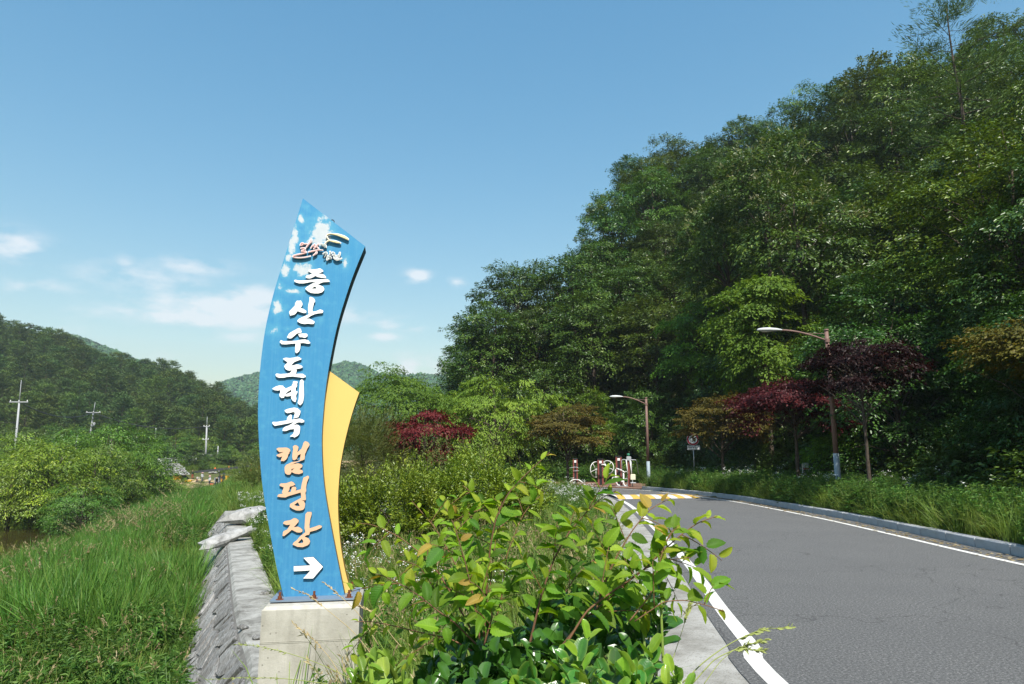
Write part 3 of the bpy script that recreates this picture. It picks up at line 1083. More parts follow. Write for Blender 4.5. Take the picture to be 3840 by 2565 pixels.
glyph('jang', 1040, 1900, k, [
    ([(195, 560), (250, 500), (450, 465), (570, 395), (650, 400), (740, 470), (730, 530), (570, 710), (710, 690), (800, 730), (870, 800), (860, 870), (780, 895), (680, 890), (500, 800), (400, 890), (230, 1020), (170, 1000), (200, 930), (180, 920), (220, 840), (340, 790), (450, 620), (330, 635), (220, 600)], []),
    ([(970, 260), (1040, 180), (1180, 180), (1190, 250), (1140, 430), (1110, 620), (1115, 750), (1300, 690), (1450, 635), (1545, 670), (1520, 730), (1350, 810), (1130, 870), (1100, 970), (1000, 990), (940, 1040), (1080, 1090), (1135, 1190), (1110, 1280), (1040, 1340), (880, 1400), (700, 1390), (525, 1310), (560, 1240), (680, 1150), (780, 1030), (880, 950), (970, 885), (940, 740), (950, 570)],
     [[(715, 1245), (845, 1110), (900, 1190), (880, 1250), (770, 1265)]])], P_)
k = 260 / 1456
ar = [onsign(1080 + u * k, 1980 + v * k, .024) for u, v in [(120, 805), (475, 785), (325, 625), (530, 610), (735, 815), (525, 1060), (318, 1060), (475, 890), (122, 910)]]
obj('arrow', prism(ar, .022, [M['letter'], M['letter_side']], name='arrow', front=.024), sign)


# small emblem above the lettering: coloured brush strokes on a white cut plate
def stroke(P, w, n=5, grow=0.0):
    P = np.array(P, float)
    w = np.full(len(P), w, float) if np.isscalar(w) else np.array(w, float)
    if len(P) > 2:
        s0 = np.linspace(0, 1, len(P))
        m = (len(P) - 1) * n + 1
        Q = smooth_line(P, m)
        w = np.interp(np.linspace(0, 1, m), s0, w)
        P = Q
    T = nrm(np.gradient(P, axis=0))
    Nn = np.column_stack([-T[:, 1], T[:, 0]])
    h = (w / 2 + grow)[:, None]
    cap = lambda c, t, n_, r, sg: [c + r * (math.cos(a) * sg * t + math.sin(a) * n_) for a in np.linspace(PI / 2 * .9, -PI / 2 * .9, 6)]
    A = list(P + Nn * h)
    B = list((P - Nn * h)[::-1])
    return A + cap(P[-1], T[-1], Nn[-1], h[-1][0], 1) + B + [q for q in cap(P[0], T[0], Nn[0], h[0][0], -1)][::-1]


M['emblem_pink'] = plain('emblem_pink', (.80, .46, .44), .5, .3, 0, .1)
M['emblem_grey'] = plain('emblem_grey', (.34, .38, .36), .5, .3, 0, .1)
M['emblem_cream'] = plain('emblem_cream', (.78, .66, .36), .5, .3, 0, .1)
emb = None
A = (1080, 870, 160 / 2091)
B = (1190, 860, 130 / 1568)
strokes = [
    (A, [(610, 650), (650, 570), (720, 548), (762, 585), (700, 640), (630, 672)], 40, 'emblem_pink'),
    (A, [(760, 590), (940, 580)], 36, 'emblem_pink'),
    (A, [(1130, 390), (1090, 500), (980, 640), (905, 760)], [70, 78, 64, 36], 'emblem_pink'),
    (A, [(640, 800), (790, 795), (835, 835), (760, 880), (670, 930), (760, 950), (860, 960), (880, 1000), (780, 1050), (560, 1095), (330, 1150), (245, 1200), (330, 1250), (600, 1265), (850, 1240), (1100, 1180)],
     [30, 46, 50, 48, 44, 42, 50, 52, 50, 40, 30, 24, 26, 24, 20, 14], 'emblem_pink'),
    (A, [(1310, 600), (1200, 690), (1130, 790)], [46, 46, 24], 'emblem_pink'),
    (A, [(1240, 690), (1320, 720)], 34, 'emblem_pink'),
    (A, [(1480, 590), (1390, 700), (1280, 820)], [58, 58, 30], 'emblem_pink'),
    (A, [(1440, 740), (1490, 810)], [30, 44], 'emblem_pink'),
    (A, [(1010, 985), (1200, 945), (1450, 892), (1700, 895)], [44, 40, 30, 14], 'emblem_pink'),
    (A, [(1395, 920), (1380, 1040), (1250, 1150)], [50, 66, 28], 'emblem_pink'),
    (B, [(1375, 445), (1200, 345), (900, 245), (600, 205), (450, 250), (425, 330), (490, 440), (560, 510)], [60, 90, 84, 60, 30, 22, 20, 18], 'emblem_cream'),
    (B, [(560, 515), (700, 535), (850, 570), (1040, 620)], [24, 70, 72, 26], 'emblem_cream'),
    (B, [(545, 515), (430, 560), (355, 650)], [22, 24, 22], 'emblem_cream'),
    (B, [(150, 672), (250, 710), (345, 740), (375, 800)], [10, 70, 110, 60], 'emblem_grey'),
    (B, [(280, 1105), (380, 1055), (420, 1080), (390, 1150), (325, 1260)], [36, 46, 50, 48, 40], 'emblem_grey'),
    (B, [(575, 1010), (605, 1070), (560, 1140)], [36, 46, 24], 'emblem_grey'),
    (B, [(480, 1190), (440, 1370)], [30, 44], 'emblem_grey'),
    (B, [(510, 1235), (600, 1240), (560, 1280), (630, 1290), (540, 1325)], 24, 'emblem_grey'),
    (B, [(700, 1040), (765, 1085)], [30, 40], 'emblem_grey'),
    (B, [(690, 1170), (780, 1150), (755, 1290)], [24, 34, 26], 'emblem_grey'),
    (B, [(805, 1200), (850, 1290)], [24, 34], 'emblem_grey'),
    (B, [(870, 1190), (950, 1185)], 22, 'emblem_grey'),
    (B, [(1020, 1060), (990, 1180), (920, 1310)], [46, 46, 28], 'emblem_grey'),
    (B, [(790, 1320), (880, 1375), (1000, 1350), (1095, 1310)], [24, 26, 20, 12], 'emblem_grey')]
emb = obj('emblem', MB().tube([(0, -.003, onsign(1180, 950)[1]), (0, -OFF, onsign(1180, 950)[1])], .006, 6).mesh('emblem_pin', M['steel']), sign)
for i, (C, P, w, mname) in enumerate(strokes):
    x0, y0, kk = C
    f0 = OFF + .0003 * i
    cv = lambda Q: [onsign(x0 + u * kk, y0 + v * kk, f0) for u, v in Q]
    obj('plate', prism(cv(stroke(P, w, grow=27)), .010, [M['letter'], M['letter_side']], name='plate', front=f0), emb)
    obj('brush_stroke', prism(cv(stroke(P, w)), .004, M[mname], name='brush_stroke', front=OFF + .009), emb)
# lifting eye on the top edge, mounting flange, bolts
e = onsign(1243, 823)
obj('lifting_eye', MB().ring((e[0], .06, e[1] - .005), (.6, 1, 0), .022, .005, 16, 6).mesh('lifting_eye', M['sign_side'], smooth=True), sign)
M['flange'] = plain('flange', (.20, .26, .33), .45, .4, .3, .2, 5)
obj('flange', MB().box((.005, .08, .006), (.665, .46, .012)).mesh('flange', M['flange']), sign)
for bx_, by_ in ((-.26, -.105), (.0, -.105), (.27, -.105), (-.26, .27), (.0, .27), (.27, .27)):
    b = MB()
    b.lathe((bx_, by_, .012), [(.030, 0), (.030, .003)], 12, 0)
    b.lathe((bx_, by_, .015), [(.0165, 0), (.0165, .022)], 6, 0)
    b.lathe((bx_, by_, .037), [(.0095, 0), (.0095, .030)], 10, 0)
    obj('anchor_bolt', b.mesh('anchor_bolt', M['rust']), sign)
t = NT('plinth')
oc = t.obco()
mp = t.n('ShaderNodeMapping')
mp.inputs['Scale'].default_value = (16, 16, 1.2)
t.l(oc, mp.inputs[0])
f = t.noise(1.0, 5, .6, mp.outputs[0])
g = t.noise(45, 5, .7, oc)
h = t.noise(2.5, 5, .6, oc)
c = t.ramp(h, [(.3, (.30, .285, .24)), (.5, (.42, .405, .35)), (.7, (.52, .50, .445))])
c = t.mix(t.m('MULTIPLY', t.m('SUBTRACT', f, .50), 2.2, True), c, (.24, .23, .19))
vo = t.n('ShaderNodeTexVoronoi')
vo.inputs['Scale'].default_value = 16
t.l(oc, vo.inputs['Vector'])
pit = t.m('LESS_THAN', vo.outputs['Distance'], .10)
c = t.mix(t.m('MULTIPLY', pit, .6), c, (.12, .11, .09))
M['plinth'] = t.done(t.bsdf(c, .9, .15, bump=g, bs=.35, bd=.008))
pb = MB()
PWd, PD = .725, .74
pb.box((0, .10, -.66), (PWd, PD, 1.30), bev=.025)
obj('plinth', pb.mesh('plinth', M['plinth']), sign)
cb = MB()
for dz in (-.262, -.272):
    cb.box((0, .10 - PD / 2 - .0005, dz), (PWd * .995, .004, .003))
obj('formwork_seam', cb.mesh('formwork_seam', M['plinth']), sign)
# ---------------------------------------------------------------- plant builders
def leaf_arrays(P, D, N, L, W, fold=.22, droop=.10, hexa=False):
    D = nrm(D)
    S = nrm(np.cross(D, N))
    N = np.cross(S, D)
    L = L[:, None]
    W = W[:, None]
    n = len(P)
    if not hexa:
        V = np.stack([P, P + D * L * .45 + S * W * .5 + N * W * fold, P + D * L - N * L * droop, P + D * L * .45 - S * W * .5 + N * W * fold], 1)
        b = np.arange(n)[:, None] * 4
        F = np.concatenate([b + [0, 1, 2], b + [0, 2, 3]])
        return V.reshape(-1, 3), F, 4
    V = np.stack([P, P + D * L * .28 + S * W * .46 + N * W * fold, P + D * L * .68 + S * W * .40 + N * (W * fold - L * droop * .4), P + D * L - N * L * droop,
                  P + D * L * .68 - S * W * .40 + N * (W * fold - L * droop * .4), P + D * L * .28 - S * W * .46 + N * W * fold], 1)
    b = np.arange(n)[:, None] * 6
    F = np.concatenate([b + [0, 1, 2], b + [0, 2, 3], b + [0, 3, 4], b + [0, 4, 5]])
    return V.reshape(-1, 3), F, 6


UP = np.array([0, 0, 1.0])


def crown_sprays(r, n, c, rad, lobes=12, shell=.5, zmin=-.55, lob=.34, lz=.72):
    """leaf sprays on the outside of many rounded boughs that together fill a crown"""
    rad = np.array(rad)
    ld = nrm(r.normal(size=(lobes * 8, 3)))
    ld = ld[ld[:, 2] > zmin]
    keep = [ld[0]]
    for q in ld[1:]:
        if len(keep) < lobes and min(np.linalg.norm(q - k_) for k_ in keep) > 1.5 / math.sqrt(lobes):
            keep.append(q)
    ld = np.array(keep)
    L = len(ld)
    lu = r.uniform(.42, .82, L)
    lc = np.array(c) + ld * lu[:, None] * rad
    lr = r.uniform(.75, 1.25, L) * lob
    w = lr ** 2 / np.sum(lr ** 2)
    k = r.choice(L, n, p=w)
    e = nrm(r.normal(size=(n, 3)) + ld[k] * .55 + [0, 0, .30])
    m = min(rad[0], rad[1])
    P = lc[k] + e * (lr[k] * r.uniform(.62, 1.06, n))[:, None] * np.array([m, m, m * lz])
    return P, nrm(e * .75 + ld[k] * .35), k


def spray_leaves(r, C, O, nl, sl, sw, leaf, ratio, droop=.3, upn=1.0, vj=.1, hexa=False, vbase=None, hang=.25):
    n = len(C)
    O = nrm(O)
    S = nrm(np.cross(O, UP) + 1e-6)
    u = r.uniform(0, 1, (n, nl))
    s = r.uniform(-1, 1, (n, nl))
    k = r.uniform(.75, 1.3, (n, 1))
    P = C[:, None] + O[:, None] * ((u - .35) * sl * k)[..., None] + S[:, None] * (s * sw * k * (1 - .55 * u))[..., None] \
        + UP * (-droop * u ** 2 * sl * k + r.normal(0, vj, (n, nl)))[..., None]
    D = O[:, None] * r.uniform(.3, 1.0, (n, nl, 1)) + S[:, None] * (np.sign(s) * r.uniform(.2, .9, (n, nl)))[..., None] - UP * (hang + r.uniform(-.2, .4, (n, nl)))[..., None]
    N = UP * upn * .8 + r.normal(0, .34, (n, nl, 3)) + O[:, None] * .55
    L = leaf * r.uniform(.65, 1.25, (n, nl))
    v = np.clip((r.uniform(0, 1, (n, 1)) * .55 if vbase is None else vbase[:, None]) + r.uniform(0, .45, (n, nl)), 0, 1)
    V, F, q = leaf_arrays(P.reshape(-1, 3), D.reshape(-1, 3), N.reshape(-1, 3), L.ravel(), (L * ratio).ravel(), hexa=hexa)
    return V, F, np.repeat(v.ravel(), q)


def branch_mesh(r, H, tr, c, rad, C, nb=26, lean=.25, fork=.35, name='trunk', mat='bark', n0=8):
    mb = MB()
    k = 9
    zt = np.linspace(0, 1, k)
    off = np.cumsum(r.normal(0, lean * H / 40, (k, 2)), 0)
    tp = np.column_stack([off * zt[:, None], zt * (c[2] + rad[2] * .55)])
    mb.tube(tp, tr * (1 - .82 * zt) * np.where(zt == 0, 1.35, 1), n0)
    idx = r.choice(len(C), min(nb, len(C)), replace=False)
    for i in idx:
        e = C[i]
        zs = min(max(fork * H, e[2] - rad[2] * r.uniform(.3, .9)), tp[-1][2] * .95)
        t = zs / tp[-1][2]
        s = np.array([np.interp(t, zt, tp[:, q]) for q in range(3)])
        m = s * .45 + e * .55 + np.array([0, 0, .10 * rad[2]]) + r.normal(0, .05 * rad[0], 3)
        r0 = tr * (1 - .82 * t) * .5
        mb.tube([s, (s + m) / 2 + r.normal(0, .02 * rad[0], 3), m, (m + e) / 2, e], [r0, r0 * .7, r0 * .5, r0 * .32, r0 * .12], 5, cap=False)
    return mb.mesh(name, M[mat], smooth=True)


def make_tree(name, label, cat, seed, H, cz, rad, nsp, nl, leaf, ratio=.5, mat='leaf_forest', tr=.16, sl=1.2, sw=.55, flat=.45, droop=.3, shell=.5,
              lobes=12, zmin=-.55, hexa=False, nb=26, fork=.3, barkm='bark', group=None, vj=.10, hang=.25, lob=.40, upn=1.0, lz=.72):
    r = np.random.default_rng(seed)
    c = (0, 0, cz)
    C, d, u = crown_sprays(r, nsp, c, rad, lobes, shell, zmin, lob, lz)
    O = d * [1, 1, flat] + r.normal(0, .22, d.shape)
    V, F, v = spray_leaves(r, C, O, nl, sl, sw, leaf, ratio, droop, hexa=hexa, vj=vj, hang=hang, upn=upn)
    root = thing(name, label, cat, group=group)
    obj('trunk', branch_mesh(r, H, tr, c, rad, C, nb=nb, fork=fork, mat=barkm), root)
    obj('crown', mesh_np('crown', V, F, M[mat], a=v), root)
    return root


def make_pine(name, label, seed, H=10, mat='leaf_pine', n=2600, lf=.50, lw=.20, group=None, spread=2.3, flat=True, cat='pine tree'):
    """layered red pine: flat plates of needle tufts on near level boughs"""
    r = np.random.default_rng(seed)
    mb = MB()
    zt = np.linspace(0, 1, 8)
    tp = np.column_stack([np.cumsum(r.normal(0, .05 * H / 10, (8, 2)), 0), zt * H])
    mb.tube(tp, .14 * (1 - .85 * zt), 6)
    nb = 30
    Cs, Os, ls = [], [], []
    for i in range(nb):
        t = .30 + .68 * (i / nb)
        a = i * 2.4 + r.uniform(-.5, .5)
        ln = spread * (1.05 - t) ** .38 * r.uniform(.65, 1.2)
        s = np.array([np.interp(t, zt, tp[:, q]) for q in range(3)])
        e = s + np.array([math.cos(a) * ln, math.sin(a) * ln, .16 * ln + r.uniform(-.15, .15)])
        m = (s + e) / 2 - [0, 0, .06 * ln]
        mb.tube([s, m, e], [.045 * (1.2 - t), .03 * (1.2 - t), .012], 4, cap=False)
        for q in np.linspace(.30, 1.05, 7):
            for _ in range(2):
                Cs.append(s + (e - s) * q + r.normal(0, [.20, .20, .07], 3) * (ln * .5 + .3))
                Os.append([math.cos(a), math.sin(a), .5])
    for _ in range(44):
        Cs.append(tp[-1] + r.normal(0, [.6, .6, .25], 3))
        Os.append([r.normal(), r.normal(), 1.2])
    Cs, Os = np.array(Cs), np.array(Os, float)
    nt_ = max(2, n // len(Cs))
    V, F, v = spray_leaves(r, Cs, Os, nt_, .55, .45, lf, lw, .05, vj=.08, hang=-.35)
    root = thing(name, label, cat, group=group)
    obj('trunk', mb.mesh('trunk', M['bark'], smooth=True), root)
    obj('crown', mesh_np('crown', V, F, M[mat], a=v), root)
    return root


# blades --------------------------------------------------------------
def blade_arrays(r, B, az, Ln, Wd, lean, curl, k=4):
    n = len(B)
    t = np.linspace(0, 1, k + 1)
    h = np.stack([np.cos(az), np.sin(az), np.zeros(n)], 1)
    s = np.stack([-np.sin(az), np.cos(az), np.zeros(n)], 1)
    th = lean[:, None] + curl[:, None] * t[None] ** 1.5
    dl = Ln[:, None] / k
    x = np.concatenate([np.zeros((n, 1)), np.cumsum(np.sin(th[:, :-1]) * dl, 1)], 1)
    z = np.concatenate([np.zeros((n, 1)), np.cumsum(np.cos(th[:, :-1]) * dl, 1)], 1)
    P = B[:, None] + h[:, None] * x[..., None] + UP * z[..., None]
    w = Wd[:, None] * np.array([.6, 1, .9, .6, .04] if k == 4 else np.linspace(1, .05, k + 1))[None] / 2
    V = np.stack([P + s[:, None] * w[..., None], P - s[:, None] * w[..., None]], 2).reshape(n, -1, 3)
    b = (np.arange(n) * 2 * (k + 1))[:, None]
    F = np.concatenate([b + np.array([2 * j, 2 * j + 1, 2 * j + 3, 2 * j + 2]) for j in range(k)])
    return V.reshape(-1, 3), F, 2 * (k + 1), P


def tuft_mesh(name, seed, n, R, L, W, lean, curl, mat, k=4):
    r = np.random.default_rng(seed)
    a = r.uniform(0, 2 * PI, n)
    rr = R * np.sqrt(r.uniform(0, 1, n))
    B = np.stack([np.cos(a) * rr, np.sin(a) * rr, np.zeros(n) - .03], 1)
    az = a + r.normal(0, .8, n)
    V, F, q, _ = blade_arrays(r, B, az, r.uniform(.6, 1.1, n) * L, r.uniform(.7, 1.2, n) * W, np.abs(r.normal(lean, lean * .6, n)), r.uniform(.2, 1.2, n) * curl, k)
    v = np.repeat(r.uniform(0, 1, n) ** 1.3, q)
    return mesh_np(name, V, F, M[mat], a=v)


def plume_mesh(name, seed, n, H, mat_s='grass_fine', mat_h='grass_dry', hl=.16, R=.10, lean=.16, fluffy=False):
    """thin stalks ending in seed heads"""
    r = np.random.default_rng(seed)
    mb = MB()
    for i in range(n):
        a = r.uniform(0, 2 * PI)
        b = np.array([math.cos(a), math.sin(a), 0]) * R * r.uniform(0, 1)
        h = np.array([math.cos(a), math.sin(a), 0])
        l = H * r.uniform(.75, 1.1)
        t = np.linspace(0, 1, 6)
        P = b + h * (l * lean * 2 * t ** 2)[:, None] * r.uniform(.4, 1.3) + UP * (l * t * (1 - .18 * t))[:, None]
        mb.tube(P, [.0022, .002, .002, .0016, .0012, .0008], 3, 0, cap=False, a=r.uniform(0, 1))
        m = 14 if fluffy else 9
        tt = r.uniform(1 - hl / l, 1, m)
        Q = np.stack([np.interp(tt, t, P[:, q]) for q in range(3)], 1)
        T = P[-1] - P[-2]
        T /= np.linalg.norm(T)
        D = T + r.normal(0, .35, (m, 3))
        Ls = r.uniform(.02, .05, m) * (2.2 if fluffy else 1)
        V, F, q = leaf_arrays(Q, D, r.normal(size=(m, 3)), Ls, Ls * (.22 if fluffy else .3))
        mb.add(V, F, 1, r.uniform(.3, 1))
    return mb.mesh(name, [M[mat_s], M[mat_h]], attr=True)


def weed_mesh(name, seed, n, H, leafL, mat='weed', flowers=0, R=.14, leaves=16, ratio=.22, fl=.011):
    """leafy upright stems; flowers = heads per stem (small white daisies)"""
    r = np.random.default_rng(seed)
    mb = MB()
    for i in range(n):
        a = r.uniform(0, 2 * PI)
        b = np.array([math.cos(a), math.sin(a), 0]) * R * r.uniform(0, 1)
        l = H * r.uniform(.65, 1.12)
        t = np.linspace(0, 1, 5)
        h = np.array([math.cos(a), math.sin(a), 0])
        P = b + h * (l * .16 * t ** 1.5)[:, None] * r.uniform(-.3, 1.2) + UP * (l * t)[:, None]
        mb.tube(P, [.004, .0035, .003, .0022, .0015], 3, 0, cap=False, a=r.uniform(.2, .7))
        m = leaves
        tt = r.uniform(.05, .93, m)
        Q = np.stack([np.interp(tt, t, P[:, q]) for q in range(3)], 1)
        az = r.uniform(0, 2 * PI, m)
        D = np.stack([np.cos(az), np.sin(az), r.uniform(.1, .8, m)], 1)
        Ls = leafL * r.uniform(.6, 1.2, m) * (1.15 - .7 * tt)
        V, F, q = leaf_arrays(Q, D, UP + r.normal(0, .4, (m, 3)), Ls, Ls * ratio, droop=.3)
        mb.add(V, F, 0, np.repeat(r.uniform(0, 1, m), q))
        for f in range(flowers):
            p = P[-1] + np.array([r.normal(0, .032), r.normal(0, .032), r.uniform(-.05, .03)])
            mb.tube([P[-1] - [0, 0, .07], p], .0012, 3, 0, cap=False, a=.5)
            nn = 7
            ang = np.arange(nn) * 2 * PI / nn
            nrmv = nrm(UP + r.normal(0, .35, 3))
            ux = nrm(np.cross(nrmv, [1, .2, 0]))
            uy = np.cross(nrmv, ux)
            ringp = p + fl * (np.cos(ang)[:, None] * ux + np.sin(ang)[:, None] * uy) - nrmv * .003
            mb.add(np.concatenate([[p + nrmv * .003], ringp]), [[0, j + 1, (j + 1) % nn + 1] for j in range(nn)], 1, .5)
    return mb.mesh(name, [M[mat], M['petal']], attr=True)


# scatter: one object of uncountable growth, instanced on points ---------
def scatter(name, label, cat, meshes, P, sc, seed=1, tilt=.12, group=None, rot=None):
    r = np.random.default_rng(seed)
    n = len(P)
    me = bpy.data.meshes.new(name)
    me.vertices.add(n)
    me.vertices.foreach_set('co', np.ascontiguousarray(P, dtype=np.float32).ravel())
    at = me.attributes.new('rot', 'FLOAT_VECTOR', 'POINT')
    R = np.column_stack([r.normal(0, tilt, n), r.normal(0, tilt, n), r.uniform(0, 2 * PI, n)]) if rot is None else rot
    at.data.foreach_set('vector', R.astype(np.float32).ravel())
    at = me.attributes.new('scl', 'FLOAT', 'POINT')
    at.data.foreach_set('value', np.asarray(sc, dtype=np.float32) * np.ones(n, dtype=np.float32))
    at = me.attributes.new('idx', 'INT', 'POINT')
    at.data.foreach_set('value', r.integers(0, len(meshes), n).astype(np.int32))
    o = obj(name, me)
    tag(o, label, cat, group, 'stuff')
    ng = bpy.data.node_groups.new(name, 'GeometryNodeTree')
    ng.interface.new_socket('Geometry', in_out='INPUT', socket_type='NodeSocketGeometry')
    ng.interface.new_socket('Geometry', in_out='OUTPUT', socket_type='NodeSocketGeometry')
    gi, go = ng.nodes.new('NodeGroupInput'), ng.nodes.new('NodeGroupOutput')
    iop = ng.nodes.new('GeometryNodeInstanceOnPoints')
    jn = ng.nodes.new('GeometryNodeJoinGeometry')
    for m in meshes:
        po = bpy.data.objects.new(m.name + '_source', m)
        oi = ng.nodes.new('GeometryNodeObjectInfo')
        oi.inputs['Object'].default_value = po
        oi.inputs['As Instance'].default_value = True
        ng.links.new(oi.outputs['Geometry'], jn.inputs[0])

    def na(nm, ty):
        q = ng.nodes.new('GeometryNodeInputNamedAttribute')
        q.data_type = ty
        q.inputs[0].default_value = nm
        return [s for s in q.outputs if s.enabled and s.name == 'Attribute'][0]
    ng.links.new(gi.outputs[0], iop.inputs['Points'])
    ng.links.new(jn.outputs[0], iop.inputs['Instance'])
    iop.inputs['Pick Instance'].default_value = True
    ng.links.new(na('idx', 'INT'), iop.inputs['Instance Index'])
    ng.links.new(na('rot', 'FLOAT_VECTOR'), iop.inputs['Rotation'])
    ng.links.new(na('scl', 'FLOAT'), iop.inputs['Scale'])
    ng.links.new(iop.outputs[0], go.inputs[0])
    md = o.modifiers.new('growth', 'NODES')
    md.node_group = ng
    return o


def spread(n, x0, x1, y0, y1, cond, seed):
    r = np.random.default_rng(seed)
    x = r.uniform(x0, x1, n)
    y = r.uniform(y0, y1, n)
    m = cond(x, y)
    x, y = x[m], y[m]
    return np.column_stack([x, y, gz(x, y)])


def inview(x, y, m=.06):
    u = x / np.maximum(y, .3)
    return (u > -.80 - m) & (u < .80 + m) & (y > .3)
# ---------------------------------------------------------------- hillside forest on the right
FG = 'trees of the hillside forest'
protos = []
spec = [  # seed H cz rad nsp nl leaf ratio droop
    (11, 12, 7.0, (3.4, 3.4, 5.2), 330, 50, .20, .44, .30),
    (12, 11, 6.4, (3.8, 3.6, 4.8), 340, 50, .19, .50, .22),
    (13, 13, 7.8, (3.2, 3.3, 5.6), 330, 50, .21, .42, .34),
    (14, 10, 5.8, (3.5, 3.7, 4.6), 330, 50, .185, .55, .22)]
FLAB = 'leafy deciduous tree packed among others on the forested slope beside the road'
for sd_, H, cz, rad, nsp, nl, lf, ra, dr in spec:
    protos.append(make_tree('forest_tree', FLAB, 'tree', sd_, H, cz, rad, nsp, nl, lf, ra, 'leaf_forest', sl=1.0, sw=.55, droop=dr, lobes=24, group=FG, zmin=-.8, lob=.36))
near = [make_tree('forest_tree', FLAB, 'tree', 21 + i, 11, 6.0, (3.6, 3.6, 5.0), 600, 44, .14, .48, 'leaf_forest', sl=1.0, sw=.45, droop=.36, lobes=30, group=FG, zmin=-.95, hexa=True, vj=.07, lob=.32) for i in range(2)]
used = set()


def plant(p, loc, rz, sc, label, group, color=None):
    global last_plant
    if p.name not in used:
        used.add(p.name)
        last_plant = p
        p.location = loc
        p.rotation_euler = (0, 0, rz)
        p.scale = (sc, sc, sc) if np.isscalar(sc) else sc
        p['label'] = label
        p['group'] = group
        if color is not None:
            for ch in p.children:
                ch.color = color
        return p
    last_plant = dup(p, loc, rz, sc, label, group, color)
    return last_plant


r = np.random.default_rng(5)
pts = []
tries = 0
while tries < 9000:
    tries += 1
    x, y = r.uniform(-32, 62), r.uniform(-14, 105)
    d, s, tt = seg_dist(np.array([x]), np.array([y]), FRONT)
    d, s, tt = d[0], s[0], tt[0]
    if s < 0 or d < .7 or d > 36:
        continue
    if x / max(y, 1) < -.055 and y > 40:
        continue
    if y < 2 and d > 8:
        continue
    u = x / max(y, .5)
    if u > 1.15 and y > 2 or (y < 2 and x > 26):
        continue
    if d > 24 and u > .9:
        continue
    ms = 3.3 + .03 * d
    if all((x - a) ** 2 + (y - b) ** 2 > ms * ms for a, b, *_ in pts):
        pts.append((x, y, d, tt))
tints = [(1, 1, 1, 1), (.8, .95, .85, 1), (1.25, 1.12, .8, 1), (.62, .78, .68, 1), (1.5, 1.3, .75, 1), (1.0, 1.08, 1.0, 1), (1.15, 1.2, 1.05, 1)]
TINTW = ['mid green', 'cool green', 'yellowish green', 'very dark green', 'bright yellow green', 'fresh green', 'pale green']


def zone(x, y, zt_):
    u = x / max(y, .5)
    a = 'left of the far lamp' if u < .19 else ('between the two street lamps' if u < .46 else ('right of the near lamp post' if u < .80 else 'beyond the right edge'))
    return a


for x, y, d, tt in pts:
    z = float(gz(np.array([x]), np.array([y]))[0])
    dist = math.hypot(x, y)
    pr = near if (dist < 32 and d < 14) else protos
    sc = r.uniform(.82, 1.15) * (0.74 if d < 4 else 1.0)
    if tt > 5.5:
        sc *= 1.12
    plant(pr[r.integers(len(pr))], (x, y, z - .3 - (1.2 if d < 5 else 0)), r.uniform(0, 6.28), (sc * r.uniform(.85, 1.2), sc * r.uniform(.85, 1.2), sc * r.uniform(.88, 1.12)), FLAB, FG, None)
    k_ = r.integers(len(tints))
    o_ = last_plant
    for ch in o_.children:
        ch.color = tints[k_]
    o_['label'] = '%s tree, %s row of hillside forest, %s' % (TINTW[k_], 'front' if d < 5 else ('middle' if d < 16 else 'upper'), zone(x, y, z))

plant(protos[0], (-1.6, 57, 2.6), 1.0, 1.15, 'big spreading tree at the left end of the hillside forest', FG, (1, 1, .9, 1))
plant(protos[2], (.6, 63, 6.0), 2.2, 1.2, 'tall tree behind the left end of the hillside forest', FG, (.9, 1, .9, 1))

# chestnuts in pale bloom high on the slope
bloom = make_tree('blossoming_tree', 'tree', 'tree', 25, 11, 6.4, (3.3, 3.2, 4.4), 330, 34, .22, .45, 'leaf_forest', sl=1.0, sw=.5, droop=.3, lobes=22, zmin=-.8, lob=.36)
rb_ = np.random.default_rng(8)
C_, d_, _k = crown_sprays(np.random.default_rng(25), 330, (0, 0, 6.4), (3.3, 3.2, 4.4), 22, .5, -.8, .36)
m_ = (C_[:, 2] > 6.2) & (rb_.uniform(0, 1, len(C_)) < .5)
V, F, v = spray_leaves(rb_, C_[m_] + [0, 0, .12], d_[m_] + [0, 0, .5], 9, .5, .3, .24, .16, -.1, vj=.05, hang=-.3)
M['bloom'] = foliage('bloom', (.30, .32, .20), (.50, .50, .36), trans=.2, objvar=.05)
obj('blossom', mesh_np('blossom', V, F, M['bloom'], a=v), bloom)
for i, (px, py, Y_, lab) in enumerate([(2860, 620, 40, 'tree in pale blossom on the upper slope, the highest one'), (2720, 800, 44, 'tree in pale blossom on the slope left of the highest one'), (2990, 780, 36, 'tree in pale blossom on the slope lower right of the highest one')]):
    q = aty(px, py, Y_)
    plant(bloom, (q[0], Y_, q[2] - 8.6), i * 1.7, 1.05, lab, 'blossoming trees of the slope', (1.05, 1.05, .95, 1))

# pine on the skyline at the top right
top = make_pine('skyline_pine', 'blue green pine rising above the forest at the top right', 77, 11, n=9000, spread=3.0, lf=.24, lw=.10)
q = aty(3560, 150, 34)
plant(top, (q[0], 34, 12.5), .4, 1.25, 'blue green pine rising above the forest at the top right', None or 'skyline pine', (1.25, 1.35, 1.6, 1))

# ---------------------------------------------------------------- single trees by the road
def place(t, px, py, Y, rz=0., sc=1., z=None):
    p = aty(px, py, Y)
    zz = float(gz(np.array([p[0]]), np.array([Y]))[0]) if z is None else z
    t.location = (p[0], Y, zz)
    t.rotation_euler = (0, 0, rz)
    t.scale = (sc, sc, sc) if np.isscalar(sc) else sc
    return t


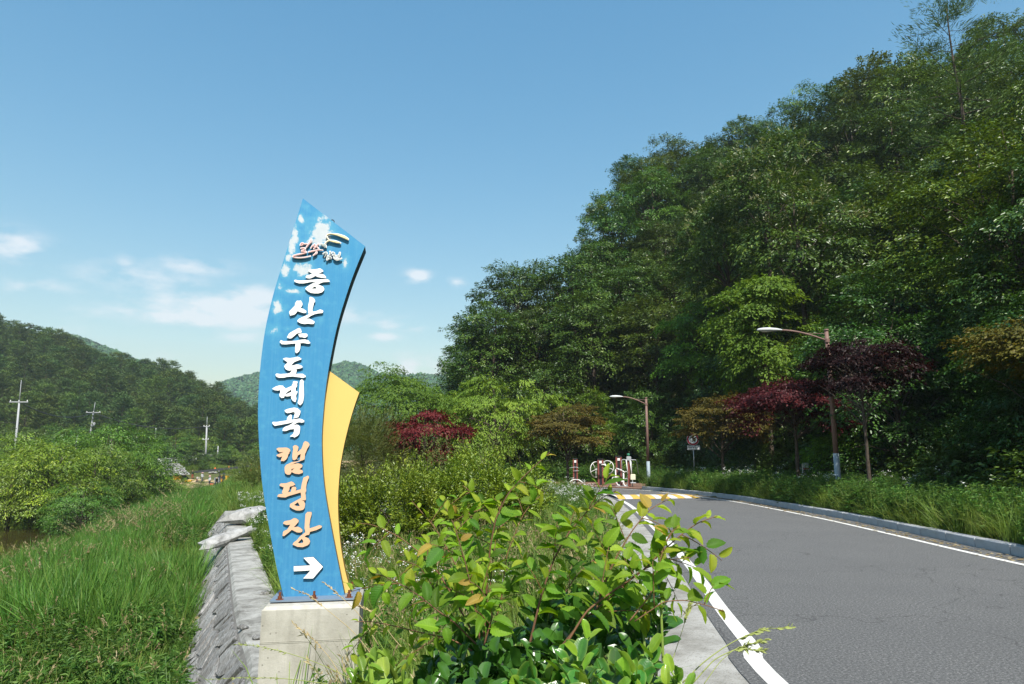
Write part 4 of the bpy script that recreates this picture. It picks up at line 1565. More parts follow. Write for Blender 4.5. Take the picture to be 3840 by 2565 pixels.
place(make_tree('zelkova_tree', 'bright green layered tree behind the flowering hedge, right of the red maple', 'tree', 31, 6.5, 3.3, (4.3, 3.6, 3.4), 520, 42, .17, .36, 'leaf_lime', tr=.14, sl=1.0, sw=.42, flat=.15, droop=.45, lobes=26, zmin=-.85, hexa=True, vj=.05, hang=.5, lz=.45, lob=.36), 1850, 1800, 45, sc=(1.1, 1.1, 1.22))
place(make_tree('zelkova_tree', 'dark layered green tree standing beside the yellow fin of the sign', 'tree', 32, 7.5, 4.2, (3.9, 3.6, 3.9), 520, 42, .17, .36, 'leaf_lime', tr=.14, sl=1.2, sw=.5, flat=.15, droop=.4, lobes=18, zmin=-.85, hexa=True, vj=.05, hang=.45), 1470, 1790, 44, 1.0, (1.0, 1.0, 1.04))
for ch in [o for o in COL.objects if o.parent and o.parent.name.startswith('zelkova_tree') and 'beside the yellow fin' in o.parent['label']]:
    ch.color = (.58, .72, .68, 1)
place(make_tree('willow_bush', 'soft grey green feathery bush behind the yellow fin', 'bush', 33, 3.6, 1.9, (1.9, 1.7, 2.0), 420, 60, .16, .09, 'leaf_willow', tr=.07, sl=.9, sw=.3, flat=1.2, droop=-.25, lobes=14, zmin=-.8, vj=.05, hang=-.5, nb=20), 1355, 1790, 27, sc=.98)
place(make_tree('willow_bush', 'feathery pale green bush peeking out left of the sign', 'bush', 34, 3.6, 2.0, (1.7, 1.6, 2.0), 380, 55, .16, .09, 'leaf_willow', tr=.07, sl=.9, sw=.3, flat=1.2, droop=-.25, lobes=12, zmin=-.8, vj=.05, hang=-.5, nb=20), 985, 1830, 42, sc=1.1, z=-2.2)
place(make_tree('grey_willow', 'pale silvery tree tip between the two zelkovas', 'tree', 35, 6.5, 4.0, (1.9, 1.8, 2.9), 320, 45, .20, .12, 'leaf_willow', tr=.09, sl=.9, sw=.35, flat=.9, droop=.1, lobes=12, zmin=-.8, nb=20), 1690, 1790, 56, sc=1.0)
# maples
MP = dict(flat=.05, droop=.22, lobes=15, vj=.03, hang=.2, zmin=-.6, fork=.28, nb=40, lob=.40, lz=.22)
place(make_tree('red_maple', 'small deep red maple behind the green hedge in the middle distance', 'maple tree', 41, 3.0, 2.0, (1.75, 1.5, 1.25), 260, 46, .105, .62, 'leaf_red', tr=.06, sl=.75, sw=.38, **MP), 1590, 1770, 28, sc=(.95, .95, 1.2))
for ch in [o for o in COL.objects if o.parent and o.parent.get('label', '').startswith('small deep red')]:
    ch.color = (1.55, 1.1, 1.5, 1)
place(make_tree('olive_maple', 'bronze olive maple beside the exercise machines', 'maple tree', 42, 5.0, 3.1, (2.2, 1.9, 1.9), 300, 46, .12, .62, 'leaf_olive', tr=.09, sl=.8, sw=.42, **MP), 2130, 1810, 37, 1.2, 1.0, 0.0)
place(make_tree('olive_maple', 'bronze olive maple partly hiding the round traffic sign', 'maple tree', 43, 3.9, 2.55, (1.75, 1.5, 1.15), 280, 46, .10, .62, 'leaf_olive', tr=.08, sl=.75, sw=.38, **MP), 2715, 1860, 33, .6, 1.22)
place(make_tree('red_maple', 'spreading dark red maple left of the near lamp post', 'maple tree', 44, 4.0, 2.75, (2.3, 1.7, 1.25), 340, 46, .10, .62, 'leaf_red', tr=.085, sl=.8, sw=.4, **MP), 3000, 1880, 26, 0.4, (1.12, 1.1, 1.15))
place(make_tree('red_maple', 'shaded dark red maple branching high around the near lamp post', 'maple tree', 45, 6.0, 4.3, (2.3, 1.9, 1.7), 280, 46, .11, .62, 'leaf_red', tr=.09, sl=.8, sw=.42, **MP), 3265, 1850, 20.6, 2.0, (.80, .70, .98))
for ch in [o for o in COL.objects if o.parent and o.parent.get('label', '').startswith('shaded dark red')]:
    ch.color = (.24, .26, .26, 1)  # crown colour cut down to stand for the forest shade it grows in
place(make_tree('olive_maple', 'bronze leaved maple reaching in at the right edge', 'maple tree', 46, 5.2, 3.9, (1.9, 1.7, 1.2), 240, 44, .10, .62, 'leaf_olive', tr=.09, sl=.8, sw=.4, **MP), 4060, 1850, 15.5, 1.0, 1.0)
place(make_tree('lime_sapling', 'light green young tree in front of the dark forest left of the lamp arm', 'tree', 47, 11, 7.2, (3.3, 2.8, 4.0), 480, 40, .17, .5, 'leaf_lime', tr=.14, sl=1.1, sw=.45, flat=.2, droop=.45, lobes=26, zmin=-.9, hexa=True, vj=.06, hang=.4, lob=.33), 2900, 1780, 34, 0.3, 1.0)
place(make_tree('lime_sapling', 'light green tree in front of the dark forest above the far lamp', 'tree', 147, 10, 6.2, (2.9, 2.6, 3.8), 440, 40, .17, .5, 'leaf_lime', tr=.13, sl=1.1, sw=.45, flat=.2, droop=.45, lobes=24, zmin=-.9, hexa=True, vj=.06, hang=.4, lob=.33), 2650, 1780, 48, 0.9, 1.1)
place(make_tree('lime_sapling', 'low light green shrub behind the far lamp post', 'shrub', 48, 4, 2.1, (2.2, 1.8, 2.0), 300, 42, .14, .5, 'leaf_lime', tr=.07, sl=.9, sw=.45, flat=.2, droop=.35, lobes=12, zmin=-.9, hexa=True, vj=.06, hang=.35), 2350, 1790, 50, 1.3, 1.0)
place(make_tree('lime_sapling', 'sunlit green shrub behind the red maple by the lamp post', 'shrub', 49, 3, 1.5, (1.6, 1.4, 1.4), 220, 42, .12, .5, 'leaf_lime', tr=.05, sl=.8, sw=.4, flat=.3, droop=.3, lobes=10, zmin=-.9, hexa=True, vj=.06, hang=.3), 3220, 1860, 27, .3, 1.0)

for ch in [o for o in COL.objects if o.parent and o.parent.name.startswith('lime_sapling')]:
    ch.color = (.74, .92, .85, 1)

# ---------------------------------------------------------------- hedge in the planted bed
def hedge(name, label, seed, px, py, Y, W, D, H, nsp, nl, leaf, mat, ratio=.45, shoots=40):
    r = np.random.default_rng(seed)
    p = aty(px, py, Y)
    z = float(gz(np.array([p[0]]), np.array([Y]))[0])
    root = thing(name, label, 'hedge', (p[0], Y, z))
    d = nrm(r.normal(size=(nsp, 3)))
    d[:, 2] = np.abs(d[:, 2]) * np.where(r.uniform(0, 1, nsp) < .8, 1, -.3)
    q = .55 + .45 * r.uniform(0, 1, nsp) ** .5
    bumpv = 1 + .13 * np.sin(d[:, 0] * 7 + seed) + .1 * np.cos(d[:, 1] * 9)
    C = np.column_stack([np.sign(d[:, 0]) * np.abs(d[:, 0]) ** .7 * W / 2, np.sign(d[:, 1]) * np.abs(d[:, 1]) ** .7 * D / 2, H * .45 + d[:, 2] * H * .55]) * [1, 1, 1] * (q * bumpv)[:, None]
    O = d * [.6, .6, 1] + [0, 0, .35] + r.normal(0, .3, d.shape)
    V, F, v = spray_leaves(r, C, O, nl, .30, .12, leaf, ratio, .05, vj=.04, hang=-.2, upn=.8)
    mb = MB()
    for i in range(26):
        a = r.uniform(0, 6.28)
        b = np.array([math.cos(a) * W * .2, math.sin(a) * D * .2, 0])
        e = C[r.integers(len(C))]
        mb.tube([b, (b + e) / 2 + [0, 0, .1], e], [.015, .01, .004], 4, cap=False)
    for i in range(shoots):
        e = np.array([r.uniform(-.5, .5) * W, r.uniform(-.5, .5) * D, H * r.uniform(.75, .95)])
        if (e[0] / W * 2) ** 2 + (e[1] / D * 2) ** 2 > .85:
            continue
        tp = e + [r.normal(0, .06), r.normal(0, .06), r.uniform(.2, .5)]
        mb.tube([e, tp], [.004, .002], 3, cap=False)
    obj('stems', mb.mesh('stems', M['bark']), root)
    obj('foliage', mesh_np('foliage', V, F, M[mat], a=v), root)
    return root


hedge('hedge', 'broad glossy green hedge just right of the sign', 51, 1470, 1990, 14.2, 3.0, 1.9, 1.62, 1300, 26, .062, 'leaf_bush', .55)
hedge('hedge', 'rounded green hedge with paler shoots left of the road verge', 52, 1780, 1990, 15.0, 2.7, 1.9, 1.66, 1300, 26, .062, 'leaf_bush', .55)
hedge('hedge', 'taller thin shoots growing out behind the hedge', 53, 1690, 1960, 17.2, 2.6, 1.4, 2.15, 420, 26, .055, 'leaf_willow', .25)
hedge('hedge', 'loose pale bush on the flowery strip before the plaza', 54, 1940, 1900, 24, 2.4, 1.6, .85, 260, 26, .06, 'leaf_willow', .3)

# ---------------------------------------------------------------- pines of the hill across the river
PG = 'pines of the wooded hill across the river'
PL = 'red pine crowded among others on the wooded hill across the river'
pines = [make_pine('hill_pine', PL, 61 + i, 9 + i, n=4200, group=PG, spread=2.9 + .3 * i, lf=.46) for i in range(3)]
broad = [make_tree('valley_tree', 'broadleaf tree along the foot of the pine hill', 'tree', 66 + i, 7, 4.2, (3.2, 3.0, 3.4), 260, 30, .26, .5, 'leaf_forest', sl=1.3, sw=.7, droop=.3, lobes=12, zmin=-.8, nb=14) for i in range(2)]
r = np.random.default_rng(9)
pp = []
for _ in range(20000):
    y = 150 + (r.uniform(0, 1) ** .8) * 125
    u = r.uniform(-.84, -.30)
    x = u * y
    h = left_hill(np.array([x]), np.array([y]))[0]
    if h < 1.0:
        continue
    ms = 4.6 + .006 * (y - 150)
    if all((x - a) ** 2 + (y - b) ** 2 > ms * ms for a, b in pp):
        pp.append((x, y))
    if len(pp) >= 430:
        break
pp.sort(key=lambda q: q[1])
print('PINES', len(pp))
for x, y in pp[:300]:
    z = float(gz(np.array([x]), np.array([y]))[0])
    k = r.uniform(.8, 1.2)
    u_ = x / y
    PL = 'pine %s on the far hill, %s' % ('low' if y < 170 else ('midway' if y < 195 else 'high'), 'left of the tallest pole' if u_ < -.73 else ('between tallest and second pole' if u_ < -.62 else ('between second pole and lane pole' if u_ < -.455 else 'right of the lane pole')))
    plant(pines[r.integers(3)], (x, y, z - .4), r.uniform(0, 6.28), (k * 1.15, k * 1.15, k), PL, PG, [(1, 1, 1, 1), (1.1, 1.0, .8, 1), (.85, .95, 1, 1), (1.25, 1.2, .9, 1)][r.integers(4)])
# the rest of the wood, beyond the nearest three hundred, reads as one mass
if len(pp) > 300:
    far = np.array(pp[300:])
    P = np.column_stack([far, gz(far[:, 0], far[:, 1]) - .4])
    src = [[c.data for c in p.children if c.name.startswith('crown')][0] for p in pines]
    scatter('pine_wood', 'farther pines along the crest of the hill across the river', 'wood', src, P, r.uniform(.9, 1.3, len(P)), 3, .03)
VG = 'broadleaf trees along the foot of the pine hill'
VL = 'rounded broadleaf tree at the foot of the pine hill'
vp = []
for _ in range(4000):
    y = r.uniform(128, 152)
    u = r.uniform(-.84, -.305)
    x = u * y
    if -.475 < u < -.40 and y < 142:
        continue
    if u > -.40 and y < 146:
        continue
    if all((x - a) ** 2 + (y - b) ** 2 > 16 for a, b in vp):
        vp.append((x, y))
for x, y in vp:
    u_ = x / y
    VL = 'rounded tree at the pine hill foot, %s' % ('left of the tallest pole' if u_ < -.73 else ('between tallest and second pole' if u_ < -.62 else ('between second pole and lane pole' if u_ < -.455 else 'right of the lane pole')))
    z = float(gz(np.array([x]), np.array([y]))[0])
    plant(broad[r.integers(2)], (x, y, z - .3), r.uniform(0, 6.28), r.uniform(.55, .95), VL, VG, [(1.5, 1.45, 1.2, 1), (1.9, 1.7, 1, 1), (1.2, 1.3, 1.1, 1)][r.integers(3)])
# bright trees on the far river bank
BG = [(20, 2030, 50, 1.0, (1.9, 1.6, .9, 1), 'yellow green willowy tree at the left edge above the river'),
      (190, 2035, 50, .98, (1.8, 1.6, .85, 1), 'yellow green bushy tree over the water, second from the left edge'),
      (110, 2000, 56, 1.05, (1.7, 1.5, .9, 1), 'olive green tree behind the first two at the water edge'),
      (330, 2000, 52, 1.0, (1.25, 1.2, .8, 1), 'green locust tree in the middle of the river bank thicket'),
      (400, 1960, 58, 1.2, (1.0, 1.1, .8, 1), 'tallest dark green tree of the river bank thicket'),
      (490, 1965, 56, .95, (1.1, 1.15, .8, 1), 'leaning green tree at the right end of the river bank thicket'),
      (300, 2010, 47, .6, (.8, 1.0, .8, 1), 'low dark shrub at the foot of the river bank thicket'),
      (250, 1960, 64, 1.1, (1.15, 1.2, .8, 1), 'green tree set back behind the river bank thicket'),
      (60, 1960, 66, 1.1, (1.3, 1.25, .8, 1), 'paler tree behind the willowy tree at the left edge')]
bank = [make_tree('bank_tree', 'tree', 'tree', 71 + i, 6.5, 3.3, (3.3, 3.1, 3.4), 460, 38, .17, .30, 'leaf_forest', sl=1.2, sw=.5, flat=.35, droop=.35, lobes=18, zmin=-.95, hexa=False, vj=.07, hang=.35) for i in range(3)]
for i, (px, py, Y, sc, colr, lab) in enumerate(BG):
    p = aty(px, py, Y)
    colr = (colr[0] * 1.45, colr[1] * 1.40, colr[2] * 1.3, 1)
    plant(bank[i % 3], (p[0], Y, max(-3.1, float(gz(np.array([p[0]]), np.array([Y]))[0])) - 1.0), i * 1.3, (sc * 1.12, sc * 1.12, sc * 1.15), lab, 'trees of the river bank thicket', colr)
for i, (px, py, Y, sc, colr, lab) in enumerate([(610, 1880, 62, .42, (1.2, 1.2, .8, 1), 'low green bush right of the river bank thicket'), (560, 1850, 70, .45, (1.0, 1.0, .9, 1), 'grey green bush before the loader tractor'),
                                                  (680, 1868, 74, .36, (1.5, 1.4, .8, 1), 'small light bush below the rubble heap'), (750, 1850, 80, .26, (1.0, .95, .7, 1), 'small brownish bush below the field workers')]):
    p = aty(px, py, Y)
    colr = tuple(q_ * 1.6 for q_ in colr[:3]) + (1,)
    plant(bank[i % 3], (p[0], Y, float(gz(np.array([p[0]]), np.array([Y]))[0]) - .2), i * 2.1, sc, lab, 'bushes below the field', colr)
for i, (px, Y, sc, lab) in enumerate([(765, 128, .62, 'round tree beside the farm lane'), (845, 134, .6, 'second round tree by the farm lane, nearer the sign'), (800, 126, .33, 'dark bush on the slope below the farm lane')]):
    x = (px - 1920) / FPX * Y / CP
    plant(broad[i % 2], (x, Y, float(gz(np.array([x]), np.array([Y]))[0]) - .2), i, sc, lab, 'trees by the farm lane', (1, 1.05, .8, 1))

# ---------------------------------------------------------------- far wooded mountains
def ridge(name, label, prof, D, depth, seed, n, size):
    """prof: skyline (px, py) of a mountain whose crest stands D metres away"""
    r = np.random.default_rng(seed)
    pr = np.array([aty(a, b, D) for a, b in prof])
    xs = np.linspace(pr[0, 0], pr[-1, 0], 70)
    zc = np.interp(xs, pr[:, 0], pr[:, 2]) - size * .8
    ts = np.linspace(0, 1, 30)
    X, T = np.meshgrid(xs, ts)
    gul = np.sin(X / D * 26 + 3 * T + seed) * .5 + np.sin(X / D * 61 - 5 * T) * .25
    Zc = np.broadcast_to(zc, X.shape)
    Z = Zc * (T ** .8) * (1 + .10 * gul * (1 - T) * 2) - 8 * (1 - T)
    Y = D - depth * (1 - T) + gul * depth * .06
    Xw = X * (Y / D)
    back = np.stack([xs * 1.2, np.full(70, D * 1.25), zc * .2], 1)
    V = np.concatenate([np.stack([Xw, Y, Z], -1).reshape(-1, 3), back])
    I = np.arange(31 * 70).reshape(31, 70)
    F = np.stack([I[:-1, :-1], I[:-1, 1:], I[1:, 1:], I[1:, :-1]], -1).reshape(-1, 4)
    struct(name, mesh_np(name, V, F, M['canopy'], a=np.full(len(V), .2), smooth=True), label, 'mountain')
    i = r.integers(0, 29, n)
    j = r.integers(0, 69, n)
    a, b = r.uniform(0, 1, n)[:, None], r.uniform(0, 1, n)[:, None]
    G = V[:30 * 70].reshape(30, 70, 3)
    P = G[i, j] * (1 - a) * (1 - b) + G[i, j + 1] * (1 - a) * b + G[i + 1, j] * a * (1 - b) + G[i + 1, j + 1] * a * b
    k = P[:, 2] > 2
    scatter('far_forest', 'continuous tree cover of the ' + name.replace('_', ' ') + ' ' + label.split()[0], 'forest', clumps, P[k], r.uniform(.7, 1.3, k.sum()) * size, seed, .2)


def clump(seed):
    r = np.random.default_rng(seed)
    d = nrm(r.normal(size=(70, 3)) + [0, 0, .35])
    C = d * [.75, .75, .62] * r.uniform(.7, 1.1, (70, 1))
    V, F, q = leaf_arrays(C - d * .1, np.cross(d, r.normal(size=(70, 3))), d + r.normal(0, .3, (70, 3)), r.uniform(.5, .8, 70), r.uniform(.4, .6, 70), fold=-.1)
    mb = MB().add(V, F, 0, np.repeat(r.uniform(0, 1, 70), q))
    bm = bmesh.new()
    bmesh.ops.create_icosphere(bm, subdivisions=1, radius=.62)
    mb.add(np.array([v.co for v in bm.verts]), [[v.index for v in f.verts] for f in bm.faces], 0, .1)
    bm.free()
    return mb.mesh('canopy_clump', M['canopy'], attr=True)


clumps = [clump(i) for i in range(4)]
S_ = 3840 / 2348
ridge('mountain', 'green wooded mountain behind the sign in the valley gap',
      [(q[0] * S_, q[1] * S_) for q in [(420, 950), (480, 890), (520, 866), (560, 856), (600, 850), (660, 852), (720, 846), (760, 838), (795, 828), (830, 833), (870, 851), (930, 857), (960, 853), (1000, 857), (1045, 862), (1100, 870), (1200, 900), (1300, 930)]], 950, 420, 3, 11000, 6.0)
ridge('mountain', 'bluish distant mountain top behind the pine hill at the left',
      [(q[0] * S_, q[1] * S_) for q in [(-200, 800), (20, 775), (80, 760), (130, 762), (180, 768), (215, 782), (300, 815), (400, 870), (480, 930)]], 720, 200, 5, 5000, 6.0)
# ---------------------------------------------------------------- grasses and weeds
reed = [tuft_mesh('reed_tuft', 100 + i, 26, .16, 1.05, .021, .20, .75, 'grass_reed') for i in range(4)]
reed_s = [tuft_mesh('reed_tuft', 110 + i, 22, .16, .55, .015, .30, .9, 'grass_reed') for i in range(3)]
fine = [tuft_mesh('grass_tuft', 120 + i, 34, .15, .42, .0075, .30, 1.1, 'grass_fine') for i in range(4)]
finelong = [tuft_mesh('grass_tuft', 130 + i, 30, .14, .72, .008, .35, 1.3, 'grass_fine') for i in range(3)]
mug = [weed_mesh('weed', 140 + i, 7, .50, .11, 'weed', 0, leaves=24, ratio=.3) for i in range(3)]
flea = [weed_mesh('fleabane', 150 + i, 5, .72, .075, 'weed', 7, leaves=14, ratio=.2) for i in range(4)]
flea_lo = [weed_mesh('fleabane', 160 + i, 6, .45, .06, 'weed', 7, leaves=12, ratio=.2, R=.2) for i in range(3)]
plume = [plume_mesh('seed_grass', 170 + i, 7, .75) for i in range(3)]
fluffy = [plume_mesh('silver_grass', 180 + i, 9, 1.55, 'grass_reed', 'grass_dry', .42, .3, .28, True) for i in range(3)]


def wallx(y):
    return interp(WALL, y)


def river_d(x, y):
    return seg_dist(x, y, RIVER)[0]


# river bank west of the wall
c1 = lambda x, y: inview(x, y, .1) & (x < wallx(y) - .75) & (river_d(x, y) > 8.3)
P = spread(52000, -34, -2, 4, 58, lambda x, y: c1(x, y) & (wob(x * .45, y * .45) > -.25 + 1.3 * sstep(19.0, 12.5, y - .25 * x)) & (np.random.default_rng(91).uniform(0, 1, x.shape) < np.clip(16 / np.hypot(x, y), .22, 1)), 1)
r = np.random.default_rng(2)
scatter('reeds', 'tall bright green reeds covering the river bank left of the wall', 'reeds', reed, P, r.uniform(.6, 1.3, len(P)) * (1 + .25 * wob(P[:, 0] * .8, P[:, 1] * .8)), 1, .34)
P = spread(38000, -30, -2, 4, 40, lambda x, y: c1(x, y) & (np.random.default_rng(93).uniform(0, 1, x.shape) < np.clip(14 / np.hypot(x, y), .2, 1)), 3)
scatter('grass', 'lower grass filling the river bank beneath the reeds', 'grass', fine + finelong[:1] + reed_s[:1], P, r.uniform(.7, 1.35, len(P)), 2, .25)
P = spread(13000, -16, -2, 4, 22, lambda x, y: c1(x, y) & (wob(x * .8 + 4, y * .8) > -.25), 4)
scatter('weeds', 'leafy green weeds at the near foot of the stone wall', 'weeds', mug, P, r.uniform(.7, 1.3, len(P)), 3, .2)
P = spread(4200, -24, -5, 16, 46, lambda x, y: c1(x, y) & (river_d(x, y) < 14.5 + 2 * wob(x, y)) | c1(x, y) & (y > 30) & (y < 44) & (wob(x, y) > .2), 5)
P = P[::22]
scatter('silver_grass', 'tan feathery seed plumes standing above the reeds near the water', 'grass', fluffy, P, r.uniform(.85, 1.1, len(P)), 4, .1)
P = spread(900, -26, -3, 5, 40, c1, 25)
scatter('seed_grass', 'dry straw stalks mixed into the reeds of the river bank', 'grass', plume, P, r.uniform(.9, 1.6, len(P)), 25, .3)
P = spread(5200, -26, -3, 6, 44, lambda x, y: c1(x, y) & (wob(x * .5 + 9, y * .6) > .12), 26)
scatter('weeds', 'darker leafy weed patches among the reeds of the bank', 'weeds', mug, P, r.uniform(1.2, 2.1, len(P)), 26, .2)
# grass draping over the wall face
q = WL[(WL[:, 1] > 7)]
k = r.integers(0, len(q), 620)
o_ = np.abs(r.normal(0, .35, 620)) + .55
P = np.column_stack([offset(WL, -1)[WL[:, 1] > 7][k] * o_[:, None] + q[k] * (1 - o_[:, None]), -.75 - o_ * 1.36])
scatter('wall_grass', 'grass tufts leaning against the stone wall face', 'grass', fine + reed_s, P, r.uniform(.5, .95, len(P)), 5, .35)

# middle distance meadow down the valley
c2 = lambda x, y: (x / np.maximum(y, 1) > -.62) & (x / np.maximum(y, 1) < -.25) & (x < wallx(y) + 2)
P = spread(26000, -80, -9, 40, 116, lambda x, y: c2(x, y) & (y < 94), 6)
scatter('meadow', 'green meadow between the wall and the field with the workers', 'meadow', fine + reed_s, P, r.uniform(1.0, 1.7, len(P)), 6, .2)
P = spread(2400, -60, -12, 46, 86, lambda x, y: c2(x, y) & (wob(x * .25, y * .25) > .42), 7)
scatter('reeds', 'clumps of taller reeds scattered over the meadow', 'reeds', reed, P, r.uniform(.9, 1.5, len(P)), 7, .15)

# planted bed between wall walk and road
def bed(x, y):
    return inview(x, y, .12) & (x > wallx(y) + PATHW + .12) & (x < interp(LEFT_EDGE, y) - .92) & (y < 33)


def clear_sign(x, y):
    return ~((x > -2.3) & (x < -.85) & (y > 4.6) & (y < 6.5))


P = spread(26000, -12, 5, 1.6, 33, lambda x, y: bed(x, y) & clear_sign(x, y), 8)
P = P[np.random.default_rng(4).uniform(0, 1, len(P)) < np.clip(9 / np.hypot(P[:, 0], P[:, 1]), .35, 1)]
scatter('grass', 'yellow green tall grass in the bed between sign and road', 'grass', fine + finelong, P, r.uniform(.65, 1.1, len(P)), 8, .28)
P = spread(5200, -12, 4.5, 2, 33, lambda x, y: bed(x, y) & clear_sign(x, y) & (wob(x * 1.2, y * .9 + 2) > -.1), 9)
scatter('weeds', 'mugwort and leafy weeds among the grass of the planted bed', 'weeds', mug, P, r.uniform(.7, 1.3, len(P)), 9, .15)
P = spread(6500, -13, 4, 7, 40, lambda x, y: bed(x, y) & ((x < wallx(y) + 3.0) & (y > 8) | (y > 20)), 10)
P = P[::4]
scatter('fleabane', 'white daisy fleabane flowering behind the sign along the bed', 'wildflowers', flea_lo + flea, P, r.uniform(.7, 1.1, len(P)), 10, .15)
P = spread(420, -3, 2.6, 2.2, 14, lambda x, y: bed(x, y) & clear_sign(x, y), 11)
scatter('seed_grass', 'thin straw coloured seed heads rising from the grass of the bed', 'grass', plume, P, r.uniform(.75, 1.1, len(P)), 11, .25)
# grass leaning in front of the plinth
P = np.array([[-1.55 + .1 * i + r.normal(0, .03), 5.05 + r.normal(0, .12), -.45] for i in range(10)] + [[-.95 + r.normal(0, .1), 5.2 + r.normal(0, .3), -.4] for _ in range(16)])
scatter('plinth_grass', 'wild grass and weed stalks crossing the face of the plinth', 'grass', finelong + plume + mug, P, r.uniform(.95, 1.35, len(P)), 12, .22)

# forest side verge
def verge(x, y):
    return inview(x, y, .08) & (x > interp(KERB, y) + .26) & (y < 37) & (seg_dist(x, y, FRONT)[1] * seg_dist(x, y, FRONT)[0] < 2.5)


P = spread(19000, 6, 20, 7, 38, lambda x, y: verge(x, y) & ((x < interp(KERB, y) + 1.3) | (wob(x * 2, y * 2) > .2)), 13)
scatter('grass', 'rough green grass of the verge under the forest edge', 'grass', fine + finelong + finelong, P, r.uniform(.6, 1.25, len(P)), 13, .3)
P = spread(14000, 6, 20, 7, 38, lambda x, y: verge(x, y) & (x > interp(KERB, y) + .35 + .3 * wob(x, y * 1.7)), 14)
scatter('weeds', 'tall leafy weeds along the verge below the maples', 'weeds', mug, P, r.uniform(.8, 1.9, len(P)), 14, .18)
P = spread(5000, 6, 20, 7, 38, lambda x, y: verge(x, y) & (x > interp(KERB, y) + 1.0) & (wob(x * .8, y * .6 + 1) > -.7), 15)
P = P[::10]
scatter('fleabane', 'tall white fleabane flowers along the verge before the dark forest', 'wildflowers', flea, P, r.uniform(.95, 1.45, len(P)), 15, .12)
# growth behind the plaza and in the forest floor edge
P = spread(9000, -8, 16, 36, 56, lambda x, y: (seg_dist(x, y, FRONT)[1] * seg_dist(x, y, FRONT)[0] > -2.2) & (seg_dist(x, y, FRONT)[1] * seg_dist(x, y, FRONT)[0] < 5), 16)
scatter('undergrowth', 'leafy undergrowth behind the exercise machines', 'undergrowth', mug, P, r.uniform(1.2, 2.6, len(P)), 16, .2)
P = spread(7000, -14, 4.5, 31, 37, lambda x, y: inview(x, y) & (y < 34.5) & (x > -12) & (x < np.interp(y, [31, 33, 34.5], [3.0, 2.6, .8])), 17)
scatter('fleabane', 'pale flowering strip in front of the exercise plaza', 'wildflowers', flea_lo[:1] + fine + fine + finelong + finelong, P, r.uniform(.8, 1.2, len(P)), 17, .15)
# lane slope
P = spread(14000, -75, -30, 126, 150, lambda x, y: (x / y > -.56) & (x / y < -.29), 18)
scatter('slope_grass', 'yellowing grass on the slope below the farm lane', 'grass', fine, P, r.uniform(1.6, 2.6, len(P)), 18, .2)

# shrubby floor of the forest edge
bushm = []
for i in range(3):
    rb = np.random.default_rng(190 + i)
    C, d, k_ = crown_sprays(rb, 60, (0, 0, .55), (.9, .9, .7), 9, .5, -.4, .45)
    V, F, v = spray_leaves(rb, C, d, 22, .35, .2, .11, .5, .2, vj=.04)
    bushm.append(mesh_np('shrub_clump', V, F, M['leaf_forest'], a=v))
P = spread(2600, -12, 34, 4, 60, lambda x, y: (seg_dist(x, y, FRONT)[1] * seg_dist(x, y, FRONT)[0] > -.6) & (seg_dist(x, y, FRONT)[1] * seg_dist(x, y, FRONT)[0] < 12) & (x / np.maximum(y, 1) < 1.0), 21)
scatter('undergrowth', 'dark shrubs and saplings under the forest edge', 'undergrowth', bushm, P, r.uniform(.6, 1.7, len(P)), 21, .15)

P = spread(5200, -24, -3, 29, 58, lambda x, y: (x > wallx(y) - .8) & (x < wallx(y) + 5) & ((y > 31) | (x > wallx(y) + .6)), 22)
scatter('grass', 'rank grass where the wall walk ends in the slope', 'grass', fine + finelong + reed_s, P, r.uniform(.8, 1.4, len(P)), 22, .25)
# ---------------------------------------------------------------- street furniture
M['post_brown'] = plain('post_brown', (.19, .115, .095), .55, .3, 0, .15, 3)
M['post_shade_grey'] = plain('post_shade_grey', (.27, .33, .37), .6, .3, 0, .12, 3)  # bluish grey: tree shade on the lower post put into its colour
M['lamp_grey'] = plain('lamp_grey', (.52, .54, .54), .4, .4, 0, .05)
M['lamp_glass'] = plain('lamp_glass', (.55, .52, .46), .25, .5)


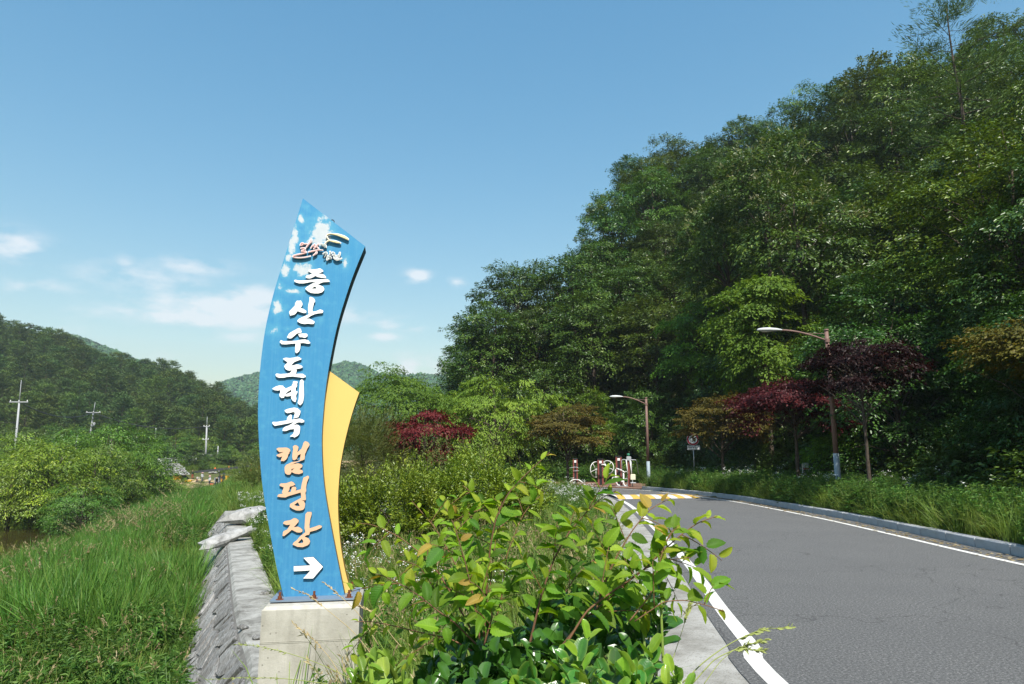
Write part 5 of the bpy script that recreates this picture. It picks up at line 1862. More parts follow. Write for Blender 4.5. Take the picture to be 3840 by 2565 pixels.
def lamp(label, base, H, arm_dx, arm_dz, hl, rz=0.0, k=1.0):
    t_ = thing('street_lamp', label, 'street lamp', base, rz, 'brown street lamps along the forest side')
    z1 = H * .27
    obj('post', MB().tube([(0, 0, z1), (0, 0, H)], [.085 * k, .062 * k], 14).mesh('post', M['post_brown'], smooth=True), t_)
    obj('post_sleeve', MB().tube([(0, 0, -.35), (0, 0, z1)], [.105 * k, .092 * k], 14).mesh('post_sleeve', M['post_shade_grey'], smooth=True), t_)
    obj('collar', MB().tube([(0, 0, H - .03), (0, 0, H + .03)], .078 * k, 14).mesh('collar', M['post_brown'], smooth=True), t_)
    obj('bracket_band', MB().tube([(0, 0, H - .42), (0, 0, H - .30)], .085 * k, 12).mesh('bracket_band', M['post_brown']), t_)
    s = np.linspace(0, 1, 9)
    P = np.stack([arm_dx * s, 0 * s, (H - .36) + arm_dz * np.sin(s * PI / 2)], 1)
    arm = obj('arm', MB().tube(P, .032 * k, 8).mesh('arm', M['post_brown'], smooth=True), t_)
    obj('stay_rod', MB().tube([(0, 0, H - .12), P[4]], .010, 6).mesh('stay_rod', M['post_brown']), t_)
    sg = math.copysign(1, arm_dx)
    hx, hz = P[-1][0], P[-1][2]
    # cobra head: flattened teardrop shell with glass below
    prof = [(0, .03, .03), (.06, .065, .045), (.2, .10, .075), (.42, .135, .095), (.62, .125, .085), (.76, .08, .055), (.80, .02, .02)]
    V, F = [], []
    n = 12
    for (x, w, h) in prof:
        for j in range(n):
            a = 2 * PI * j / n
            V.append([hx + sg * (x * hl / .8 - .05), w * k * math.cos(a), hz + .0 + (h * k * math.sin(a) * (1.0 if math.sin(a) > 0 else .45))])
    for i in range(len(prof) - 1):
        for j in range(n):
            F.append([i * n + j, i * n + (j + 1) % n, (i + 1) * n + (j + 1) % n, (i + 1) * n + j])
    F.append([(len(prof) - 1) * n + j for j in range(n)])
    hd = obj('lamp_head', mesh_np('lamp_head', np.array(V), F, M['lamp_grey'], smooth=True), t_)
    obj('lens', MB().lathe((0, 0, 0), [(.01, -.035), (.085, -.02), (.10, 0)], 12).mesh('lens', M['lamp_glass'], smooth=True), hd, (hx + sg * .45 * hl / .8, 0, hz - .035)).scale = (1.9, 1, 1)
    return t_


b = atz(3149, 1878, .25)
q = aty(3116, 1238, b[1])
lamp('near brown street lamp rising among the red maples', (b[0], b[1], .25), q[2] - .25, -1.55, .36, .85)
b2 = aty(2433, 1806, 38.5)
q = aty(2427, 1492, b2[1])
lamp('far brown street lamp beside the exercise machines', (b2[0], b2[1], .15), q[2] - .15, -1.35, .42, .75)

# round prohibition sign with text plate -------------------------------
b = atz(2606, 1812, .2)
Yd = b[1]
sp = thing('traffic_sign', 'round red ringed traffic sign with a white text plate on a thin steel post', 'traffic sign', (b[0], Yd, .15), 0)
zc = aty(2600, 1647, Yd)[2] - .15
zp = aty(2602, 1679, Yd)[2] - .15
kx = Yd / FPX / CP
obj('post', MB().tube([(0, 0, -.3), (0, 0, zc + .3)], .03, 10).mesh('post', M['steel'], smooth=True), sp)
R0 = 22.5 * kx


def disc(R, y, m, n=40, r0=0.0):
    a = np.arange(n) * 2 * PI / n
    ring_ = np.stack([R * np.cos(a), np.full(n, y), R * np.sin(a)], 1)
    back = ring_ + [0, .006, 0]
    V = np.concatenate([ring_, back])
    F = [list(range(n))[::-1], [n + j for j in range(n)]] + [[j, (j + 1) % n, n + (j + 1) % n, n + j] for j in range(n)]
    return mesh_np('disc', V, F, m)


dk = obj('sign_disc', disc(R0, -.045, M['white_paint']), sp, (-.02, 0, zc))
obj('red_ring', disc(R0 * .96, -.050, M['red_paint']), dk)
obj('white_field', disc(R0 * .72, -.055, M['white_paint']), dk)
gl = [(-.28, -.42), (-.08, -.42), (-.08, .30), (-.30, .22), (-.52, .12), (-.30, .46), (-.02, .52), (.06, .44), (.06, -.42)]
gl = [(-.10, -.45), (.02, -.45), (.02, .42), (-.10, .52), (-.45, .36), (-.20, .30), (-.10, .16)]
obj('turn_symbol', mesh_np('turn_symbol', np.array([[x * R0 * .95, -.058, z * R0 * .95] for x, z in gl]), [list(range(len(gl)))], M['black']), dk)
gl = [(.22, -.05), (.30, .20), (.42, .26), (.40, .10), (.32, -.15)]
obj('turn_symbol', mesh_np('turn_symbol', np.array([[x * R0 * .95, -.058, z * R0 * .95] for x, z in gl]), [list(range(len(gl)))], M['black']), dk)
pw, ph = 46 * kx, 15.5 * kx
pk = obj('text_plate', MB().box((0, -.048, 0), (pw, .01, ph)).mesh('text_plate', M['white_paint']), sp, (.0, 0, zp))
fr = MB()
for dx, dz, w_, h_ in ((0, ph * .40, pw * .93, .012), (0, -ph * .40, pw * .93, .012), (pw * .455, 0, .012, ph * .8), (-pw * .455, 0, .012, ph * .8)):
    fr.box((dx, -.0555, dz), (w_, .003, h_))
obj('plate_border', fr.mesh('plate_border', M['black']), pk)
# the two readable syllables and what can be made out of the others
syl = [[(0, 0, .12, .9), (.25, .4, .5, .12), (.25, -.4, .5, .12), (.62, 0, .1, .95), (.86, 0, .1, .95), (.72, 0, .2, .1)],
       [(.2, .42, .4, .1), (.2, .2, .3, .1), (.2, .0, .34, .1), (.75, .2, .1, .6), (.6, .1, .25, .09), (.6, .3, .25, .09), (.5, -.38, .4, .1)],
       [(.1, .2, .1, .5), (.3, .42, .4, .1), (.3, 0, .4, .1), (.8, 0, .1, .9), (.5, -.4, .6, .1)],
       [(.2, .4, .5, .1), (.4, .1, .1, .5), (.8, 0, .1, .9), (.4, -.35, .5, .1)],
       [(.15, 0, .1, .7), (.35, .3, .4, .1), (.35, -.3, .4, .1), (.55, 0, .1, .7), (.85, 0, .1, .95)]]
tx = MB()
for i, sy in enumerate(syl):
    for a, c_, w_, h_ in sy:
        tx.box((-pw * .40 + i * pw * .162 + a * pw * .125, -.0545 - .0002 * i, c_ * ph * .30), (max(w_ * pw * .12, .009), .002, max(h_ * ph * .5, .009)))
obj('plate_text', tx.mesh('plate_text', M['black']), pk)

# small notice board --------------------------------------------------
b = atz(3005, 1850, .2)
nb_ = thing('notice_board', 'small white notice board with a red lower edge among the verge flowers', 'notice board', (b[0], b[1] - .6, .1))
zb = aty(3003, 1748, b[1] - .6)[2] - .1
obj('post', MB().tube([(-.12, .02, -.2), (-.12, .02, zb + .1)], .022, 8).mesh('post', M['steel']), nb_)
obj('board', MB().box((0, 0, zb), (.24, .02, .27)).mesh('board', plain('board_print', (.42, .55, .56), .5, .3, 0, .35, 14)), nb_)
obj('red_band', MB().box((0, -.0115, zb - .10), (.23, .003, .06)).mesh('red_band', M['red_paint']), nb_)
obj('white_band', MB().box((0, -.0115, zb - .03), (.20, .003, .03)).mesh('white_band', M['white_paint']), nb_)

# outdoor exercise machines -------------------------------------------
M['machine_brown'] = plain('machine_brown', (.20, .060, .048), .5, .3, 0, .12)
M['machine_white'] = plain('machine_white', (.72, .72, .70), .35, .4, 0, .04)
M['machine_grey'] = plain('machine_grey', (.40, .42, .44), .4, .4, .2)
M['cream'] = plain('cream', (.68, .66, .50), .5, .3)
M['green_cap'] = plain('green_cap', (.04, .22, .13), .5, .3)


def station(label, px, py, Y):
    p = aty(px, py, Y)
    return thing('exercise_machine', label, 'exercise machine', (p[0], Y, .03), 0, 'outdoor exercise machines'), Y / FPX / CP


def twin_post(t_, x, H, w=.30):
    for s in (-1, 1):
        obj('column', MB().box((x + s * w * .36, 0, H / 2), (w * .26, .11, H), bev=.01).mesh('column', M['machine_brown']), t_)
    obj('core', MB().box((x, .01, H / 2 - .02), (w * .42, .07, H - .05)).mesh('core', M['black']), t_)
    obj('cap', MB().box((x, 0, H + .02), (w * 1.02, .15, .05), bev=.015).mesh('cap', M['black']), t_)
    obj('plaque', MB().box((x, -.06, H - .15), (w * .42, .012, .15)).mesh('plaque', M['white_paint']), t_)


t_, k = station('narrow brown exercise post with small foot bars, leftmost of the machines', 2158, 1812, 43)
twin_post(t_, 0, 1.55, .30)
obj('handle_bar', MB().tube([(-.38, -.1, 1.0), (-.1, -.05, 1.05), (.1, -.05, 1.05), (.2, -.1, 1.0)], .018, 6).mesh('handle_bar', M['machine_grey'], smooth=True), t_)
obj('handle_bar', MB().tube([(-.14, -.12, .82), (.22, -.12, .84)], .018, 6).mesh('handle_bar', M['machine_grey'], smooth=True), t_)
for sx in (-1, 1):
    obj('foot_bar', MB().tube([(0, -.1, .30), (sx * .2, -.2, .28), (sx * .42, -.3, .12)], .035, 8).mesh('foot_bar', M['machine_white'], smooth=True), t_)

t_, k = station('brown exercise post carrying two white spoked wheels', 2253, 1817, 42)
twin_post(t_, 0, 1.52, .36)


def wheel(t_, c, ax, R):
    c = np.array(c, float)
    ax = np.array(ax, float) / np.linalg.norm(ax)
    w_ = obj('wheel', MB().ring(c, ax, R, .024, 36, 8).mesh('wheel', M['machine_white'], smooth=True), t_)
    u = np.cross(ax, [0, 0, 1])
    u /= np.linalg.norm(u)
    v = np.cross(ax, u)
    for i in range(5):
        a = 2 * PI * i / 5 + .3
        obj('spoke', MB().tube([c, c + (math.cos(a) * u + math.sin(a) * v) * R], .016, 6).mesh('spoke', M['machine_white'], smooth=True), w_)
    obj('hub', MB().tube([c - ax * .05, c + ax * .05], .05, 10).mesh('hub', M['machine_white']), w_)


wheel(t_, (-.26, .12, .92), (.75, -1, 0), .46)
wheel(t_, (.40, -.15, 1.05), (-.55, -1, .1), .40)
obj('axle_arm', MB().tube([(.05, -.05, 1.2), (.2, -.12, 1.22), (.32, -.14, 1.15), (.40, -.15, 1.05)], .045, 8).mesh('axle_arm', M['machine_white'], smooth=True), t_)
obj('axle_arm', MB().tube([(-.05, .03, 1.0), (-.26, .12, .92)], .04, 8).mesh('axle_arm', M['machine_white'], smooth=True), t_)

t_, k = station('white tubular air walker fixed to a brown column', 2322, 1822, 40.5)
twin_post(t_, .0, 1.68, .36)
for pts_, rr in (([(-.22, -.2, .95), (-.22, -.2, .25), (-.12, -.22, .08), (.0, -.25, .05)], .036), ([(.22, -.35, .80), (.20, -.35, .15), (.28, -.38, .02), (.42, -.36, .02), (.48, -.35, .20), (.46, -.35, .85)], .040),
                 ([(-.18, -.2, 1.02), (.05, -.3, .95), (.25, -.35, .82), (.46, -.35, .84)], .030), ([(-.15, -.22, 1.0), (.1, -.36, .90), (.28, -.42, .78)], .026),
                 ([(-.55, -.1, .0), (-.38, -.1, .50), (-.22, -.15, .52), (0, -.1, .52)], .024), ([(.25, -.4, .40), (.35, -.45, .45), (.44, -.42, .40), (.44, -.42, .12), (.35, -.4, .06)], .028)):
    obj('tube_frame', MB().tube(np.array(pts_), rr, 8).mesh('tube_frame', M['machine_white'], smooth=True), t_)
obj('base_plate', MB().box((.1, -.3, .012), (.75, .5, .02)).mesh('base_plate', M['machine_grey']), t_)
obj('hub_cap', MB().lathe((.12, -.34, .28), [(.02, -.06), (.06, -.03), (.06, .03), (.02, .06)], 10).mesh('hub_cap', M['machine_white'], smooth=True), t_)

t_, k = station('pull down machine with grey arms, cream seat back and green topped mast', 2360, 1824, 40)
obj('mast', MB().box((0, 0, .85), (.14, .12, 1.70), bev=.01).mesh('mast', M['machine_brown']), t_)
obj('mast_cap', MB().lathe((0, 0, 1.82), [(.07, -.10), (.085, -.02), (.085, .0), (.06, .04), (.02, .05)], 14).mesh('mast_cap', M['green_cap'], smooth=True), t_)
obj('pivot_block', MB().box((.0, -.04, 1.58), (.26, .2, .22), bev=.03).mesh('pivot_block', M['machine_grey']), t_)
for pts_, m in (([(-.40, -.1, .60), (-.42, -.1, 1.46), (-.38, -.1, 1.52), (.38, -.1, 1.50), (.44, -.1, 1.48), (.52, -.15, .72)], 'machine_grey'), ([(-.16, -.12, 1.50), (-.10, -.2, .72)], 'machine_white'), ([(.06, -.12, 1.48), (.12, -.22, .70)], 'machine_white'), ([(.14, -.05, 1.48), (.16, -.05, .70)], 'machine_grey')):
    obj('arm', MB().tube(np.array(pts_), .020 if m == 'machine_grey' else .028, 8).mesh('arm', M[m], smooth=True), t_)
obj('seat_back', MB().box((.18, -.25, .55), (.28, .06, .32), bev=.05).mesh('seat_back', M['cream']), t_)
obj('seat', MB().box((.16, -.35, .22), (.30, .30, .05), bev=.02).mesh('seat', M['machine_grey']), t_)
obj('seat_stem', MB().tube([(.14, -.2, 0), (.15, -.24, .40)], .03, 8).mesh('seat_stem', M['machine_grey']), t_)
for px in (2104, 2130):
    p = aty(px, 1812, 39.5)
    b_ = thing('bollard', 'short black post with yellow bands, %s of the pair by the bronze maple trunk' % ('left' if px < 2120 else 'right'), 'bollard', (p[0], 39.5, .0), 0, 'short banded posts')
    obj('body', MB().tube([(0, 0, -.02), (0, 0, .42)], .075, 12).mesh('body', M['black'], smooth=True), b_)
    for z in (.20, .31):
        obj('band', MB().tube([(0, 0, z), (0, 0, z + .055)], .080, 12).mesh('band', M['yellow'], smooth=True), b_)
bn = thing('park_bench', 'dark red plank bench half hidden by the flowers of the strip', 'bench', tuple(aty(1835, 1745, 43)[:2]) + (.03,))
for i in range(3):
    obj('slat', MB().box((0, i * .13 - .13, .42), (1.2, .11, .04)).mesh('slat', M['machine_brown']), bn)
obj('back_slat', MB().box((0, .22, .68), (1.2, .03, .16)).mesh('back_slat', M['machine_brown']), bn)
for sx in (-.5, .5):
    obj('leg', MB().box((sx, 0, .2), (.06, .36, .40)).mesh('leg', M['black']), bn)

# ---------------------------------------------------------------- poles and wires across the river
M['pole'] = plain('pole', (.36, .37, .38), .85, .15, 0, .12, 2)
M['wire'] = plain('wire', (.03, .03, .03), .6, .2)
PL_ = [  # px foot, py foot, px top, py top, Y, arm half width px, label
    (60, 1690, 80, 1425, 100, 35, 'tallest utility pole with a crossarm at the left edge'),
    (335, 1625, 357, 1508, 150, 27, 'second utility pole with a crossarm and transformer brackets'),
    (475, 1595, 480, 1548, 175, 0, 'bare utility pole rising over the trees at the foot of the hill'),
    (284, 1690, 290, 1630, 105, 0, 'short bare pole among the bank trees'),
    (585, 1640, 585, 1604, 150, 0, 'brownish short pole before the pine hill'),
    (773, 1705, 777, 1562, 138, 11, 'utility pole with two crossarms beside the farm lane'),
    (816, 1712, 818, 1673, 136, 0, 'small white post at the end of the farm lane')]
tops = []
for fx, fy, tx_, ty_, Yp, aw, lab in PL_:
    f0, t0 = aty(fx, fy, Yp), aty(tx_, ty_, Yp)
    g0 = float(gz(np.array([f0[0]]), np.array([Yp]))[0])
    z0 = min(f0[2], g0) - .2
    up = thing('utility_pole', lab, 'utility pole', (f0[0], Yp, z0), 0, 'utility poles across the river')
    e = np.array([t0[0] - f0[0], 0, t0[2] - z0])
    k = Yp / FPX
    w0 = max(.17, .9 * k * 4) if aw else max(.11, 3.0 * k * .8)
    kk = .8 if aw else 1.0
    obj('shaft', MB().tube([(0, 0, 0), e * kk], [w0, w0 * .72], 10).mesh('shaft', M['pole'], smooth=True), up)
    if aw:
        obj('top_spike', MB().tube([e * kk, e], [w0 * .4, w0 * .18], 8).mesh('top_spike', M['pole'], smooth=True), up)
        c_ = e * .80
        for n_, zz in enumerate([0] if aw > 12 else [0, -2.6]):
            arm = obj('crossarm', MB().box((c_[0], -.1, c_[2] + zz), (aw * 2 * k, .12, .14)).mesh('crossarm', M['pole']), up)
            for s in (-.9, 0, .9):
                obj('insulator', MB().lathe((c_[0] + s * aw * k, -.1, c_[2] + zz + .07), [(.05, 0), (.07, .1), (.03, .22)], 8).mesh('insulator', M['white_paint']), arm)
        if aw == 27:
            obj('transformer', MB().tube([(c_[0] + .5, -.3, c_[2] - 3.1), (c_[0] + .5, -.3, c_[2] - 2.2)], .28, 10).mesh('transformer', M['pole'], smooth=True), up)
            obj('bracket', MB().box((c_[0] + .3, -.15, c_[2] - 6.5), (1.3, .5, .8)).mesh('bracket', M['pole']), up)
    tops.append((np.array([f0[0], Yp, z0]) + e * (.8 if aw else .97), aw * k))


def wire(a, b, sag, lab, r_=.018):
    s = np.linspace(0, 1, 14)
    P = a + (b - a) * s[:, None] - np.array([0, 0, 1]) * (sag * 4 * s * (1 - s))[:, None]
    tag(obj('power_line', MB().tube(P, r_, 4).mesh('power_line', M['wire'])), lab, 'cable', 'power lines')


for i, (a, b, dz, lab) in enumerate([(0, 1, 0, 'power line from the tallest pole to the second pole'), (1, 5, 0, 'power line from the second pole to the pole by the lane'), (0, 1, -4.5, 'lower cable from the tallest pole to the second pole')]):
    wire(tops[a][0] + [0, 0, dz], tops[b][0] + [0, 0, dz], 1.6, lab, .08)
wire(tops[0][0] + [0, 0, -3.0], tops[0][0] + np.array([-60, -40, -2.5]), 1.0, 'cable leaving the tallest pole past the left edge', .03)
wire(tops[0][0] + [0, 0, -7.0], tops[0][0] + np.array([-60, -40, -6.5]), 1.0, 'lowest cable leaving the tallest pole past the left edge', .03)

# ---------------------------------------------------------------- field, lane, farm workers
t = NT('field_soil')
oc = t.obco()
mp = t.n('ShaderNodeMapping')
mp.inputs['Rotation'].default_value = (0, 0, math.radians(32))
t.l(oc, mp.inputs[0])
wv = t.n('ShaderNodeTexWave')
wv.inputs['Scale'].default_value = .22
wv.inputs['Distortion'].default_value = 2.5
wv.inputs['Detail'].default_value = 3
t.l(mp.outputs[0], wv.inputs['Vector'])
f = t.noise(.8, 5, .6, oc)
c = t.ramp(wv.outputs['Fac'], [(.25, (.17, .15, .06)), (.5, (.36, .25, .14)), (.8, (.46, .33, .20))])
c = t.mix(t.m('MULTIPLY', t.m('SUBTRACT', f, .5), 2.0, True), c, (.14, .17, .05))
M['field'] = t.done(t.bsdf(c, .95, .1))
FC = [(-66, 99), (-52, 97), (-36, 95), (-28, 108), (-26, 121), (-40, 121.5), (-58, 124.5), (-70, 128)]
FZ = float(gz(np.array([-48.0]), np.array([110.0]))[0])
nxs, nys = 24, 14
V = []
for j in range(nys):
    for i in range(nxs):
        x, y = -72 + i * 2.1, 97 + j * 1.9
        V.append([x, y, float(gz(np.array([x]), np.array([y]))[0]) + .22 + .09 * math.sin(x * 2.6 + y * 1.7)])
F = [[j * nxs + i, j * nxs + i + 1, (j + 1) * nxs + i + 1, (j + 1) * nxs + i] for j in range(nys - 1) for i in range(nxs - 1)]
struct('field', mesh_np('field', np.array(V), F, M['field'], smooth=True), 'tan ploughed field where the farm workers stand', 'field')


def onfield(px, py):
    """where the sight line meets the ground of the field"""
    rr = ray(px, py)
    for Y_ in np.arange(70, 150, .25):
        p = np.array([0, 0, CAMZ]) + rr * (Y_ / rr[1])
        if p[2] <= float(gz(np.array([p[0]]), np.array([p[1]]))[0]) + .22:
            return p
    return p


SK = plain('skin', (.42, .26, .18), .6, .3)


def person(label, px, py, h_px, top, legs, pose='stand', hat=None, rz=0.0):
    p = onfield(px, py)
    H = 1.62
    k = h_px * p[1] / FPX / H if h_px else 1.0
    k = min(max(k, .9), 1.08)
    root = thing('person', label, 'person', (p[0], p[1], p[2] + .0), rz, 'workers in the field')
    if pose == 'stand':
        J = dict(pel=(0, 0, .86), che=(0, .0, 1.18), nec=(0, 0, 1.36), hd=(0, -.02, 1.44), top=(0, -.02, 1.60), kl=(-.10, -.02, .46), kr=(.10, .02, .46), fl=(-.11, 0, .05), fr=(.11, .04, .05), tl=(-.11, -.12, .03), tr=(.11, -.08, .03),
                 sl=(-.18, 0, 1.30), sr=(.18, 0, 1.30), el=(-.25, .0, 1.04), er=(.25, -.02, 1.04), hl=(-.22, -.14, .84), hr=(.20, -.16, .88))
    else:
        J = dict(pel=(0, .18, .82), che=(0, -.14, .98), nec=(0, -.34, 1.00), hd=(0, -.42, .99), top=(0, -.56, .94), kl=(-.12, .05, .44), kr=(.12, .05, .44), fl=(-.13, .1, .05), fr=(.13, .1, .05), tl=(-.13, -.02, .03), tr=(.13, -.02, .03),
                 sl=(-.19, -.26, .98), sr=(.19, -.26, .98), el=(-.22, -.34, .70), er=(.22, -.34, .70), hl=(-.14, -.44, .46), hr=(.14, -.44, .46))
    E_ = [('pel', 'che', 1), ('che', 'nec', 1), ('nec', 'hd', 2), ('hd', 'top', 2), ('pel', 'kl', 0), ('pel', 'kr', 0), ('kl', 'fl', 0), ('kr', 'fr', 0), ('fl', 'tl', 3), ('fr', 'tr', 3), ('che', 'sl', 1), ('che', 'sr', 1), ('sl', 'el', 1), ('sr', 'er', 1), ('el', 'hl', 1), ('er', 'hr', 1)]
    rad = dict(pel=.145, che=.155, nec=.058, hd=.085, top=.075, kl=.075, kr=.075, fl=.05, fr=.05, tl=.04, tr=.04, sl=.075, sr=.075, el=.05, er=.05, hl=.04, hr=.04)
    names = list(J)
    me = bpy.data.meshes.new('body')
    me.from_pydata([tuple(c * k for c in J[n]) for n in names], [(names.index(a), names.index(b)) for a, b, _ in E_], [])
    o = bpy.data.objects.new('body', me)
    COL.objects.link(o)
    md = o.modifiers.new('skin', 'SKIN')
    for i, n in enumerate(names):
        me.skin_vertices[0].data[i].radius = (rad[n] * k, rad[n] * k)
        me.skin_vertices[0].data[i].use_root = n == 'pel'
    sb = o.modifiers.new('sub', 'SUBSURF')
    sb.levels = sb.render_levels = 1
    bpy.context.view_layer.update()
    m2 = bpy.data.meshes.new_from_object(o.evaluated_get(bpy.context.evaluated_depsgraph_get()))
    bpy.data.objects.remove(o)
    m2.name = 'body'
    m2.materials.clear()
    for m in (legs, top, SK, M['black']):
        m2.materials.append(m)
    seg = [(np.array(J[a]) * k, np.array(J[b]) * k, q) for a, b, q in E_]
    for pg in m2.polygons:
        c_ = np.array(pg.center)
        best, bi = 9, 0
        for a, b, q in seg:
            tt_ = min(max(np.dot(c_ - a, b - a) / np.dot(b - a, b - a), 0), 1)
            d_ = np.linalg.norm(c_ - a - tt_ * (b - a))
            if d_ < best:
                best, bi = d_, q
        pg.material_index = bi
        pg.use_smooth = True
    obj('body', m2, root)
    if hat is not None:
        hd = (np.array(J['hd']) + np.array(J['top'])) / 2 * k + [0, -.0, .06]
        obj('hat', MB().lathe(tuple(hd), [(.24, -.03), (.23, -.015), (.11, .0), (.10, .09), (.04, .11)], 14).mesh('hat', hat, smooth=True), root)
    return root


CLO = {n: plain('cloth_' + n, c, .8, .15) for n, c in dict(navy=(.02, .025, .05), grey=(.20, .22, .23), pale=(.42, .44, .47), dark=(.035, .035, .04), mid=(.13, .14, .15), red=(.30, .05, .04), pink=(.62, .36, .38), white=(.68, .68, .66), wine=(.13, .015, .03)).items()}
person('farm worker in dark clothes and red trousers standing at the back of the field', 721, 1795, 28, CLO['dark'], CLO['red'], rz=.3)
person('farm worker in pale jacket, grey trousers and pink hat standing sideways', 757, 1807, 34, CLO['pale'], CLO['mid'], hat=CLO['pink'], rz=1.2)
person('farm worker in white top and pink sun hat among the sacks', 785, 1822, 36, CLO['pale'], CLO['dark'], hat=CLO['pink'], rz=-.5)
person('farm worker in grey jacket bending forward', 811, 1825, 0, CLO['grey'], CLO['mid'], 'bend', rz=.4)
person('farm worker in black standing between the bent worker and the yellow crates', 822, 1822, 34, CLO['dark'], CLO['mid'], rz=.2, hat=CLO['dark'])
person('farm worker in navy beside the tall yellow crates', 836, 1824, 36, CLO['navy'], CLO['wine'], rz=-.2, hat=CLO['navy'])
person('farm worker crouching low with a white bundle', 739, 1806, 0, CLO['white'], CLO['wine'], 'bend', rz=.9).scale = (.8, .8, .75)

CY = plain('crate_yellow', (.72, .38, .02), .5, .3, 0, .08)
CR = plain('crate_red', (.55, .09, .03), .5, .3, 0, .1)


def crate(label, px, py, w, d, h, mat, n=3):
    p = onfield(px, py)
    c_ = thing('crate', label, 'crate', (p[0], p[1], p[2]), .1, 'crates in the field')
    for s in (-1, 1):
        obj('side_panel', MB().box((s * (w / 2 - .02), 0, h / 2), (.04, d, h)).mesh('side_panel', mat), c_)
        for i in range(n):
            z = h * (i + .5) / n
            obj('slat', MB().box((0, s * (d / 2 - .02), z), (w - .082, .03, h / n * .72)).mesh('slat', mat), c_)
    obj('floor', MB().box((0, 0, .03), (w - .085, d - .08, .04)).mesh('floor', mat), c_)
    return c_


crate('long yellow crate near the loader tractor', 665, 1798, 1.25, 1.0, .62, CY)
crate('low yellow crate half buried in the grass', 707, 1806, 1.0, .8, .3, CY, 2)
crate('tall yellow crate stack behind the workers', 842, 1807, 1.15, 1.0, 1.05, CY, 4)
crate('orange red crate beside the worker in the pink hat', 795, 1823, .48, .4, .42, CR)
crate('wine red crate in front of the worker in navy', 839, 1823, .5, .4, .62, CLO['wine'])
SR = plain('sack_orange', (.62, .13, .03), .7, .2, 0, .15)
for i, (px, py, lie) in enumerate([(806, 1767, 0), (858, 1762, 0), (933, 1759, 0), (941, 1752, 0), (964, 1756, 0), (967, 1750, 0), (971, 1763, 0), (914, 1768, 1), (938, 1769, 1), (946, 1767, 1), (968, 1764, 1)]):
    p = onfield(px, py)
    zz = p[2]
    prof_ = [(.10, 0), (.20, .08), (.21, .30), (.17, .52), (.06, .60), (.08, .70)]
    o = obj('produce_sack', MB().lathe((0, 0, 0), prof_, 10).mesh('produce_sack', SR, smooth=True), None, (p[0], p[1], zz + (.18 if lie else 0)), i)
    if lie:
        o.rotation_euler = (0, PI / 2 * .95, i)
    tag(o, 'orange net sack %s on the strip behind the field, %s counted from the sign' % ('lying' if lie else 'standing', ['eleventh', 'tenth', 'seventh', 'sixth', 'fourth', 'third', 'first', 'ninth', 'eighth', 'fifth', 'second'][i]), 'sack', 'orange sacks')
# tractor with front loader fork, half hidden behind the bushes
p = onfield(664, 1797)
tr_ = thing('loader_tractor', 'dark tractor front loader with fork frame half hidden by the bushes', 'tractor', (p[0] - 1.5, p[1], p[2]), 0)
M['tractor'] = plain('tractor', (.025, .035, .045), .5, .4)
obj('body', MB().box((-1.6, 0, 1.05), (2.4, .9, .7), bev=.1).mesh('body', M['tractor']), tr_)
obj('cab', MB().box((-2.3, 0, 1.95), (1.1, 1.1, 1.2), bev=.1).mesh('cab', M['tractor']), tr_)
for x, R_ in ((-2.5, .72), (-.5, .48)):
    for y in (-.62, .62):
        w_ = obj('wheel', MB().tube([(x, y - .16, R_), (x, y + .16, R_)], R_, 20).mesh('wheel', M['black']), tr_)
        obj('rim', MB().tube([(x, y - .17, R_), (x, y + .17, R_)], R_ * .5, 14).mesh('rim', CLO['grey']), w_)
for y in (-.4, .4):
    obj('loader_arm', MB().tube([(-1.2, y, 1.5), (.1, y, 2.25), (.75, y, 1.0), (.8, y, .55)], [.10, .11, .10, .09], 6).mesh('loader_arm', M['tractor']), tr_)
fk = MB()
for z in (.15, .75, 1.15):
    fk.box((.92, 0, z), (.10, 1.5, .10))
for y in (-.72, 0, .72):
    fk.box((.92, y, .65), (.09, .09, 1.05))
obj('fork_frame', fk.mesh('fork_frame', M['tractor']), tr_)
for y in (-.45, .45):
    obj('fork_tine', MB().box((1.5, y, .10), (1.1, .12, .06)).mesh('fork_tine', M['tractor']), tr_)

# stone pitched bank, white rail of the lane, drain
t = NT('pitching')
oc = t.obco()
vo = t.n('ShaderNodeTexVoronoi', feature='DISTANCE_TO_EDGE')
vo.inputs['Scale'].default_value = 1.6
t.l(oc, vo.inputs['Vector'])
c = t.ramp(vo.outputs['Distance'], [(.02, (.13, .13, .125)), (.08, (.36, .35, .33)), (.4, (.50, .49, .47))])
M['pitching'] = t.done(t.bsdf(c, .9, .1, bump=vo.outputs['Distance'], bs=.6, bd=.1))
cs = [aty(592, 1783, 121), aty(714, 1779, 121), aty(668, 1736, 127), aty(592, 1739, 127)]
nb1 = thing('stone_bank', 'pale stone pitched bank below the white fence of the lane', 'embankment')
V, F = [], []
for j in range(9):
    for i in range(19):
        a, b_ = i / 18, j / 8
        p = cs[0] * (1 - a) * (1 - b_) + cs[1] * a * (1 - b_) + cs[2] * a * b_ + cs[3] * (1 - a) * b_
        V.append(p)
F = [[j * 19 + i, j * 19 + i + 1, (j + 1) * 19 + i + 1, (j + 1) * 19 + i] for j in range(8) for i in range(18)]
Vb = [v + np.array([0, 1.5, -1.0]) for v in V]
obj('pitching', mesh_np('pitching', np.array(V), F, M['pitching']), nb1)
rm = [rock_mesh(300 + i, .36, .30, .16) for i in range(5)]
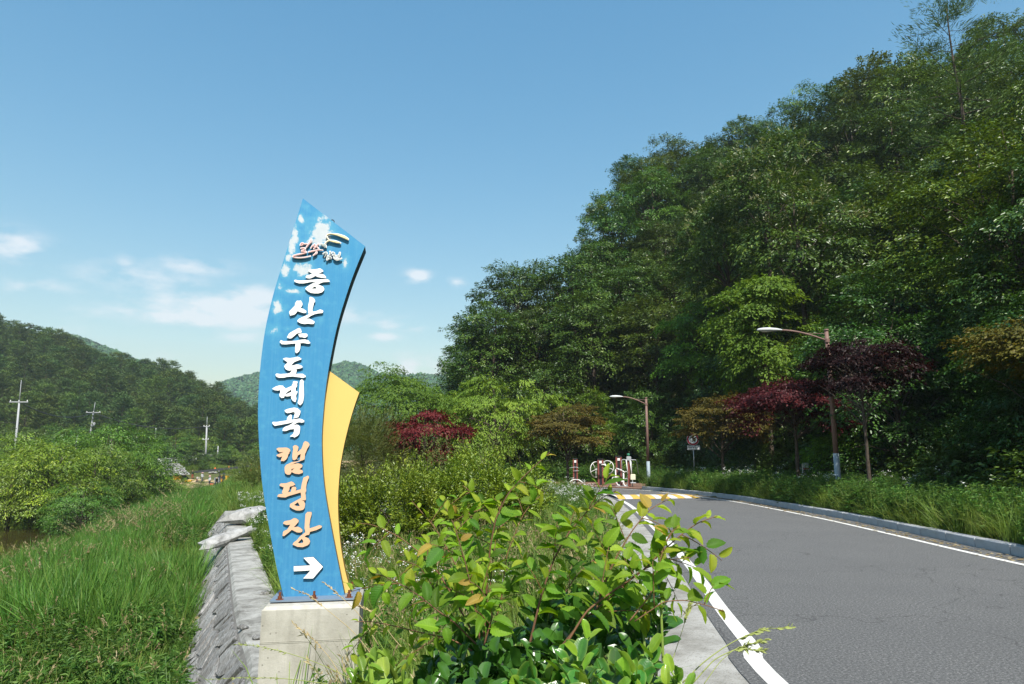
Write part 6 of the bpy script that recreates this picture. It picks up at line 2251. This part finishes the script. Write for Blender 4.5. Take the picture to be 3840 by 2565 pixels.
for j in range(9):
    for i in range(18):
        a, b_ = (i + (.5 if j % 2 else 0)) / 18, (j + .4) / 9.4
        p = cs[0] * (1 - a) * (1 - b_) + cs[1] * a * (1 - b_) + cs[2] * a * b_ + cs[3] * (1 - a) * b_
        o = obj('stone', rm[rng.integers(5)], nb1, p + rng.normal(0, [.15, .1, .05]))
        o.rotation_euler = (math.radians(25) + rng.uniform(-.2, .2), rng.uniform(-.3, .3), rng.uniform(0, 6.28))
a0, a1 = aty(592, 1736, 127.2), aty(735, 1723, 131)
fn = thing('lane_fence', 'white barred concrete fence along the farm lane', 'fence', tuple(a0))
dv = a1 - a0
ln = np.linalg.norm(dv)
ux = dv / ln
ang = math.atan2(ux[1], ux[0])
npst = 15
for i in range(npst):
    p = dv * i / (npst - 1)
    obj('post', MB().box((p[0], p[1], p[2] + .1), (.16, .16, 1.3), rz=ang).mesh('post', M['white_paint']), fn)
for z in (.62, .30, .0):
    obj('rail', MB().tube([np.array([0, -.02, z]), dv + [0, -.02, z]], .075, 6).mesh('rail', M['white_paint']), fn)
V = [tuple(a0 + [-8, .8, -.18]), tuple(a1 + [2, .8, -.15]), tuple(a1 + [2, 4.5, -.12]), tuple(a0 + [-8, 4.5, -.15])]
t_ = struct('lane', mesh_np('lane', np.array(V), [[0, 1, 2, 3]], M['concrete']), 'narrow concrete farm lane behind the white fence', 'lane')
l0, l1, l2 = aty(688, 1680, 146), aty(728, 1694, 143), aty(800, 1705, 140)
V, F = ribbon(np.array([q[:2] for q in (l0, l1, l2)]), np.array([q[:2] + np.array([.6, -2.4]) for q in (l0, l1, l2)]), np.array([q[2] for q in (l0, l1, l2)]), np.array([q[2] - .35 for q in (l0, l1, l2)]))
struct('lane', mesh_np('lane', V, F, M['concrete']), 'pale track climbing between the trees behind the lane', 'lane')
d0, d1 = aty(728, 1768, 119), aty(975, 1741, 112)
mb = MB()
dd = d1 - d0
mb.add([d0 + [0, 0, 0.06], d1 + [0, 0, 0.06], d1 + [0, 0, -.30], d0 + [0, 0, -.30], d0 + [0, .5, 0.06], d1 + [0, .5, 0.06], d1 + [0, .5, -.30], d0 + [0, .5, -.30]], [[0, 1, 2, 3], [4, 7, 6, 5], [0, 4, 5, 1], [2, 6, 7, 3], [0, 3, 7, 4], [1, 5, 6, 2]])
tag(obj('drain_wall', mb.mesh('drain_wall', plain('drain', (.05, .055, .06), .8, .2))), 'dark low drain wall running behind the field', 'wall')
for i, (px, py, w) in enumerate([(793, 1772, 1.4), (808, 1773, .9), (822, 1768, 1.2), (860, 1770, 1.5), (905, 1771, 1.6), (675, 1832, 1.1), (668, 1828, .8), (835, 1835, 1.3), (804, 1828, .5)]):
    p = onfield(px, py)
    o = obj('pale_stone', rock_mesh(400 + i, w / 2, .3, .2), None, tuple(p), i)
    tag(o, ['long pale stone behind the pink hatted worker', 'round pale stone right of the long one', 'low pale stone on the grass strip', 'pale stone in the middle of the grass strip', 'wide pale stone near the orange sacks', 'slanting pale slab in the rubble by the bushes', 'white block in the rubble by the bushes', 'flat grey stone at the feet of the worker in navy', 'small white stone in front of the bending worker'][i], 'stone')
# ---------------------------------------------------------------- foreground shrubs, leaf by leaf
def front_leaf_mat(name, rough, spec, trans, vein, edge=(.30, .40, .08), edge_amt=.0, tint=(1.3, 1.25, .35), back=(.9, .95, .8)):
    t = NT(name)
    oi = t.n('ShaderNodeObjectInfo')
    oc = t.obco()
    sep = t.n('ShaderNodeSeparateXYZ')
    t.l(oc, sep.inputs[0])
    ax = t.m('ABSOLUTE', sep.outputs[0])
    ph = t.m('ADD', t.m('MULTIPLY', sep.outputs[1], 62.0), t.m('MULTIPLY', ax, -52.0))
    st = t.m('SINE', ph)
    mid = t.m('LESS_THAN', ax, .022)
    vfac = t.m('MULTIPLY', t.m('GREATER_THAN', st, .8), .30)
    nz = t.noise(7, 4, .6, oc)
    col = t.mix(1.0, oi.outputs['Color'], t.mix(nz, (.78, .80, .75), (1.12, 1.08, 1.1)), 'MULTIPLY')
    h = t.n('ShaderNodeHueSaturation')
    t.l(t.m('ADD', t.m('MULTIPLY', oi.outputs['Random'], .03), .485), h.inputs['Hue'])
    t.l(t.m('ADD', t.m('MULTIPLY', oi.outputs['Random'], .36), .82), h.inputs['Value'])
    t.l(col, h.inputs['Color'])
    col = h.outputs[0]
    lite = t.mix(1.0, col, (1.35, 1.3, 1.2), 'MULTIPLY')
    col = t.mix(t.m('MULTIPLY', vfac, vein), col, lite)
    col = t.mix(t.m('MULTIPLY', mid, .5), col, lite)
    if edge_amt:
        at = t.n('ShaderNodeAttribute', attribute_name='v').outputs['Fac']
        col = t.mix(t.m('MULTIPLY', t.m('POWER', at, 6.0), edge_amt), col, edge)
    p = t.bsdf(col, rough, spec, bump=st, bs=.22 * vein, bd=.02)
    tr = t.n('ShaderNodeBsdfTranslucent')
    t.l(t.mix(1.0, col, tint, 'MULTIPLY'), tr.inputs[0])
    mx = t.n('ShaderNodeMixShader')
    mx.inputs[0].default_value = trans
    t.l(p, mx.inputs[1])
    t.l(tr.outputs[0], mx.inputs[2])
    return t.done(mx.outputs[0])


M['elm_leaf'] = front_leaf_mat('elm_leaf', .55, .25, .48, .55)
M['euonymus_leaf'] = front_leaf_mat('euonymus_leaf', .26, .5, .22, .2, edge_amt=.55)
M['elm_stem'] = plain('elm_stem', (.13, .065, .035), .6, .3, 0, .25, 30)
M['elm_stem_red'] = plain('elm_stem_red', (.17, .085, .04), .6, .3, 0, .2, 30)
M['green_stem'] = plain('green_stem', (.18, .26, .05), .5, .3, 0, .15, 30)


def leaf_mesh(name, seed, width, mat, serr=.0, curl=.35, fold=.30, shape=(.55, .85), n=12, tipdrop=.0, wavy=.03):
    """unit leaf along +Y, blade facing +Z"""
    r = np.random.default_rng(seed)
    t_ = np.linspace(0, 1, n + 1)
    w = t_ ** shape[0] * (1 - t_) ** shape[1]
    w = w / w.max() * width / 2
    V, A = [], []
    cu = curl * r.uniform(.6, 1.4)
    tw = r.uniform(-.25, .25)
    for i, t in enumerate(t_):
        th = cu * t * t
        y = t - .12 * cu * t ** 3
        z = -.5 * cu * t * t + .10 * cu * t
        ww = max(w[i] * (1 + serr * (1 if i % 2 else -1)), .004)
        for s in (-1, -.5, 0, .5, 1):
            x = s * ww
            zz = z + fold * abs(s) * ww + tw * s * ww * t + wavy * math.sin(t * 11 + s * 2 + seed) * abs(s) * width
            V.append([x, y - (.03 * abs(s) if serr and i % 2 else 0), zz])
            A.append(abs(s))
    F = []
    for i in range(n):
        for j in range(4):
            a = i * 5 + j
            F.append([a, a + 1, a + 6, a + 5])
    # petiole
    mb = MB().add(V, F, 0, np.array(A))
    mb.tube([(0, -.12, .03), (0, 0, 0), (0, .1, -.004)], [.012, .014, .008], 4, 0, cap=False, a=.2)
    return mb.mesh(name, mat, smooth=True, attr=True)


elm = [leaf_mesh('leaf', 500 + i, .50, M['elm_leaf'], .07, [.25, .5, .7, .35, .9, .55][i], [.35, .5, .25, .6, .4, .7][i], n=14) for i in range(6)]
euo = [leaf_mesh('leaf', 520 + i, .56, M['euonymus_leaf'], .0, [.2, .4, .6, -.2, .3][i], [.35, .5, .25, .6, .45][i], (.42, .38), 10) for i in range(5)]


def put_leaf(me, par, P, D, N, L, col, name='leaf'):
    D = D / np.linalg.norm(D)
    X = np.cross(D, N)
    X /= max(np.linalg.norm(X), 1e-6)
    Z = np.cross(X, D)
    m = Matrix(((X[0], D[0], Z[0], P[0]), (X[1], D[1], Z[1], P[1]), (X[2], D[2], Z[2], P[2]), (0, 0, 0, 1)))
    o = bpy.data.objects.new(name, me)
    COL.objects.link(o)
    o.parent = par
    o.matrix_local = m @ Matrix.Diagonal((L * rs.uniform(.75, 1.2), L, L * rs.uniform(.6, 1.6), 1))
    o.color = (*col, 1)
    return o


rs = np.random.default_rng(77)
GRN, LIM, YEL, ORG, DRK = (.14, .27, .022), (.21, .35, .026), (.31, .40, .035), (.42, .31, .06), (.075, .18, .018)
SUNV = np.array(sun_dir)


def sapling(name, label, root_xyz, stems):
    root = thing(name, label, 'sapling', tuple(root_xyz))
    ro = np.array(root_xyz)
    for pts, y0, y1, r0, leaf_from, nleaf, L0, red in stems:
        n = len(pts)
        Y = np.linspace(y0, y1, n)
        P = np.array([aty(a, b, yy) for (a, b), yy in zip(pts, Y)]) - ro
        m = (n - 1) * 6 + 1
        d = np.concatenate([[0], np.cumsum(np.linalg.norm(np.diff(P, axis=0), axis=1))])
        s = np.linspace(0, d[-1], m)
        Q = np.stack([np.interp(s, d, P[:, k]) for k in range(3)], 1)
        for _ in range(2):
            Q[1:-1] = (Q[:-2] + 2 * Q[1:-1] + Q[2:]) / 4
        rad = np.linspace(r0 * .62, .0010, m)
        obj('stem', MB().tube(Q, rad, 6, a=.5).mesh('stem', M['elm_stem_red' if red else 'elm_stem'], smooth=True), root)
        L0 = L0 * .71

        def leafset(Q, m, lf, n_, young):
            for i in range(n_):
                f = lf + (1 - lf) * (i + .2) / n_
                j = min(int(f * (m - 1)), m - 2)
                b = Q[j] + (Q[j + 1] - Q[j]) * (f * (m - 1) - j)
                T = nrm(Q[j + 1] - Q[j])
                S = nrm(np.cross(T, np.array([0, -1, .25]))) * (1 if i % 2 else -1)
                D = T * rs.uniform(.35, .9) + S * rs.uniform(.7, 1.1) + np.array([rs.normal(0, .28), rs.normal(-.1, .4), rs.normal(-.12, .28)])
                N = np.array([0, -.30, .95]) + .3 * SUNV + rs.normal(0, .45, 3)
                g = f * young
                if g > .90:
                    col = ORG if rs.uniform() < .2 else YEL
                    L = L0 * rs.uniform(.45, .7)
                    D = T + .5 * S + rs.normal(0, .2, 3)
                elif g > .66:
                    col = [YEL, LIM, ORG][rs.choice(3, p=[.5, .46, .04])]
                    L = L0 * rs.uniform(.65, 1.0)
                else:
                    col = [GRN, LIM, DRK][rs.choice(3, p=[.40, .42, .18])]
                    L = L0 * rs.uniform(.75, 1.25)
                D = nrm(D)
                put_leaf(elm[rs.integers(6)], root, b + D * .006, D, N, L, col)
        leafset(Q, m, leaf_from * .6, int(nleaf * 1.3), 1.0)
        # short side twigs
        for f in np.linspace(.28, .80, max(2, nleaf // 4)):
            j = int(f * (m - 1))
            T = nrm(Q[j + 1] - Q[j])
            S = nrm(np.cross(T, np.array([0, -1, .25]))) * rs.choice([-1, 1])
            d0 = nrm(T * .8 + S * rs.uniform(.5, 1.1) + rs.normal(0, .3, 3))
            ln_ = rs.uniform(.06, .15)
            s5 = np.linspace(0, 1, 6)[:, None]
            R_ = Q[j] + d0 * ln_ * s5 + np.array([0, 0, -.02]) * s5 ** 2
            obj('twig', MB().tube(R_, np.linspace(.0014, .0007, 6), 4).mesh('twig', M['elm_stem_red'], smooth=True), root)
            leafset(R_, 6, .25, int(ln_ / .025) + 1, .97)
    return root


# (pixel path of the stem, depth at foot and tip, radius, where leaves start, how many, leaf length, reddish)
st1 = [
    ([(1812, 2420), (1826, 2200), (1838, 2050), (1860, 1940), (1905, 1850), (1960, 1790), (2020, 1735), (2062, 1695)], 2.05, 2.1, .0065, .22, 19, .080, False),
    ([(1822, 2420), (1842, 2150), (1868, 1960), (1880, 1880)], 2.15, 2.25, .004, .25, 10, .068, True),
    ([(1800, 2400), (1780, 2260), (1748, 2120), (1722, 2030), (1700, 1960), (1672, 1905)], 1.95, 2.0, .005, .18, 17, .078, False),
    ([(1800, 2420), (1700, 2240), (1640, 2140), (1560, 2060), (1500, 2015), (1440, 1985), (1390, 1965), (1340, 1962)], 2.2, 2.3, .005, .25, 15, .074, True),
    ([(1790, 2420), (1700, 2330), (1640, 2290), (1580, 2240), (1520, 2200), (1440, 2160), (1400, 2150)], 1.95, 1.95, .0045, .30, 14, .076, False),
    ([(1770, 2440), (1690, 2395), (1590, 2375), (1470, 2345), (1390, 2330), (1330, 2332)], 2.0, 2.1, .004, .35, 11, .066, True),
    ([(1806, 2400), (1770, 2250), (1700, 2100), (1640, 1990), (1590, 1930), (1545, 1880)], 2.3, 2.4, .0045, .30, 15, .080, True),
    ([(1830, 2420), (1880, 2250), (1900, 2080), (1960, 1930), (2000, 1880), (2040, 1850)], 2.35, 2.45, .0045, .30, 15, .082, True),
    ([(1815, 2420), (1850, 2300), (1800, 2200), (1760, 2180)], 1.85, 1.85, .004, .25, 10, .078, False),
    ([(1860, 1940), (1800, 1880), (1760, 1840), (1735, 1820)], 2.1, 2.1, .0025, .1, 8, .060, True),
    ([(1700, 2240), (1640, 2225), (1570, 2120), (1500, 2100)], 2.1, 2.05, .003, .2, 9, .066, False)]
sapling('elm_sapling', 'tall upright light green sapling with toothed leaves in the foreground centre', aty(1812, 2440, 2.05) * [1, 1, 0] + [0, 0, -.15], [st1[q] for q in (0, 1, 7, 9)])
sapling('elm_sapling', 'light green sapling leaning left towards the sign plinth', aty(1795, 2440, 1.95) * [1, 1, 0] + [0, 0, -.15], [st1[q] for q in (2, 3, 5, 6)])
sapling('elm_sapling', 'low leafy sapling just left of the upright one', aty(1790, 2440, 1.9) * [1, 1, 0] + [0, 0, -.15], [st1[q] for q in (4, 8, 10)])
st2 = [
    ([(1985, 2420), (2030, 2230), (2075, 2100), (2130, 2000), (2190, 1930), (2250, 1870), (2310, 1840)], 1.9, 2.0, .0058, .18, 19, .080, False),
    ([(2200, 2420), (2260, 2200), (2310, 2090), (2370, 1990), (2430, 1915), (2470, 1890), (2515, 1868)], 1.8, 1.85, .0050, .22, 17, .078, True),
    ([(2120, 2420), (2200, 2290), (2300, 2215), (2400, 2150), (2480, 2070), (2560, 2000), (2620, 1958), (2690, 1935)], 1.7, 1.75, .0048, .25, 19, .076, True),
    ([(2100, 2430), (2180, 2330), (2290, 2240), (2400, 2140), (2500, 2100), (2590, 2090)], 1.75, 1.72, .0040, .30, 15, .078, False),
    ([(2060, 2430), (2080, 2280), (2160, 2160), (2220, 2100), (2300, 2060)], 2.0, 2.1, .0040, .25, 14, .080, False),
    ([(2360, 2330), (2440, 2230), (2470, 2120), (2500, 2020), (2530, 1980)], 1.65, 1.7, .0030, .25, 11, .062, True),
    ([(2380, 2330), (2490, 2255), (2570, 2250), (2650, 2270), (2715, 2292)], 1.62, 1.6, .0022, .62, 5, .062, True)]
sapling('elm_sapling', 'slender sapling leaning right before the grassy bed', aty(1990, 2440, 1.9) * [1, 1, 0] + [0, 0, -.1], [st2[q] for q in (0, 4)])
sapling('elm_sapling', 'spreading sapling whose leafy twigs reach over the road edge', aty(2120, 2440, 1.8) * [1, 1, 0] + [0, 0, -.1], [st2[q] for q in (1, 2, 3, 5, 6)])


def euonymus(name, label, tips, base_y, colset, L0, limit=300, seed=1, nl=(7, 10), kind2=True):
    r = np.random.default_rng(seed)
    base = np.mean([aty(a, b, yy) for a, b, yy in tips], 0)
    ro = np.array([base[0], base[1], -.12])
    root = thing(name, label, 'shrub', tuple(ro))
    todo = []
    for a, b, yy in tips:
        tip = aty(a, b, yy) - ro
        foot = np.array([tip[0] * .35 + r.normal(0, .05), tip[1] * .35 + r.normal(0, .05), 0.02])
        mid = foot * .35 + tip * .65 + np.array([0, 0, -.05])
        ax = nrm(np.array([tip[0] * .5 + r.normal(0, .25), tip[1] * .3 - .15 + r.normal(0, .25), 1.0]))
        p1 = tip - ax * .10
        obj('stem', MB().tube([foot, mid, p1, tip], [.007, .005, .0035, .0022], 5).mesh('stem', M['green_stem'], smooth=True), root)
        n = r.integers(*nl)
        for i in range(n):
            f = i / (n - 1)
            pos = tip - ax * .085 * (1 - f) * r.uniform(.8, 1.2)
            az = i * 2.4 + r.uniform(-.3, .3)
            u = nrm(np.cross(ax, [1, .3, 0]))
            v = np.cross(ax, u)
            out = math.cos(az) * u + math.sin(az) * v
            el_ = .15 + .85 * f
            D = out * (1 - .45 * f) + ax * el_ + r.normal(0, .15, 3)
            N = ax * (1.0 - .3 * f) - out * .5 + r.normal(0, .2, 3) + np.array([0, -.15, .1])
            L = L0 * r.uniform(.75, 1.2) * (1 - .30 * f ** 3)
            young = f > .8 and r.uniform() < colset[2]
            col = colset[1] if young else tuple(np.array(colset[0]) * r.uniform(.7, 1.35))
            todo.append((pos, D, N, L, col, np.linalg.norm(pos + ro - [0, 0, CAMZ])))
    todo.sort(key=lambda q: q[5])
    for pos, D, N, L, col, _ in todo[:limit]:
        put_leaf(euo[r.integers(5)], root, pos, D, N, L, col)
    if len(todo) > limit:
        mb = MB()
        src = []
        for me in euo:
            co = np.zeros(len(me.vertices) * 3)
            me.vertices.foreach_get('co', co)
            src.append((co.reshape(-1, 3), [list(p.vertices) for p in me.polygons]))
        for pos, D, N, L, col, _ in todo[limit:]:
            V, F = src[r.integers(5)]
            D = nrm(D)
            X = nrm(np.cross(D, N))
            Z = np.cross(X, D)
            mb.add(pos + (V[:, :1] * X + V[:, 1:2] * D + V[:, 2:] * Z) * L, F, 0, .2)
        o = obj('foliage', mb.mesh('foliage', M['euonymus_leaf'], smooth=True, attr=True), root)
        o['kind'] = 'stuff'
        o.color = (*colset[0], 1)
    return root


r = np.random.default_rng(41)
topx = [1560, 1640, 1720, 1850, 1980, 2080, 2180, 2280, 2370, 2440, 2500, 2530]
topy = [2520, 2400, 2350, 2330, 2290, 2220, 2170, 2190, 2180, 2190, 2240, 2330]
tips = []
tries = 0
while len(tips) < 118 and tries < 6000:
    tries += 1
    a, b = r.uniform(1560, 2530), r.uniform(2170, 2700)
    if b < np.interp(a, topx, topy) + 12:
        continue
    if a > 2350 and b > 2330 and a > 2500 - (b - 2330) * .35:
        continue
    f = (b - np.interp(a, topx, topy)) / 450
    yy = 2.15 - .75 * min(f, 1) + r.uniform(-.12, .12)
    if all((a - q[0]) ** 2 + (b - q[1]) ** 2 > 34 ** 2 for q in tips):
        tips.append((a, b, yy))
euonymus('euonymus_shrub', 'glossy dark green round leaved shrub filling the bottom centre', tips, 1.6, ((.048, .150, .020), (.19, .34, .03), .5), .066, 300, 3)
tips2 = [(1360, 2520, 1.75), (1405, 2480, 1.8), (1450, 2470, 1.8), (1440, 2525, 1.72), (1385, 2570, 1.7), (1480, 2540, 1.75), (1330, 2560, 1.72), (1520, 2580, 1.75), (1430, 2600, 1.65)]
euonymus('euonymus_shrub', 'smaller pale yellow green leafy shrub at the bottom below the plinth', tips2, 1.7, ((.16, .27, .035), (.26, .38, .05), .5), .058, 300, 5)
tips3 = [(2520, 2520, 1.45), (2545, 2560, 1.45), (2500, 2570, 1.42), (2450, 2190, 1.75), (2480, 2160, 1.75)]
euonymus('euonymus_shrub', 'bright young shoots of the shrub sticking out towards the gutter', tips3, 1.5, ((.15, .28, .03), (.25, .40, .04), .6), .05, 300, 6, (5, 8))

# arching dry grass stalks close to the camera
M['straw'] = plain('straw', (.42, .33, .17), .8, .2, 0, .2, 20)
M['straw_green'] = plain('straw_green', (.26, .30, .09), .8, .2, 0, .2, 20)


def stalk(label, pts, Y, mat, heads=.45, r0=.0018):
    P = np.array([aty(a, b, Y + .02 * i) for i, (a, b) in enumerate(pts)])
    ro = P[0].copy()
    Q = []
    d = np.linspace(0, 1, len(P))
    s = np.linspace(0, 1, 22)
    Q = np.stack([np.interp(s, d, P[:, k]) for k in range(3)], 1) - ro
    for _ in range(3):
        Q[1:-1] = (Q[:-2] + 2 * Q[1:-1] + Q[2:]) / 4
    t_ = thing('grass_stalk', label, 'grass stalk', tuple(ro), 0, 'arching grass stalks near the camera')
    obj('stalk', MB().tube(Q, np.linspace(r0, r0 * .4, 22), 4).mesh('stalk', mat, smooth=True), t_)
    rr = np.random.default_rng(int(pts[0][0]))
    m = 46
    f = rr.uniform(1 - heads, 1, m)
    B = np.stack([np.interp(f, s, Q[:, k]) for k in range(3)], 1)
    T = nrm(Q[-1] - Q[-6])
    D = T + rr.normal(0, .28, (m, 3))
    Ls = rr.uniform(.012, .022, m)
    V, F, _ = leaf_arrays(B, D, rr.normal(size=(m, 3)), Ls, Ls * .28)
    obj('seed_head', mesh_np('seed_head', V, F, mat), t_)


stalk('straw seed stalk arching in front of the base of the blue panel', [(1450, 2530), (1330, 2370), (1230, 2290), (1160, 2230), (1095, 2208)], 3.2, M['straw'])
stalk('straw stalk pointing up left over the right corner of the blue panel', [(1420, 2420), (1345, 2300), (1270, 2230), (1218, 2186)], 3.4, M['straw'])
stalk('brown stalk slanting across the plinth face', [(1290, 2560), (1240, 2470), (1180, 2400), (1100, 2338)], 3.0, M['straw'], .5)
stalk('green grass stalk drooping left across the plinth', [(1350, 2560), (1180, 2480), (1050, 2440), (940, 2418), (880, 2416)], 3.0, M['straw_green'], .55)
stalk('low green stalk at the bottom crossing the walk', [(1230, 2565), (1080, 2545), (930, 2540), (780, 2548)], 3.0, M['straw_green'], .6)
stalk('pale stalk running right of the plinth', [(1560, 2480), (1480, 2400), (1410, 2300), (1340, 2270)], 3.0, M['straw'], .4)
stalk('long seed stalk arching over the white edge line', [(2560, 2560), (2640, 2480), (2740, 2410), (2850, 2360), (2965, 2352)], 1.7, M['straw_green'], .45)
stalk('shorter seed stalk below it over the white edge line', [(2600, 2560), (2680, 2470), (2780, 2425), (2870, 2400)], 1.7, M['straw_green'], .4)
stalk('thin stalk against the concrete gutter', [(2520, 2480), (2560, 2360), (2585, 2270)], 1.7, M['straw_green'], .4, .0012)
stalk('thin stalk at the bottom against the gutter', [(2640, 2565), (2700, 2480), (2760, 2430), (2860, 2440)], 1.65, M['straw_green'], .4, .0012)

# ---------------------------------------------------------------- air
HZ = MB().box((0, 470, 95), (2600, 1700, 202)).mesh('haze', [])
t = NT('haze')
pv = t.n('ShaderNodeVolumePrincipled')
pv.inputs['Color'].default_value = (.80, .90, 1.0, 1)
pv.inputs['Density'].default_value = HAZE_DENSITY
pv.inputs['Anisotropy'].default_value = 0.2
t.l(pv.outputs[0], t.out.inputs[1])
HZ.materials.clear()
HZ.materials.append(t.mat)
tag(obj('haze', HZ), 'thin blue haze in the valley air', 'haze', kind='stuff')
